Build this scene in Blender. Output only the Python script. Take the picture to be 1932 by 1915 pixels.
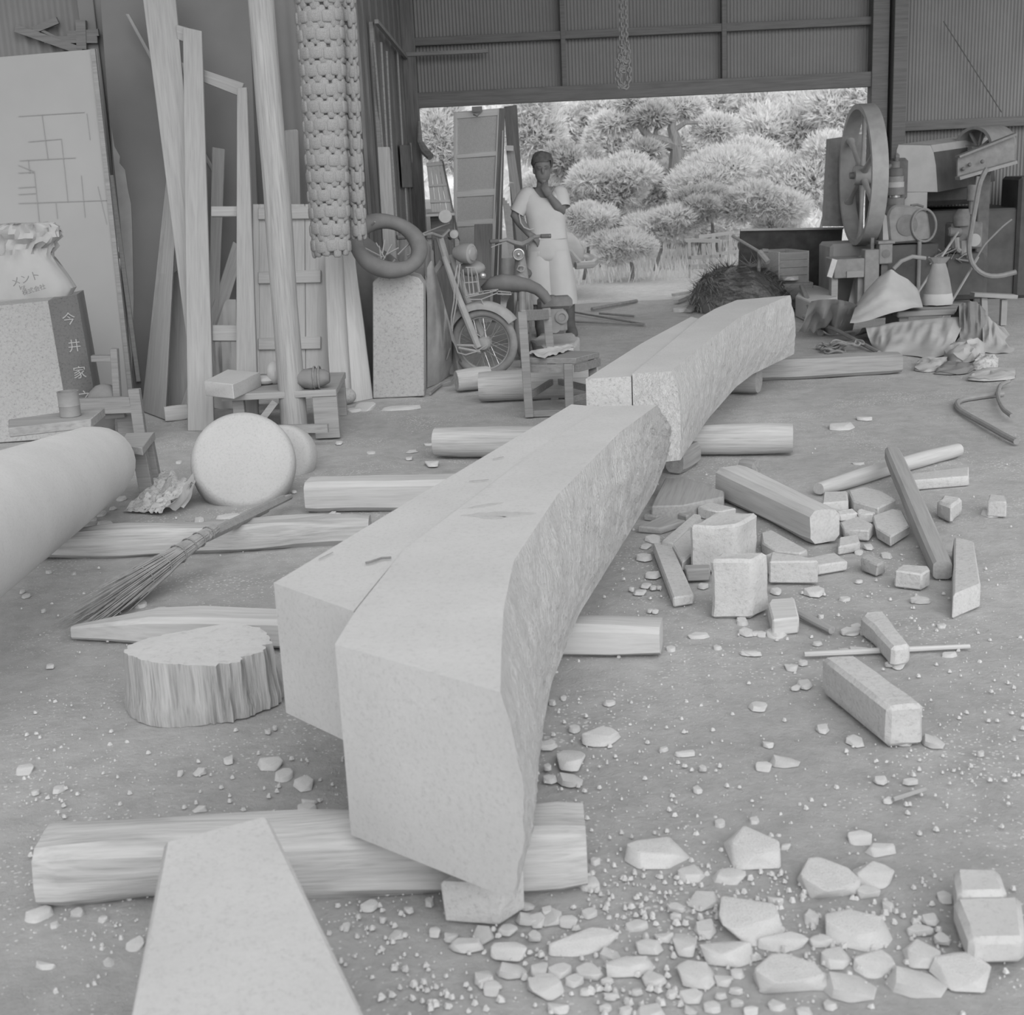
import bpy, bmesh, math, random
from mathutils import Vector, Matrix, Euler, noise
random.seed(7)
S = bpy.context.scene
for o in list(bpy.data.objects): bpy.data.objects.remove(o)
COL = S.collection
# ---------------------------------------------------------------- camera, sky, exposure
FPX, CAMH, PITCH, ROLL = 2500.0, 1.6, math.radians(14.7), math.radians(-2.7)
cd = bpy.data.cameras.new('camera'); cam = bpy.data.objects.new('camera', cd); COL.objects.link(cam)
RC = Matrix.Rotation(math.pi/2-PITCH, 3, 'X') @ Matrix.Rotation(ROLL, 3, 'Z')
cam.matrix_world = Matrix.Translation((0, 0, CAMH)) @ RC.to_4x4()
cd.sensor_fit = 'HORIZONTAL'; cd.sensor_width = 36.0; cd.lens = 36.0*FPX/1932.0
cd.clip_start = .05; cd.clip_end = 400
cd.dof.use_dof = True; cd.dof.focus_distance = 6.5; cd.dof.aperture_fstop = 6.5
S.camera = cam
w = bpy.data.worlds.new('sky'); S.world = w; w.use_nodes = True
bg = w.node_tree.nodes['Background']; bg.inputs[0].default_value = (1, 1, 1, 1); bg.inputs[1].default_value = .79
sd_ = bpy.data.lights.new('hazy_sun', 'SUN'); sun = bpy.data.objects.new('hazy_sun', sd_); COL.objects.link(sun)
sd_.energy = 2.3; sd_.angle = math.radians(62); sun.rotation_euler = (math.radians(60), 0, math.radians(13)); sun.location = (0, -4, 6)
S.view_settings.view_transform = 'Standard'; S.view_settings.look = 'None'
S.view_settings.exposure = 0.0; S.view_settings.gamma = 1.0; S.view_settings.use_curve_mapping = False
# ---------------------------------------------------------------- measuring helpers: a photo pixel to a point on a plane of the place
CP = Vector((0, 0, CAMH))
def ray(px, py): return RC @ Vector(((px-966)/FPX, -(py-957.5)/FPX, -1))
def P(px, py, z=0.0):
    d = ray(px, py); return CP + d*((z-CAMH)/d.z)
def Q(px, py, Y):
    d = ray(px, py); return CP + d*(Y/d.y)
def crop(ox, oy, s): return lambda x, y: (ox+x/s, oy+y/s)
cA = crop(1180, 780, 2.683); cB = crop(1000, 1100, 2.1467); cC = crop(30, 1100, 1.756); cD = crop(560, 540, 1.932)
cE = crop(30, 740, 3.22); cF = crop(780, 180, 3.83); cG = crop(820, 400, 4.788); cH = crop(1520, 160, 5.04)
cI = crop(1270, 400, 5.803); cJ = crop(1500, 430, 4.7875); cK = crop(30, 30, 4.7875); cL = crop(230, 30, 4.7875)
cM = crop(30, 400, 4.255); cN = crop(380, 380, 4.255); cO = crop(540, 30, 4.787); cT = crop(1000, 40, 2.927)
def V(*a): return Vector(a)
# ---------------------------------------------------------------- materials
MATS = {}
def mat(name, g, kind='plain', var=.12, scale=6, rough=.85, bump=.2, axis='X', metal=0, bscale=None):
    if name in MATS: return MATS[name]
    m = bpy.data.materials.new(name); m.use_nodes = True; nt = m.node_tree; N = nt.nodes; L = nt.links
    b = N['Principled BSDF']; b.inputs['Roughness'].default_value = rough; b.inputs['Metallic'].default_value = metal
    b.inputs['Specular IOR Level'].default_value = .25
    tc = N.new('ShaderNodeTexCoord'); mp = N.new('ShaderNodeMapping'); L.new(tc.outputs['Object'], mp.inputs[0])
    col = lambda v: (max(0, v), max(0, v), max(0, v), 1)
    def nz(sc, det=4, vec=None, rgh=.55):
        n = N.new('ShaderNodeTexNoise'); n.inputs['Scale'].default_value = sc; n.inputs['Detail'].default_value = det
        n.inputs['Roughness'].default_value = rgh; L.new(vec or mp.outputs[0], n.inputs['Vector']); return n
    def ramp(src, pts):
        r = N.new('ShaderNodeValToRGB'); L.new(src, r.inputs[0]); e = r.color_ramp.elements
        e[0].position, e[0].color = pts[0][0], col(pts[0][1]); e[1].position, e[1].color = pts[-1][0], col(pts[-1][1])
        for p, c in pts[1:-1]:
            x = e.new(p); x.color = col(c)
        return r
    def mul(a, b2, f=1):
        x = N.new('ShaderNodeMixRGB'); x.blend_type = 'MULTIPLY'; x.inputs[0].default_value = f
        L.new(a, x.inputs[1]); L.new(b2, x.inputs[2]); return x
    def dobump(src, st, dist=.01):
        q = N.new('ShaderNodeBump'); q.inputs['Strength'].default_value = st; q.inputs['Distance'].default_value = dist
        L.new(src, q.inputs['Height']); L.new(q.outputs[0], b.inputs['Normal'])
    if kind == 'wood':
        mp.inputs['Scale'].default_value = {'X': (.7, 14, 14), 'Y': (14, .7, 14), 'Z': (14, 14, .7)}[axis]
        n = nz(scale, 5); n2 = nz(.35*scale, 2)
        r = ramp(n.outputs[0], [(.3, g*(1-var*1.3)), (.5, g), (.75, g*(1+var))])
        r2 = ramp(n2.outputs[0], [(.3, 1-var), (.7, 1.0)])
        x = mul(r.outputs[0], r2.outputs[0]); L.new(x.outputs[0], b.inputs['Base Color']); dobump(n.outputs[0], bump, .006)
    elif kind == 'granite':
        n = nz(scale, 3, rgh=.8); r = ramp(n.outputs[0], [(.34, g*(1-var*2.6)), (.44, g*(1-var*.3)), (.62, g*(1+var*.5))])
        n2 = nz(3, 3); r2 = ramp(n2.outputs[0], [(.3, .9), (.7, 1.0)])
        x = mul(r.outputs[0], r2.outputs[0]); L.new(x.outputs[0], b.inputs['Base Color'])
        n3 = nz(bscale or scale*.6, 6, rgh=.7); dobump(n3.outputs[0], bump, .012)
    elif kind == 'hewn':      # chiselled granite: short slanting tool marks
        mp.inputs['Rotation'].default_value = (.3, .4, 0); mp.inputs['Scale'].default_value = (1, 1, .34)
        n = nz(62, 5, rgh=.7); n3 = nz(120, 3, rgh=.8); r = ramp(n.outputs[0], [(.3, g*(1-var*1.1)), (.55, g), (.75, g*(1+var*.5))])
        r3 = ramp(n3.outputs[0], [(.35, 1-var), (.55, 1.0)]); x = mul(r.outputs[0], r3.outputs[0]); L.new(x.outputs[0], b.inputs['Base Color'])
        dobump(n.outputs[0], bump, .03)
    elif kind == 'earth':
        n = nz(.7, 5); r = ramp(n.outputs[0], [(.32, g*.84), (.68, g*1.10)])
        n2 = nz(9, 6, rgh=.7); r2 = ramp(n2.outputs[0], [(.3, .80), (.6, 1.0)])
        x = mul(r.outputs[0], r2.outputs[0])
        vo = N.new('ShaderNodeTexVoronoi'); vo.inputs['Scale'].default_value = 55; L.new(mp.outputs[0], vo.inputs['Vector'])
        n4 = nz(2.2, 3); r4 = ramp(n4.outputs[0], [(.35, .05), (.7, .32)])
        lt = N.new('ShaderNodeMath'); lt.operation = 'LESS_THAN'; L.new(vo.outputs['Distance'], lt.inputs[0]); L.new(r4.outputs[0], lt.inputs[1])
        mx = N.new('ShaderNodeMixRGB'); L.new(lt.outputs[0], mx.inputs[0]); L.new(x.outputs[0], mx.inputs[1]); mx.inputs[2].default_value = col(g*1.35)
        L.new(mx.outputs[0], b.inputs['Base Color'])
        n3 = nz(28, 8, rgh=.75); dobump(n3.outputs[0], bump, .02)
    elif kind == 'leaf':      # thin leaves let part of the light through
        n = nz(scale, 3); r = ramp(n.outputs[0], [(.3, g*(1-var)), (.7, g*(1+var))]); N.remove(b)
        df = N.new('ShaderNodeBsdfDiffuse'); tl = N.new('ShaderNodeBsdfTranslucent'); mx = N.new('ShaderNodeMixShader'); mx.inputs[0].default_value = .45
        L.new(r.outputs[0], df.inputs[0]); L.new(r.outputs[0], tl.inputs[0]); L.new(df.outputs[0], mx.inputs[1]); L.new(tl.outputs[0], mx.inputs[2]); L.new(mx.outputs[0], N['Material Output'].inputs[0])
    elif kind == 'hair':
        mp.inputs['Scale'].default_value = (9, 9, 2)
        n = nz(scale, 6, rgh=.8); r = ramp(n.outputs[0], [(.3, g*.6), (.7, g*1.4)]); L.new(r.outputs[0], b.inputs['Base Color']); dobump(n.outputs[0], bump, .05)
    else:
        n = nz(scale, 4); r = ramp(n.outputs[0], [(.3, g*(1-var)), (.7, g*(1+var))])
        L.new(r.outputs[0], b.inputs['Base Color'])
        if bump: n3 = nz(bscale or scale*3, 5); dobump(n3.outputs[0], bump, .008)
    MATS[name] = m; return m
mat('granite', .55, 'granite', .05, 90, .9, .15)
mat('granite_rough', .68, 'hewn', .13, 60, .95, .9)
mat('granite_disc', .50, 'granite', .05, 90, .95, .3)
mat('granite_block', .56, 'granite', .07, 70, .95, .5, bscale=40)
mat('granite_pillar', .42, 'granite', .12, 70, .9, .2)
mat('granite_end', .55, 'granite', .12, 55, .95, .6, bscale=40)
mat('polished', .17, 'granite', .12, 80, .35, .03)
mat('gravel', .56, 'plain', .08, 9, .95, 0)
mat('chip', .68, 'granite', .08, 40, .95, .5, bscale=25)
mat('carve', .42, 'plain', .05, 20, .9, 0)
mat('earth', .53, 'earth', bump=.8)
mat('granite_column', .66, 'granite', .04, 90, .9, .15); mat('stain', .47, 'granite', .06, 40, .9, .1)
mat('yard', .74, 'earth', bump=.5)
mat('wood_pale', .36, 'wood', .1); mat('wood_light', .54, 'wood', .09); mat('wood_mid', .34, 'wood', .14)
mat('wood_grey', .28, 'wood', .14); mat('wood_dark', .2, 'wood', .18)
mat('wood_pale_z', .44, 'wood', .1, axis='Z'); mat('wood_mid_z', .30, 'wood', .14, axis='Z'); mat('wood_dark_z', .2, 'wood', .2, axis='Z')
mat('wood_grey_z', .22, 'wood', .14, axis='Z')
mat('log', .50, 'wood', .16, bump=.5); mat('log_z', .37, 'wood', .16, axis='Z', bump=.5)
mat('stump_side', .47, 'wood', .2, 9, axis='Z', bump=1.0); mat('stump_top', .62, 'granite', .05, 30, .95, .3)
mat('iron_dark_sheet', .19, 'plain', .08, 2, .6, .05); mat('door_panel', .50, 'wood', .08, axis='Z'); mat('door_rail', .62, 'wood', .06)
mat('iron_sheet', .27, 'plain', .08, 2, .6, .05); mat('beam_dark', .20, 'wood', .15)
mat('dark_panel', .175, 'plain', .1, 1.6, .75, .05); mat('plaster', .33, 'plain', .14, 5, .9, .2)
mat('whiteboard', .32, 'plain', .05, 1.5, .7, .04); mat('pencil', .28, 'plain', .1)
mat('black_iron', .10, 'plain', .2, 6, .7, .2)
mat('soot', .14, 'plain', .25, 8, .7, .2); mat('iron', .19, 'plain', .2, 10, .5, .2); mat('iron_mid', .255, 'plain', .15, 12, .5, .2)
mat('iron_wheel', .36, 'plain', .12, 9, .45, .1); mat('chrome', .5, 'plain', .05, 5, .3, 0, metal=.6); mat('enamel', .30, 'plain', .1, 8, .4, .05)
mat('dusty', .34, 'plain', .12, 10, .7, .1); mat('rubber', .17, 'plain', .14, 9, .75, .1); mat('tyre', .25, 'plain', .14, 14, .9, .2)
mat('canvas', .42, 'plain', .1, 5, .9, .3, bscale=14); mat('canvas_light', .50, 'plain', .07, 5, .9, .25, bscale=14)
mat('canvas_grey', .23, 'plain', .14, 6, .9, .3, bscale=16); mat('paper_bag', .36, 'plain', .06, 6, .85, .12); mat('ink', .2, 'plain', .05)
mat('paper', .55, 'plain', .09, 14, .85, .15); mat('newsprint', .52, 'granite', .2, 45, .85, .1); mat('tin', .27, 'plain', .12, 12, .55, .1)
mat('straw', .33, 'hair', .2, 5, .95, .8); mat('twig', .30, 'plain', .2, 20, .9, 0); mat('bamboo', .34, 'wood', .1); mat('bamboo_weave', .30, 'plain', .2, 7, .7, .2)
mat('weave_core', .15, 'plain', .2, 7, .9, .2)
mat('rope', .25, 'plain', .2, 30, .9, .3); mat('skin', .19, 'plain', .08, 9, .6, .05); mat('hairm', .11, 'plain', .2, 40, .8, .3)
mat('tshirt', .56, 'plain', .04, 8, .9, .12); mat('trousers', .54, 'plain', .05, 5, .9, .15); mat('boot', .11, 'plain', .2, 10, .7, .1)
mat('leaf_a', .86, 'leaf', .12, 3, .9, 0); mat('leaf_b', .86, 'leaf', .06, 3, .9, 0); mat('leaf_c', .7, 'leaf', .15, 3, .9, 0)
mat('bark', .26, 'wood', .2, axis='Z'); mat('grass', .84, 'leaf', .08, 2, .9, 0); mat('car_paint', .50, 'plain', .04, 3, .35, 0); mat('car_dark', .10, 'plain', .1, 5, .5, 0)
mat('plastic', .27, 'plain', .1, 8, .4, .1); mat('hose', .28, 'plain', .1, 20, .7, .1); mat('glass', .3, 'plain', .1, 4, .1, 0)
mat('hill', .7, 'plain', .25, 1.2, .95, .8, bscale=3)
# ---------------------------------------------------------------- mesh building helpers
W = {}
def link(o, parent=None, M=None):
    COL.objects.link(o); M = M or Matrix.Identity(4); W[o] = M.copy()
    if parent: o.parent = parent; o.matrix_basis = W[parent].inverted() @ M
    else: o.matrix_basis = M
    return o
def tag(o, label=None, cat=None, group=None, kind=None):
    if label: o['label'] = label
    if cat: o['category'] = cat
    if group: o['group'] = group
    if kind: o['kind'] = kind
    return o
def thing(name, label, cat, loc=(0, 0, 0), group=None, rz=0):
    o = bpy.data.objects.new(name, None); o.empty_display_size = .1
    link(o, None, Matrix.Translation(loc) @ Matrix.Rotation(rz, 4, 'Z')); return tag(o, label, cat, group)
def frame(x, up=(0, 0, 1)):
    x = Vector(x).normalized(); up = Vector(up); y = up.cross(x)
    if y.length < 1e-4: y = V(0, 1, 0).cross(x)
    y.normalize(); z = x.cross(y); return Matrix((x, y, z)).transposed()
class MB:
    def __init__(s): s.v = []; s.f = []
    def add(s, v, f):
        n = len(s.v); s.v += [Vector(p) for p in v]; s.f += [tuple(i+n for i in q) for q in f]; return s
    def box(s, c, d, R=None):
        c = Vector(c); vs = []
        for x in (-1, 1):
            for y in (-1, 1):
                for z in (-1, 1):
                    p = V(x*d[0]/2, y*d[1]/2, z*d[2]/2); vs.append(c+(R @ p if R else p))
        return s.add(vs, [(0, 1, 3, 2), (4, 6, 7, 5), (0, 4, 5, 1), (2, 3, 7, 6), (0, 2, 6, 4), (1, 5, 7, 3)])
    def bar(s, a, b, wd, t, up=(0, 0, 1)):
        a, b = Vector(a), Vector(b); return s.box((a+b)/2, ((b-a).length, wd, t), frame(b-a, up))
    def prism(s, poly, vec):
        poly = [Vector(p) for p in poly]; n = len(poly); vec = Vector(vec)
        return s.add(poly+[p+vec for p in poly], [tuple(range(n))[::-1], tuple(range(n, 2*n))]+[(i, (i+1) % n, n+(i+1) % n, n+i) for i in range(n)])
    def tube(s, pts, r, n=8, closed=False, cap=True, flat=1.0):
        pts = [Vector(p) for p in pts]; m = len(pts); rs = r if isinstance(r, (list, tuple)) else [r]*m
        vs = []; prev = None
        for i, p in enumerate(pts):
            if closed: t = pts[(i+1) % m]-pts[i-1]
            else: t = pts[min(i+1, m-1)]-pts[max(i-1, 0)]
            t.normalize()
            if prev is None: u = t.orthogonal().normalized() if abs(t.z) > .95 else V(0, 0, 1).cross(t).normalized()
            else: u = (prev-t*prev.dot(t)).normalized()
            prev = u; q = t.cross(u)
            for k in range(n):
                a = 2*math.pi*k/n; vs.append(p+(u*math.cos(a)+q*math.sin(a)*flat)*rs[i])
        fs = []
        for i in range(m if closed else m-1):
            j = (i+1) % m
            for k in range(n): fs.append((i*n+k, i*n+(k+1) % n, j*n+(k+1) % n, j*n+k))
        if cap and not closed: fs += [tuple(range(n))[::-1], tuple((m-1)*n+k for k in range(n))]
        return s.add(vs, fs)
    def lathe(s, prof, n=24, M=None, c=(0, 0, 0)):
        vs = []; m = len(prof); c = Vector(c)
        for r, z in prof:
            for k in range(n):
                a = 2*math.pi*k/n; p = V(r*math.cos(a), r*math.sin(a), z); vs.append(c+(M @ p if M else p))
        fs = []
        for i in range(m-1):
            for k in range(n): fs.append((i*n+k, i*n+(k+1) % n, (i+1)*n+(k+1) % n, (i+1)*n+k))
        fs += [tuple(range(n))[::-1], tuple((m-1)*n+k for k in range(n))]
        return s.add(vs, fs)
    def ell(s, c, r, n=16, m=10, M=None):
        prof = [(max(1e-4, math.sin(math.pi*i/m)), -math.cos(math.pi*i/m)) for i in range(m+1)]
        D = Matrix.Diagonal(Vector(r)); return s.lathe(prof, n, (M @ D) if M else D, c)
    def rings(s, rg, cap=True):
        n = len(rg[0]); vs = [p for q in rg for p in q]; fs = []
        for i in range(len(rg)-1):
            for k in range(n): fs.append((i*n+k, i*n+(k+1) % n, (i+1)*n+(k+1) % n, (i+1)*n+k))
        if cap: fs += [tuple(range(n))[::-1], tuple((len(rg)-1)*n+k for k in range(n))]
        return s.add(vs, fs)
    def grid(s, fn, nu, nv):
        vs = [fn(i/(nu-1), j/(nv-1)) for j in range(nv) for i in range(nu)]
        return s.add(vs, [(j*nu+i, j*nu+i+1, (j+1)*nu+i+1, (j+1)*nu+i) for j in range(nv-1) for i in range(nu-1)])
    def mesh(s, name, m, bevel=0, smooth=35, M=None, weld=False):
        me = bpy.data.meshes.new(name); vs = s.v
        if M: Mi = M.inverted(); vs = [Mi @ p for p in vs]
        me.from_pydata([tuple(p) for p in vs], [], s.f)
        bm = bmesh.new(); bm.from_mesh(me)
        if weld: bmesh.ops.remove_doubles(bm, verts=bm.verts, dist=1e-5)
        bmesh.ops.recalc_face_normals(bm, faces=bm.faces)
        if bevel:
            es = [e for e in bm.edges if len(e.link_faces) == 2 and e.calc_face_angle(0) > .6]
            bmesh.ops.bevel(bm, geom=es, offset=bevel, segments=1, affect='EDGES', clamp_overlap=True)
        bm.to_mesh(me); bm.free()
        if smooth:
            for p in me.polygons: p.use_smooth = True
            me.set_sharp_from_angle(angle=math.radians(smooth))
        me.materials.append(MATS[m] if isinstance(m, str) else m); return me
    def build(s, name, m, parent=None, bevel=0, smooth=35, M=None, weld=False):
        if M is None:
            xs = [p.x for p in s.v]; ys = [p.y for p in s.v]; zs = [p.z for p in s.v]
            M = Matrix.Translation(((min(xs)+max(xs))/2, (min(ys)+max(ys))/2, min(zs)))
        o = bpy.data.objects.new(name, s.mesh(name, m, bevel, smooth, M, weld)); return link(o, parent, M)
def nzv(p, f=1.0): return noise.noise(Vector(p)*f)
def resample(pts, n):
    pts = [Vector(p) for p in pts]; d = [0]
    for a, b in zip(pts, pts[1:]): d.append(d[-1]+(b-a).length)
    out = []
    for i in range(n):
        t = d[-1]*i/(n-1); k = 0
        while k < len(pts)-2 and d[k+1] < t: k += 1
        u = (t-d[k])/max(1e-9, d[k+1]-d[k]); out.append(pts[k].lerp(pts[k+1], min(1, u)))
    return out
def smoothpts(pts, n, it=2):
    q = resample(pts, n)
    for _ in range(it): q = [q[0]]+[(q[i-1]+q[i]*2+q[i+1])/4 for i in range(1, n-1)]+[q[-1]]
    return q
def axes4(a, b, c):      # local frame: x along a->b, z normal of the face a,b,c
    x = (b-a).normalized(); z = x.cross(c-a).normalized(); y = z.cross(x); return Matrix((x, y, z)).transposed()
def slab(name, cs, t, m, parent=None, label=None, cat=None, group=None, bevel=.004, wob=0):
    """plank or sheet from the four corners of its front face (p0,p1 = one end, p2,p3 = the other end), thickness going away from the camera"""
    cs = [Vector(c) for c in cs]; a = (cs[0]+cs[1])/2; b = (cs[2]+cs[3])/2
    n = (cs[1]-cs[0]).cross(b-a).normalized()
    if n.dot((a+b)/2-CP) < 0: n = -n
    R = axes4(a, b, cs[1]); M = Matrix.Translation((a+b)/2) @ R.to_4x4()
    mb = MB()
    if wob:
        K = 7; rg = []
        for i in range(K):
            u = i/(K-1); l = cs[0].lerp(cs[3], u); r = cs[1].lerp(cs[2], u)
            e = (r-l).normalized(); l = l+e*wob*nzv((u*3, l.x, 1)); r = r+e*wob*nzv((u*3, r.x, 9))
            rg.append([l, r, r+n*t, l+n*t])
        mb.rings(rg)
    else: mb.prism(cs, n*t)
    o = mb.build(name, m, parent, bevel, M=M)
    return tag(o, label, cat, group)
def timber(name, A, B, wd, h, m, label=None, cat=None, group=None, pw=5, taper=1, rough=.006, parent=None, n=16, K=14, slant=0, tip=None):
    """beam or log from A to B (centres of its ends), superellipse section wd x h; pw=2 is a round log"""
    A, B = Vector(A), Vector(B); R = frame(B-A); L = (B-A).length; M = Matrix.Translation((A+B)/2) @ R.to_4x4(); rg = []
    sd = random.random()*50
    for i in range(K):
        u = i/(K-1); s = 1+(taper-1)*u
        e = 1 if 0 < i < K-1 else .94
        ring = []
        for k in range(n):
            a = 2*math.pi*(k+.5)/n; c, q = math.cos(a), math.sin(a)
            rr = (abs(c)**pw+abs(q)**pw)**(-1/pw)
            p = V((u-.5)*L, c*rr*wd/2*s*e, q*rr*h/2*s*e)
            if tip: p.y *= tip(u)[0]; p.z = -h/2+(p.z+h/2)*tip(u)[1]
            p.x += slant*p.y*(1 if u > .5 else -1)*(1 if i in (0, K-1) else 0)
            d = rough*nzv((p.x*3+sd, p.y*9, p.z*9))*2
            p.y += d*c; p.z += d*q
            ring.append(p)
        rg.append(ring)
    mb = MB(); mb.rings(rg); me = mb.mesh(name, m, 0, 32)
    o = bpy.data.objects.new(name, me); link(o, parent, M); return tag(o, label, cat, group)
def block(name, top, z, zb, m, label=None, cat='stone', group=None, inset=0, jit=0, bevel=.006, parent=None):
    """stone block from the pixel outline of its top face at height z, standing on height zb"""
    t = [P(x, y, z) for x, y in top]; c = sum(t, V(0, 0, 0))/len(t)
    b = [V(p.x, p.y, zb)+(c-p)*inset*V(1, 1, 0).length*0 for p in t]
    b = [V(c.x+(p.x-c.x)*(1-inset), c.y+(p.y-c.y)*(1-inset), zb) for p in t]
    if jit:
        t = [p+V(*(random.uniform(-jit, jit) for _ in range(3))) for p in t]; b = [p+V(random.uniform(-jit, jit), random.uniform(-jit, jit), 0) for p in b]
    n = len(t); e = (t[1]-t[0]) if (t[1]-t[0]).length > (t[2]-t[1]).length else (t[2]-t[1])
    e.z = 0; M = Matrix.Translation((c.x, c.y, zb)) @ frame(e).to_4x4()
    mb = MB(); mb.add(b+t, [tuple(range(n))[::-1], tuple(range(n, 2*n))]+[(i, (i+1) % n, n+(i+1) % n, n+i) for i in range(n)])
    return tag(mb.build(name, m, parent, bevel, M=M), label, cat, group)
def rough_block(name, top, z, zb, m, label, cat='stone', group=None, amp=.012, cuts=5, inset=.0):
    o = block(name, top, z, zb, m, label, cat, group, inset, 0, .012)
    bm = bmesh.new(); bm.from_mesh(o.data)
    bmesh.ops.triangulate(bm, faces=[f for f in bm.faces if len(f.verts) > 4])
    bmesh.ops.subdivide_edges(bm, edges=bm.edges, cuts=cuts, use_grid_fill=True)
    for v in bm.verts:
        k = noise.noise_vector(v.co*14+V(z*9, top[0][0], 0)); v.co += k*amp*(1 if v.co.z > .01 else .3)
        v.co.z = max(v.co.z, 0)
    bm.to_mesh(o.data); bm.free()
    for p in o.data.polygons: p.use_smooth = True
    o.data.set_sharp_from_angle(angle=math.radians(40)); return o
def drape(name, top, bot, back, m, parent=None, label=None, cat=None, fold=.02, freq=5, bulge=.0, nu=36, nv=14, group=None, kind=None, sharp=1.0):
    """cloth hanging over a heap: crest line (world), front hem line (world), back drop offset (vector list or one vector)"""
    T = smoothpts(top, nu, 1); B = smoothpts(bot, nu, 1); sd = random.random()*30; back = Vector(back)
    c0 = CP
    def fn(u, v):
        i = min(nu-1, int(round(u*(nu-1))))
        if v <= .7:
            q = v/.7; p = T[i].lerp(B[i], q); d = (c0-p); d.z = 0; d.normalize()
            p = p+d*bulge*math.sin(math.pi*q)
            f = fold*math.sin(math.pi*min(1, q*1.15+.08))*(nzv((u*freq+sd, q*1.2, 0))*1.6+.7*nzv((u*freq*2.3, q*2+sd, 3)))
            f += fold*.6*nzv((u*freq*.7+q*3, sd, q*4))*min(1, q*3)
            p = p+d*f+V(0, 0, f*.5)
        else:
            q = (v-.7)/.3; p = T[i]+back*q; p.z = T[i].z*(1-q)+back.z*q+fold*nzv((u*freq, q*3, sd))*min(1, q*3)
        return p
    # order v: back bottom -> crest -> front hem
    mb = MB(); mb.grid(lambda u, v: fn(u, .7+(.3*(1-v/.3)) if v < .3 else (v-.3)), nu, nv+6)
    o = mb.build(name, m, parent, smooth=60); return tag(o, label, cat, group, kind)
ROCKS = []
for k in range(12):
    rr = random.Random(k+3); bm = bmesh.new()
    for i in range(17):
        a = 2*math.pi*i/17+rr.uniform(-.2, .2); q = rr.uniform(.7, 1)
        lay = rr.choice((0, 0, 1)); bm.verts.new((math.cos(a)*q*(1-.1*lay)*.5, math.sin(a)*q*(1-.1*lay)*.5, lay*rr.uniform(.8, 1)))
    r = bmesh.ops.convex_hull(bm, input=bm.verts); bmesh.ops.delete(bm, geom=list({g for g in r['geom_interior']+r['geom_unused'] if isinstance(g, bmesh.types.BMVert)}), context='VERTS')
    es = [e for e in bm.edges if len(e.link_faces) == 2 and e.calc_face_angle(0) > .5]
    bmesh.ops.bevel(bm, geom=es, offset=.03, segments=1, affect='EDGES', clamp_overlap=True)
    me = bpy.data.meshes.new('rock'); bm.to_mesh(me); bm.free(); me.materials.append(MATS['chip'])
    for p in me.polygons: p.use_smooth = True
    me.set_sharp_from_angle(angle=math.radians(30)); ROCKS.append(me)
def rock(px, py, wp, hp, label, group, name='granite_flake', k=None, rz=None, z0=0.0, parent=None):
    c = P(px, py+hp*.25); sc = FPX/(c-CP).dot(RC @ V(0, 0, -1)); wd = wp/sc; ang = math.atan2(CAMH, c.y)
    h = min(.22*wd, .45*hp/sc); dp = max(.45*wd, (hp/sc-h*.8)/math.sin(ang)); dp = min(dp, 1.5*wd)
    o = bpy.data.objects.new(name, ROCKS[random.randrange(12) if k is None else k])
    a = random.choice((0, math.pi))+random.uniform(-.25, .25) if rz is None else rz
    M = Matrix.Translation((c.x, c.y, z0-.004)) @ Matrix.Rotation(a, 4, 'Z') @ Matrix.Diagonal((wd*1.28, dp*1.25, max(h, .008)+.004, 1))
    link(o, parent, M); return tag(o, label, 'stone', group)
def text_mesh(name, s, size, M, m, parent, ext=.001):
    cu = bpy.data.curves.new('t', 'FONT'); cu.body = s; cu.size = size; cu.extrude = ext; cu.align_x = 'CENTER'; cu.align_y = 'CENTER'; cu.resolution_u = 3
    t = bpy.data.objects.new('t', cu); COL.objects.link(t); dg = bpy.context.evaluated_depsgraph_get()
    me = bpy.data.meshes.new_from_object(t.evaluated_get(dg)); bpy.data.objects.remove(t); me.materials.clear(); me.materials.append(MATS[m])
    o = bpy.data.objects.new(name, me); return link(o, parent, M)
# ================================================================ SETTING
YW = 14.5                                   # back wall of the shed
YL = 10.4                                   # front of the boarded corner on the left
def gz(x, y):
    return .010*nzv((x, y, 0), 1.3)+.006*nzv((x, y, 5), 5)+.003*nzv((x, y, 9), 17)
def axis_vals(segs):
    out = []
    for a, b, st in segs:
        n = max(1, int(round((b-a)/st))); out += [a+(b-a)*i/n for i in range(n)]
    return out+[segs[-1][1]]
xs = axis_vals([(-30, -6, 3), (-6, -2.4, .3), (-2.4, 2.4, .045), (2.4, 5, .15), (5, 8, .6), (8, 34, 3)])
ys = axis_vals([(-6, 1.4, .6), (1.4, 7, .045), (7, 11, .08), (11, 15, .2)])
mb = MB(); nx = len(xs)
mb.add([V(x, y, min(0, gz(x, y)-.006)) for y in ys for x in xs], [(j*nx+i, j*nx+i+1, (j+1)*nx+i+1, (j+1)*nx+i) for j in range(len(ys)-1) for i in range(nx-1)])
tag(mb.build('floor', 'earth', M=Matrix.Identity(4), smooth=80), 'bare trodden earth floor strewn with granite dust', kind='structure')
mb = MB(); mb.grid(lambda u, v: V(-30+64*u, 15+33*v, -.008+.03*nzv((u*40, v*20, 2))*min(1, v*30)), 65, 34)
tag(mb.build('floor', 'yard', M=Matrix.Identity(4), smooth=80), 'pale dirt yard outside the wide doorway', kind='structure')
def hillz(x, y): return max(-.2, (y-26)*.42)+.5*nzv((x, y, 3), .35)*min(1, max(0, (y-25)/4))
mb = MB(); mb.grid(lambda u, v: V(-25+55*u, 25+20*v, hillz(-25+55*u, 25+20*v)), 80, 40)
tag(mb.build('hillside', 'hill', M=Matrix.Identity(4), smooth=80), 'overgrown slope rising behind the yard', kind='structure')
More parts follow.
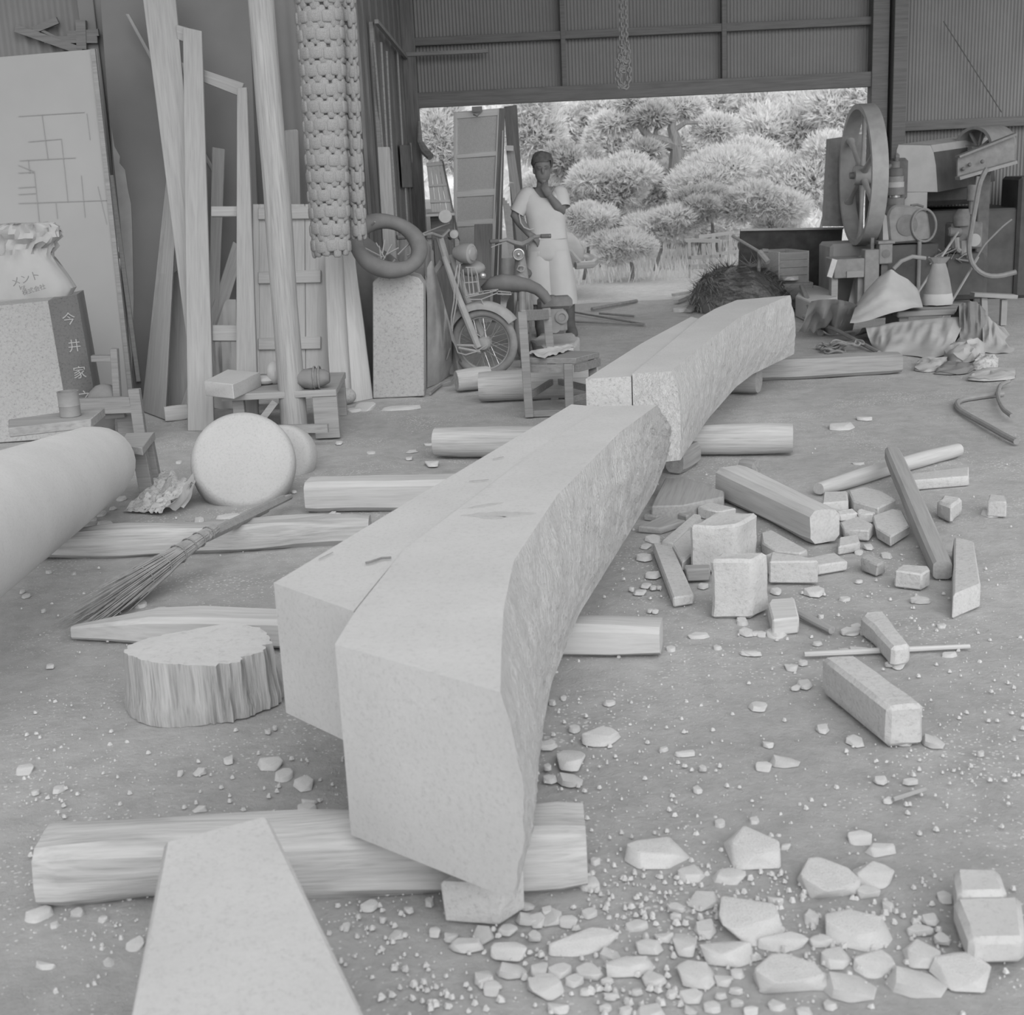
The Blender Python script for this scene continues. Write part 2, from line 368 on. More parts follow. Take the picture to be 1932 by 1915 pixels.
# roof over the shed, open towards the photographer
ZR = 5.6
mb = MB(); mb.add([V(-6.2, 6.7, ZR+.1), V(7.4, 6.7, ZR+.1), V(7.4, 14.8, 3.9), V(-6.2, 14.8, 3.9), V(-6.2, 6.7, ZR+.16), V(7.4, 6.7, ZR+.16), V(7.4, 14.8, 3.96), V(-6.2, 14.8, 3.96)], [(0, 1, 2, 3), (4, 7, 6, 5), (0, 4, 5, 1), (1, 5, 6, 2), (2, 6, 7, 3), (3, 7, 4, 0)]); tag(mb.build('ceiling', 'beam_dark'), kind='structure')
def corr(x0, x1, z0, z1, y, pitch=.036, amp=.008, flip=False):
    n = int((x1-x0)/pitch*6); mb = MB(); vs = []
    for i in range(n+1):
        x = x0+(x1-x0)*i/n; d = amp*math.sin(2*math.pi*x/pitch)
        vs += [V(x, y+d, z0), V(x, y+d, z1)]
    mb.add(vs, [(2*i, 2*i+2, 2*i+3, 2*i+1) for i in range(n)]); return mb
ZL = Q(1200, 181, YW).z; XJL = Q(797, 300, YW).x; XJR = Q(1638, 200, YW).x
wall = thing('wall_back', None, None, (XJL, YW, 0)); tag(wall, 'dark corrugated iron back wall above and beside the doorway', kind='structure')
xb = [XJL-.12, Q(1063, 100, YW).x, Q(1365, 100, YW).x, XJR+.1]
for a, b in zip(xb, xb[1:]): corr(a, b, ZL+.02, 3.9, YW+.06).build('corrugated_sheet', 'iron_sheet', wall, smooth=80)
corr(XJR+.1, XJR+1.5, 0, 3.9, YW+.06).build('corrugated_sheet', 'iron_sheet', wall, smooth=80)
corr(XJR+1.5, XJR+3.2, 0, 3.9, YW+.06).build('corrugated_sheet', 'iron_sheet', wall, smooth=80)
def bx(name, x0, x1, y0, y1, z0, z1, m, parent, bev=.004, wob=0):
    mb = MB(); mb.box(((x0+x1)/2, (y0+y1)/2, (z0+z1)/2), (x1-x0, y1-y0, z1-z0)); return mb.build(name, m, parent, bev)
bx('door_lintel', XJL-.12, XJR+.1, YW-.1, YW+.05, ZL-.02, ZL+.13, 'beam_dark', wall)
zg = Q(1200, 62, YW).z
bx('girt', XJL-.12, XJR+.1, YW-.05, YW+.04, zg-.03, zg+.05, 'beam_dark', wall)
for x in (1063, 1365):
    xx = Q(x, 110, YW).x; bx('stud', xx-.025, xx+.025, YW-.06, YW+.04, ZL+.13, 3.9, 'beam_dark', wall)
bx('door_post', XJR, XJR+.17, YW-.12, YW+.05, 0, 3.9, 'beam_dark', wall)
bx('door_post', XJR+.2, XJR+.34, YW-.2, YW-.02, 0, 3.9, 'beam_dark', wall)
bx('door_post', XJL-.16, XJL, YW-.14, YW+.04, 0, 3.9, 'wood_dark_z', wall)
zg2 = Q(1760, 236, YW).z
bx('girt', XJR+.34, XJR+3.2, YW-.06, YW+.03, zg2-.05, zg2+.05, 'beam_dark', wall)
mb = MB(); mb.tube([Q(1780, 40, YW-.1), Q(1890, 212, YW-.1)], .006, 6); mb.build('stay_wire', 'soot', wall)
bx('girt', XJL-.1, XJL+.75, YW-.16, YW-.1, Q(830, 102, YW).z-.02, Q(830, 102, YW).z+.02, 'wood_grey', wall)
# boarded corner on the left: front and side
XS = Q(690, 250, YL).x
wl = thing('wall_left', None, None, (-3, YL, 0)); tag(wl, 'dark iron sheet wall behind the leaning boards', kind='structure')
xg = Q(232, 600, YL).x
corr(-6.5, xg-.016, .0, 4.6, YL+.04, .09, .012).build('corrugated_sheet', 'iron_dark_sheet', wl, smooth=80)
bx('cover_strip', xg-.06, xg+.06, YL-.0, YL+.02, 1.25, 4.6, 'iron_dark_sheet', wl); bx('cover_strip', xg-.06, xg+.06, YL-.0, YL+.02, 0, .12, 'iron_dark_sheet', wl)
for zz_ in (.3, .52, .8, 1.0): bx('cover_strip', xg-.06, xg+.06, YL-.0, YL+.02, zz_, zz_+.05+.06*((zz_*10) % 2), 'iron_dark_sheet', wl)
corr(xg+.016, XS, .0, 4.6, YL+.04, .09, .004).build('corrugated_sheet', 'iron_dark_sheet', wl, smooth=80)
for (a, b, r) in [(cK(0, 110), cK(600, 320), .035), (cK(160, 130), cK(380, 40), .03), (cK(260, 215), cK(740, 215), .03), (cK(470, 170), cK(750, 150), .03), (cK(590, 40), cK(600, 300), .045), (cK(170, 100), cK(600, 310), .012)]:
    mb = MB(); mb.bar(Q(*a, YL-.03), Q(*b, YL-.03), r*1.6, r, (0, -1, 0)); mb.build('brace', 'beam_dark', wl)
for q in [(402, 285, 475, 80), (395, 262, 455, 90)]:
    mb = MB(); mb.bar(Q(q[0], q[1], YL-.05), Q(q[2], q[3], YL-.05), .05, .03, (0, -1, 0)); mb.build('brace', 'wood_dark', wl)
ws = thing('wall_side', None, None, (XS, 12, 0)); tag(ws, 'dark board side wall running back to the doorway', kind='structure')
n = 14
for i in range(n):
    y0 = YL+(YW-.1-YL)*i/n; y1 = YL+(YW-.1-YL)*(i+1)/n
    xo = XS+(XJL-.14-XS)*(i+.5)/n
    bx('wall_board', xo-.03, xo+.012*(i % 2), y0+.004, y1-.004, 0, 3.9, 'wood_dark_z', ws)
# ---------------------------------------------------------------- outside the doorway
def tufts(mb, c, r, n, size, rnd, spread=.45, flat=.8):
    c = Vector(c)
    for _ in range(n*6):
        d = V(rnd.gauss(0, 1), rnd.gauss(0, 1), rnd.gauss(0, 1)).normalized(); q = rnd.uniform(.25, 1)**.6
        p = c+V(d.x*r[0], d.y*r[1], d.z*r[2])*q
        ax = (d+V(rnd.uniform(-.6, .6), rnd.uniform(-.6, .6), rnd.uniform(0, .9))).normalized()
        u = ax.orthogonal().normalized(); w2 = ax.cross(u); s = size*.36*rnd.uniform(.6, 1.3)
        for k in range(3):
            a = rnd.uniform(0, 6.28); t = (ax+(u*math.cos(a)+w2*math.sin(a))*spread*rnd.uniform(.5, 1.5)).normalized()
            b = t.cross(ax).normalized()*s*.13
            mb.v += [p-b, p+b, p+t*s]; i = len(mb.v); mb.f.append((i-3, i-2, i-1))
def plant(name, label, cat, px, py, Y, rpx, rpy, m, n, size, trunk=True, group=None, seed=0, lumps=9):
    rnd = random.Random(seed); c = Q(px, py, Y); s = Y/FPX*1.02; rx, rz = rpx*s, rpy*s
    base = V(c.x+rnd.uniform(-.2, .2), Y, max(0, hillz(c.x, Y)) if Y > 26 else 0)
    t = thing(name, label, cat, base, group)
    mb = MB()
    for k in range(lumps):
        a = rnd.uniform(0, 6.28); q = rnd.uniform(.1, .75)
        cc = c+V(math.cos(a)*rx*q, rnd.uniform(-.5, .5)*rx, math.sin(a)*rz*q)
        tufts(mb, cc, (rx*.6, rx*.5, rz*.55), n//lumps, size, rnd)
    mb.build('foliage', m, t, smooth=0, M=Matrix.Translation(c))
    tb = MB(); p0 = base-V(0, 0, .1)
    tb.tube([p0, p0.lerp(c, .5)+V(.1*rx, 0, 0), c+V(0, 0, rz*.4)], [.03, .025, .01], 6); tb.build('trunk', 'bark', t)
    return t
PL = [
 ('shrub', 'feathery bush left of the panelled door, seen through the doorway', 830, 250, 21, 60, 70, 'leaf_b', .30),
 ('shrub', 'pale bush directly behind the man head', 1010, 250, 22, 75, 70, 'leaf_b', .30),
 ('shrub', 'darker leafy bush at the man shoulder', 1085, 310, 21, 50, 45, 'leaf_c', .22),
 ('tree', 'pale tree crown touching the lintel above the man', 1110, 225, 27, 80, 55, 'leaf_a', .35),
 ('tree', 'soft tree crown under the middle of the lintel', 1400, 215, 29, 85, 55, 'leaf_b', .4),
 ('tree', 'broad tree crown in the right half of the doorway', 1490, 265, 28, 85, 85, 'leaf_a', .4),
 ('tree', 'tree crown filling the upper right corner of the doorway', 1600, 220, 27, 70, 70, 'leaf_a', .35),
 ('shrub', 'bush behind the flywheel and leaning board', 1555, 340, 23, 65, 70, 'leaf_b', .3),
 ('shrub', 'plume shaped bush below the pine trunk', 1350, 335, 21, 85, 45, 'leaf_b', .28),
 ('shrub', 'rounded pale bush right of the man elbow', 1150, 345, 20, 75, 45, 'leaf_b', .26),
 ('shrub', 'dark hollow thicket between the man and the pine', 1130, 395, 20, 55, 30, 'leaf_c', .2),
 ('shrub', 'low dark pine shrub in the middle of the yard edge', 1340, 385, 19, 60, 28, 'leaf_c', .2),
 ('shrub', 'fern like clump beside the car bonnet', 1110, 415, 18, 45, 30, 'leaf_a', .22),
 ('shrub', 'weedy bush behind the slatted pallet', 1250, 420, 19, 70, 30, 'leaf_b', .22),
 ('shrub', 'tall weeds left of the dark sheet panel', 1440, 395, 19, 70, 45, 'leaf_b', .25),
 ('tree', 'hazy tree crown between the man head and the pine', 1185, 265, 26, 85, 60, 'leaf_b', .3),
 ('tree', 'hazy tree crown directly behind the pine trunk', 1290, 280, 27, 90, 70, 'leaf_b', .3),
 ('tree', 'pale bush mass right of the pine trunk', 1410, 310, 25, 90, 60, 'leaf_b', .3),
 ('shrub', 'pale thicket below the bent pine branch', 1230, 350, 24, 90, 45, 'leaf_b', .28),
 ('shrub', 'pale thicket left of the flywheel board', 1490, 345, 23, 80, 55, 'leaf_b', .28),
 ('shrub', 'pale thicket behind the dark sheet panel', 1400, 395, 21.5, 90, 40, 'leaf_b', .26),
 ('shrub', 'pale thicket behind the car bonnet', 1060, 375, 23, 70, 50, 'leaf_b', .26),
 ('shrub', 'pale thicket filling behind the pallet frame', 1300, 420, 21, 80, 35, 'leaf_b', .25),
 ('shrub', 'low weeds along the yard right of the man legs', 1180, 465, 17.5, 60, 30, 'grass', .2),
]
for i, (nm, lb, x, y, Y, rx, ry, m, sz) in enumerate(PL):
    plant(nm, lb, 'tree' if nm == 'tree' else 'bush', x, y, Y, rx, ry, m, 1500, sz, group=None, seed=i+1)
# the crooked pine
YP = 23.0; pt = thing('pine_tree', 'crooked old pine with bent dark trunk in the yard', 'tree', V(Q(1275, 420, YP).x, YP, 0))
mb = MB(); g = lambda x, y: Q(*cT(x, y), YP)
mb.tube([V(g(800, 1000).x, YP, -.1), g(795, 900), g(808, 800), g(812, 740), g(800, 690), g(730, 665), g(660, 645), g(625, 600), g(590, 560)], [.15, .14, .13, .13, .12, .10, .085, .07, .04], 8)
mb.tube([g(800, 690), g(797, 640), g(780, 590), g(790, 540), g(740, 500)], [.12, .1, .08, .06, .03], 7); mb.build('trunk', 'bark', pt)
for q in ([(690, 650), (695, 600), (750, 565)], [(640, 640), (590, 670), (560, 690)], [(806, 780), (860, 785), (900, 770)], [(795, 890), (770, 920), (710, 905)], [(770, 920), (775, 960), (780, 990)], [(800, 960), (930, 1040), (1100, 1060)], [(930, 1040), (1000, 1110)], [(797, 600), (860, 560), (930, 560)]):
    mb = MB(); mb.tube([g(*a) for a in q], [.05-.012*k for k in range(len(q))], 5); mb.build('branch', 'bark', pt)
rnd = random.Random(99)
for (x, y, rx, rz, n, m) in [(680, 520, 110, 55, 260, 'leaf_c'), (600, 440, 120, 45, 300, 'leaf_b'), (850, 470, 130, 60, 340, 'leaf_b'), (1040, 590, 120, 60, 340, 'leaf_b'), (620, 720, 100, 50, 220, 'leaf_c'), (880, 850, 130, 45, 300, 'leaf_b'), (1000, 960, 130, 50, 300, 'leaf_c'), (480, 560, 110, 50, 260, 'leaf_b')]:
    mb = MB(); s = YP/FPX/2.927; tufts(mb, g(x, y)+V(0, rnd.uniform(-.3, .5), 0), (rx*s, rx*s*.7, rz*s), n, .32, rnd); mb.build('foliage', m, pt, smooth=0)
# hillside undergrowth and yard grass, nobody could count them
mb = MB(); rnd = random.Random(5)
for _ in range(5200):
    x = rnd.uniform(-6, 14); y = rnd.uniform(25.2, 38); z = hillz(x, y); s = rnd.uniform(.25, .6)
    for k in range(3):
        a = rnd.uniform(0, 6.28); t = V(math.cos(a)*.6, math.sin(a)*.6, rnd.uniform(.3, 1)).normalized(); b = t.orthogonal().normalized()*s*.16
        p = V(x, y, z); mb.v += [p-b, p+b, p+t*s]; i = len(mb.v); mb.f.append((i-3, i-2, i-1))
tag(mb.build('undergrowth', 'leaf_b', smooth=0), 'dense pale undergrowth covering the slope behind the trees', 'undergrowth', kind='stuff')
mb = MB()
for _ in range(9000):
    x = rnd.uniform(-3, 9); y = rnd.uniform(16.3, 25) if rnd.random() < .8 else rnd.uniform(15.6, 18); s = rnd.uniform(.08, .34)*(.5+min(1, (y-15.5)/4)*.6)
    if nzv((x, y, 0), .8) < -.12 or (.3 < x < 2.3 and y < 17.2): continue
    a = rnd.uniform(0, 6.28); t = V(math.cos(a)*.35, math.sin(a)*.35, 1).normalized(); b = V(math.cos(a+1.4), math.sin(a+1.4), 0)*s*.06; p = V(x, y, 0)
    mb.v += [p-b, p+b, p+t*s]; i = len(mb.v); mb.f.append((i-3, i-2, i-1))
tag(mb.build('grass', 'grass', smooth=0), 'pale dry grass growing over the yard', 'grass', kind='stuff')
# car behind the man, bonnet to the right
YC = 15.6; car = thing('car', 'pale rounded car parked behind the man, bonnet to the right', 'car', (Q(1000, 500, YC).x, YC+.7, 0))
x1 = Q(1104, 470, YC).x; zt = Q(1090, 437, YC).z; zb = Q(1100, 500, YC).z
def carring(x, top, low, hw, yc=YC+.75):
    out = []
    for k in range(16):
        a = 2*math.pi*k/16+math.pi/16; c, s2 = math.cos(a), math.sin(a); rr = (abs(c)**4+abs(s2)**4)**-.25
        out.append(V(x, yc+c*rr*hw, (top+low)/2+s2*rr*(top-low)/2))
    return out
mb = MB(); mb.rings([carring(x1-3.0, zt-.1, .35, .5), carring(x1-2.9, zt+.02, .3, .66), carring(x1-1.3, zt+.02, .3, .7), carring(x1-.5, zt-.01, .3, .68), carring(x1-.1, zt-.06, .32, .62), carring(x1, zt-.16, .36, .5)]); mb.build('body', 'car_paint', car, smooth=50)
mb = MB(); mb.rings([carring(x1-2.9, zt+.1, zt-.1, .55), carring(x1-2.6, zt+.42, zt-.1, .55), carring(x1-1.75, zt+.42, zt-.1, .55), carring(x1-1.35, zt+.02, zt-.1, .6)]); mb.build('cabin', 'car_paint', car, smooth=50)
for xx in (x1-.52, x1-2.4):
    mb = MB(); mb.lathe([(.05, -.08), (.25, -.08), (.28, -.04), (.28, .05), (.25, .08), (.05, .08)], 22, Matrix.Rotation(math.pi/2, 3, 'X'), (xx, YC+.1, .28)); mb.build('wheel', 'tyre', car)
mb = MB(); mb.tube([Q(*cF(1090, 1120), YC-.02), Q(*cF(1140, 1125), YC-.03), Q(*cF(1175, 1170), YC-.03), Q(*cF(1205, 1200), YC-.02)], .02, 6); mb.build('wheel_arch', 'car_paint', car)
mb = MB(); mb.lathe([(.01, -.02), (.33, -.02), (.33, .02), (.01, .02)], 20, Matrix.Rotation(math.pi/2, 3, 'X'), (x1-.5, YC+.02, .30)); mb.build('arch_shade_disc', 'car_dark', car)  # dark disc, the shade inside the wheel arch put in as colour
mb = MB(); mb.tube([V(x1-.12, YC-.02, zb+.0), V(x1+.08, YC+.05, zb), V(x1+.14, YC+.4, zb), V(x1+.14, YC+1.1, zb), V(x1+.08, YC+1.45, zb)], .045, 8); mb.build('bumper', 'chrome', car)
mb = MB(); mb.ell((x1-.03, YC+.35, zt-.22), (.06, .09, .09), 12, 8); mb.build('headlamp', 'chrome', car)
# slatted pallet and rail fence outside
YF = 17.4
def rail(par, a, b, wd, t, m, Y=YF, name='slat'):
    mb = MB(); mb.bar(Q(*a, Y), Q(*b, Y), wd, t, (0, -1, 0)); return mb.build(name, m, par, .003)
fe = thing('pallet_frame', 'small slatted wooden frame standing outside on the yard', 'pallet', V(Q(*cI(340, 500), YF).x, YF, 0))
for a, b, wd in [((140, 310), (510, 315), .05), ((165, 500), (520, 480), .045), ((165, 600), (540, 590), .06), ((175, 300), (190, 740), .04), ((500, 310), (535, 600), .035), ((330, 350), (345, 560), .045), ((390, 350), (420, 560), .045)]:
    rail(fe, cI(*a), cI(*b), wd, .025, 'wood_light')
zf = YF
for a in (190, 360, 520):
    mb = MB(); q = Q(*cI(a, 600), YF+.02); mb.bar(q, V(q.x+.02, YF+.02, -.02), .045, .025, (0, -1, 0)); mb.build('leg', 'wood_light', fe)
fr = thing('rail_fence', 'thin rail fence behind the pallet frame', 'fence', V(Q(1380, 470, 18.6).x, 18.6, 0))
rail(fr, cI(280, 275), cI(650, 225), .05, .02, 'wood_light', 18.6, 'rail'); rail(fr, cI(430, 470), cI(720, 430), .05, .02, 'wood_light', 18.6, 'rail')
for a in (440, 625):
    q = Q(*cI(a, 240), 18.6); mb = MB(); mb.bar(q, V(q.x, 18.6, -.02), .05, .03, (0, -1, 0)); mb.build('post', 'wood_light', fr)
# ================================================================ GRANITE LINTELS
ZT = .62
def beam_part(name, L, Rt, Rb, z1, zb, m, parent, N=170, rough=True, bulge=.03, nt=8, ns=34, far_out=0):
    Lp = smoothpts(L, N, 1); Tp = smoothpts(Rt, N, 3); Bp = smoothpts(Rb, N, 3); rg = []
    for i in range(N):
        u = i/(N-1); l, t, b = Lp[i], Tp[i], Bp[i]; ring = []
        for k in range(nt): ring.append(V(*(l.lerp(t, k/nt)).xy, z1))
        out = V(t.y-l.y, -(t.x-l.x), 0); e = (t-l).normalized()
        for k in range(ns):
            q = k/ns; p = V(t.x+(b.x-t.x)*q, t.y+(b.y-t.y)*q, z1+(zb-z1)*q)
            if rough:
                p = p+e*(bulge*math.sin(math.pi*q)+(.016*nzv((p.x*7, p.y*7, p.z*5))+.009*nzv((p.x*22+p.z*6, p.y*22, p.z*14))+.006*nzv((p.x*50+p.z*14, p.y*50, p.z*34)))*min(1, q*6)*min(1, 6*(1-q)+.3))
            ring.append(p)
        for k in range(4): ring.append(V(*(Vector((b.x, b.y))*(1-k/4)+Vector((l.x, l.y))*(k/4)), zb))
        for k in range(4): ring.append(V(l.x, l.y, zb+(z1-zb)*k/4))
        rg.append(ring)
    mb = MB(); mb.rings(rg); return mb.build(name, m, parent, smooth=32)
def PZ(l, z): return [P(x, y, z) for x, y in l]
base = P(900, 1400, .2)
LN = thing('granite_lintel', 'huge curved granite lintel with smooth top, stepped near end facing the camera', 'stone', V(base.x, base.y, .1))
seam = [(632, 1215), (672, 1150), (762, 1037), (1010, 850), (1142, 766)]
o = beam_part('deep_beam', PZ(seam, ZT), PZ([(944, 1306), (946, 1230), (950, 1150), (969, 1058), (1052, 933), (1171, 814), (1240, 764)], ZT),
    PZ([(972, 1700), (1005, 1560), (1020, 1400), (1040, 1290), (1093, 1158), (1181, 1016), (1236, 925), (1258, 868)], .17), ZT, .17, 'granite_rough', LN, bulge=.035)
def paint_faces(o, test, m):
    o.data.materials.append(MATS[m])
    for p in o.data.polygons:
        if test(p): p.material_index = 1
paint_faces(o, lambda p: p.normal.z > .9 or len(p.vertices) > 6 or p.normal.z < -.9, 'granite')
o['label'] = 'deep right half with rough hewn flank'
s2 = [(672, 1150), (762, 1037), (1010, 850), (1142, 766)]
def shift(pts, d): return [p+V(-d, 0, 0) for p in pts]
sp = shift(PZ(s2, ZT), .006)
o = beam_part('ledge_beam', PZ([(516, 1097), (800, 926), (1078, 761)], ZT), sp, sp, ZT-.004, .27, 'granite', LN, N=24, rough=False, nt=4, ns=4)
o['label'] = 'shallow left ledge of the lintel'
rnd = random.Random(77)
for k, (x0, y0, x1, y1, hw) in enumerate([(868, 972, 1012, 968, 7), (880, 958, 950, 948, 3), (905, 977, 960, 975, 3)]):
    up_ = [P(x0+(x1-x0)*i/12, y0+(y1-y0)*i/12-hw*math.sin(math.pi*i/12)*rnd.uniform(.4, 1), ZT+.0015) for i in range(13)]; dn_ = [P(x0+(x1-x0)*i/12, y0+(y1-y0)*i/12+hw*math.sin(math.pi*i/12)*rnd.uniform(.4, 1), ZT+.0015) for i in range(11, 0, -1)]
    mb = MB(); mb.prism(up_+dn_, (0, 0, -.001)); mb.build('stain', 'stain', LN, smooth=0)
# stains and a hooked nail lying on the top
mb = MB(); mb.tube(PZ([(690, 1062), (700, 1060), (720, 1053), (738, 1052)], ZT+.004), .003, 6); tag(mb.build('iron_hook', 'iron'), 'small bent iron hook lying on the smooth lintel top', 'hook')
for k, q in enumerate([((885, 908), (922, 905)), ((602, 1055), (628, 1042)), ((930, 866), (950, 862))]):
    mb = MB(); mb.tube(PZ(q, ZT+.002), .0014, 5)
    tag(mb.build('straw_bit', 'twig'), ['thin straw lying mid way along the lintel top', 'thin straw near the left edge of the lintel top', 'short straw far along the lintel top'][k], 'straw')
base = P(1300, 760, .2)
LF = thing('granite_lintel', 'second curved granite lintel stone beyond the first, rough end facing the camera', 'stone', V(base.x, base.y, .1))
sm = [(1193, 705), (1258, 652), (1322, 598), (1350, 582), (1390, 566)]
o = beam_part('deep_beam', PZ(sm, ZT+.01), PZ([(1266, 700), (1330, 647), (1393, 600), (1440, 578), (1491, 557)], ZT+.01),
    PZ([(1284, 868), (1336, 790), (1389, 730), (1420, 706), (1498, 668)], .20), ZT+.01, .2, 'granite_rough', LF, bulge=.03)
paint_faces(o, lambda p: p.normal.z > .9, 'granite'); 
sp = shift(PZ(sm[:3], ZT+.01), .006)
o = beam_part('ledge_beam', PZ([(1105, 714), (1210, 647), (1304, 597)], ZT), sp, sp, ZT-.002, .24, 'granite_end', LF, N=16, rough=False, nt=4, ns=4)
paint_faces(o, lambda p: p.normal.z > .9, 'granite')
# ================================================================ SLEEPERS AND LOGS
def on(p, z): return V(p.x, p.y, z)
timber('timber_beam', on(P(95, 1684), .078), on(P(1106, 1644), .078), .18, .155, 'log', 'thick weathered timber under the near end of the lintel', 'timber', pw=4, rough=.012, slant=-.0, K=22)
timber('timber_beam', on(P(140, 1203), .055), on(P(1248, 1230), .055), .15, .11, 'wood_light', 'squared timber crossing under the lintel behind the stump, pointed left end', 'timber', pw=6, rough=.006, tip=lambda u: (min(1, .25+u*4), min(1, .45+u*3)))
timber('timber_beam', on(P(30, 1050), .05), on(P(700, 1015), .05), .19, .115, 'log', 'long split timber under the big column stone and broom', 'timber', pw=5, rough=.014, K=20)
timber('timber_beam', on(P(585, 960), .075), on(P(900, 955), .075), .17, .15, 'wood_light', 'squared timber end left of the lintel beside the millstone', 'timber', pw=7, rough=.004)
timber('roller_log', on(P(822, 862), .083), on(P(1495, 856), .083), .166, .166, 'log', 'round roller log under the joint of the two lintels', 'log', pw=2.2, rough=.005, n=20)
timber('timber_beam', on(P(1415, 716), .07), on(P(1697, 702), .07), .16, .14, 'wood_mid', 'heavy squared timber on the ground right of the far lintel', 'timber', pw=7, rough=.006)
timber('roller_log', on(P(1300, 738), .09), on(P(1432, 742), .09), .2, .18, 'wood_mid', 'short round log stub under the far lintel flank', 'log', pw=2.2, rough=.005, n=18)
timber('roller_log', on(P(905, 757), .1), on(P(1130, 748), .1), .22, .2, 'log', 'round log lying behind the wooden chair legs', 'log', pw=2.3, rough=.006, n=18)
timber('roller_log', on(P(862, 738), .075), on(P(925, 732), .08), .16, .16, 'log', 'tapered pale log end below the motorcycle wheel', 'log', pw=2.1, rough=.006, n=18)
timber('wood_wedge', on(P(1272, 893), .06), on(P(1306, 872), .06), .1, .12, 'wood_mid', 'small wood wedge where the two lintels meet', 'wedge', pw=6, K=5)
block('stone_wedge', [(830, 1662), (940, 1668), (990, 1640), (880, 1630)], .10, 0, 'granite_block', 'small granite wedge under the near lintel corner', jit=.004)
# foreground slab, stump
block('granite_post', [(310, 1586), (505, 1536), (735, 2010), (228, 2010)], .36, 0, 'granite', 'pale dressed granite post cut off by the bottom edge', 'stone', bevel=.008)
c = P(384, 1328); st = thing('tree_stump', 'sawn tree stump with ragged bark left of the lintel', 'stump', c)
rg = []
def stump_r(a):
    r = .214+.02*math.cos(2*a+.4)+.014*nzv((math.cos(a)*1.5, math.sin(a)*1.5, 4))*2
    if -1.3 < a < .3: r -= .03*math.sin((a+1.3)/1.6*math.pi)
    return r
NS = 120
for i, (z, k) in enumerate([(0, 1.02), (.03, 1.03), (.07, 1.0), (.11, .985), (.15, .985), (.175, .98), (.195, .97)]):
    ring = []
    for q in range(NS):
        a = -math.pi+2*math.pi*q/NS; r = stump_r(a)*k
        r += (.015*nzv((a*9, z*2, 1))+.011*nzv((a*24, z*3, 7)))*(1.7 if -1.4 < a < .6 else .6)
        if z == 0 and -1.2 < a < .5: r += .012*nzv((a*30, 3, 3))
        ring.append(c+V(r*math.cos(a), r*math.sin(a)*.92, z+(.012*math.sin(a*2) if i > 4 else 0)))
    rg.append(ring)
mb = MB(); mb.rings(rg); so = mb.build('trunk_section', 'stump_side', st, smooth=50); paint_faces(so, lambda p: len(p.vertices) > 6 and p.normal.z > .5, 'stump_top')
# ================================================================ RUBBLE, RIGHT OF THE LINTEL
rough_block('granite_block', [cA(325, 572), cA(450, 502), cA(668, 497), cA(565, 570)], .19, .0, 'granite_block', 'squarish granite block leaning behind another block, right of the lintel', amp=.008)
rough_block('granite_block', [cA(428, 745), cA(480, 702), cA(724, 700), cA(645, 745)], .215, .0, 'granite_block', 'tall rough granite block nearest of the pair right of the lintel', amp=.008)
block('granite_slab', [cA(135, 655), cA(232, 645), cA(346, 915), cA(240, 930)], .04, 0, 'granite_block', 'narrow dressed stone slab leaning left of the block pair', jit=.003)
block('granite_slab', [cA(175, 640), cA(340, 505), cA(388, 515), cA(240, 655)], .06, 0, 'granite_block', 'rough stone strip behind the narrow slab', jit=.006)
block('granite_slab', [cA(230, 640), cA(330, 580), cA(345, 700), cA(290, 745)], .05, 0, 'granite_block', 'broken slab wedged against the left granite block', jit=.006)
timber('squared_timber', on(P(*cA(530, 420)), .075), on(P(*cA(1010, 660)), .075), .15, .15, 'wood_light', 'thick squared timber lying among the rubble', 'timber', pw=7, rough=.005)
timber('round_pole', on(P(*cA(975, 415)), .035), on(P(*cA(1680, 215)), .035), .075, .07, 'wood_light', 'thin pale pole lying behind the rubble on the right', 'pole', pw=2.5, rough=.006)
block('granite_slab', [cA(1435, 340), cA(1420, 310), cA(1735, 265), cA(1740, 315)], .05, 0, 'granite_block', 'pale rough stone strip beside the thin pole', jit=.004)
timber('squared_timber', on(P(*cA(1345, 335)), .13), on(P(*cA(1605, 840)), .035), .075, .075, 'wood_pale', 'dark edged square timber propped across the rubble', 'timber', pw=8, rough=.002)
block('granite_slab', [cA(1665, 620), cA(1760, 650), cA(1795, 860), cA(1665, 915)], .08, 0, 'granite_block', 'upright looking dressed stone prism at the right', inset=-.1, jit=.004)
block('brick', [cA(1362, 795), cA(1400, 760), cA(1535, 768), cA(1540, 790), cA(1500, 810)], .065, 0, 'granite_block', 'small faceted stone brick left of the propped timber foot', 'stone', jit=.003)
block('brick', [cA(1190, 735), cA(1225, 705), cA(1318, 745), cA(1275, 765)], .05, 0, 'granite_pillar', 'small dark speckled brick in the rubble gap', 'brick', jit=.004)
block('granite_slab', [cA(728, 745), cA(740, 700), cA(960, 735), cA(975, 748)], .09, 0, 'granite_block', 'flat squared slab right of the tall block', jit=.003)
block('granite_slab', [cA(880, 735), cA(1060, 705), cA(1125, 745), cA(975, 770)], .04, 0, 'granite_block', 'pale wedge shaped slab behind the squared slab', jit=.003)
block('granite_slab', [cA(295, 765), cA(430, 762), cA(430, 785), cA(310, 790)], .05, 0, 'wood_mid', 'dark little offcut between narrow slab and tall block', 'offcut')
block('granite_slab', [cA(1000, 395), cA(1120, 393), cA(1130, 440), cA(1000, 455)], .07, .0, 'granite_block', 'square stone offcut by the pole end', inset=0, jit=.003)
block('timber_offcut', [cA(130, 470), cA(200, 325), cA(300, 330), cA(500, 392), cA(500, 420), cA(290, 465)], .07, 0, 'wood_pale', 'wedge of pale timber under the lintel flank', 'timber', jit=.0)
block('timber_offcut', [cA(210, 485), cA(240, 475), cA(345, 495), cA(310, 520)], .035, 0, 'wood_mid', 'short dark plank end by the timber wedge', 'timber')
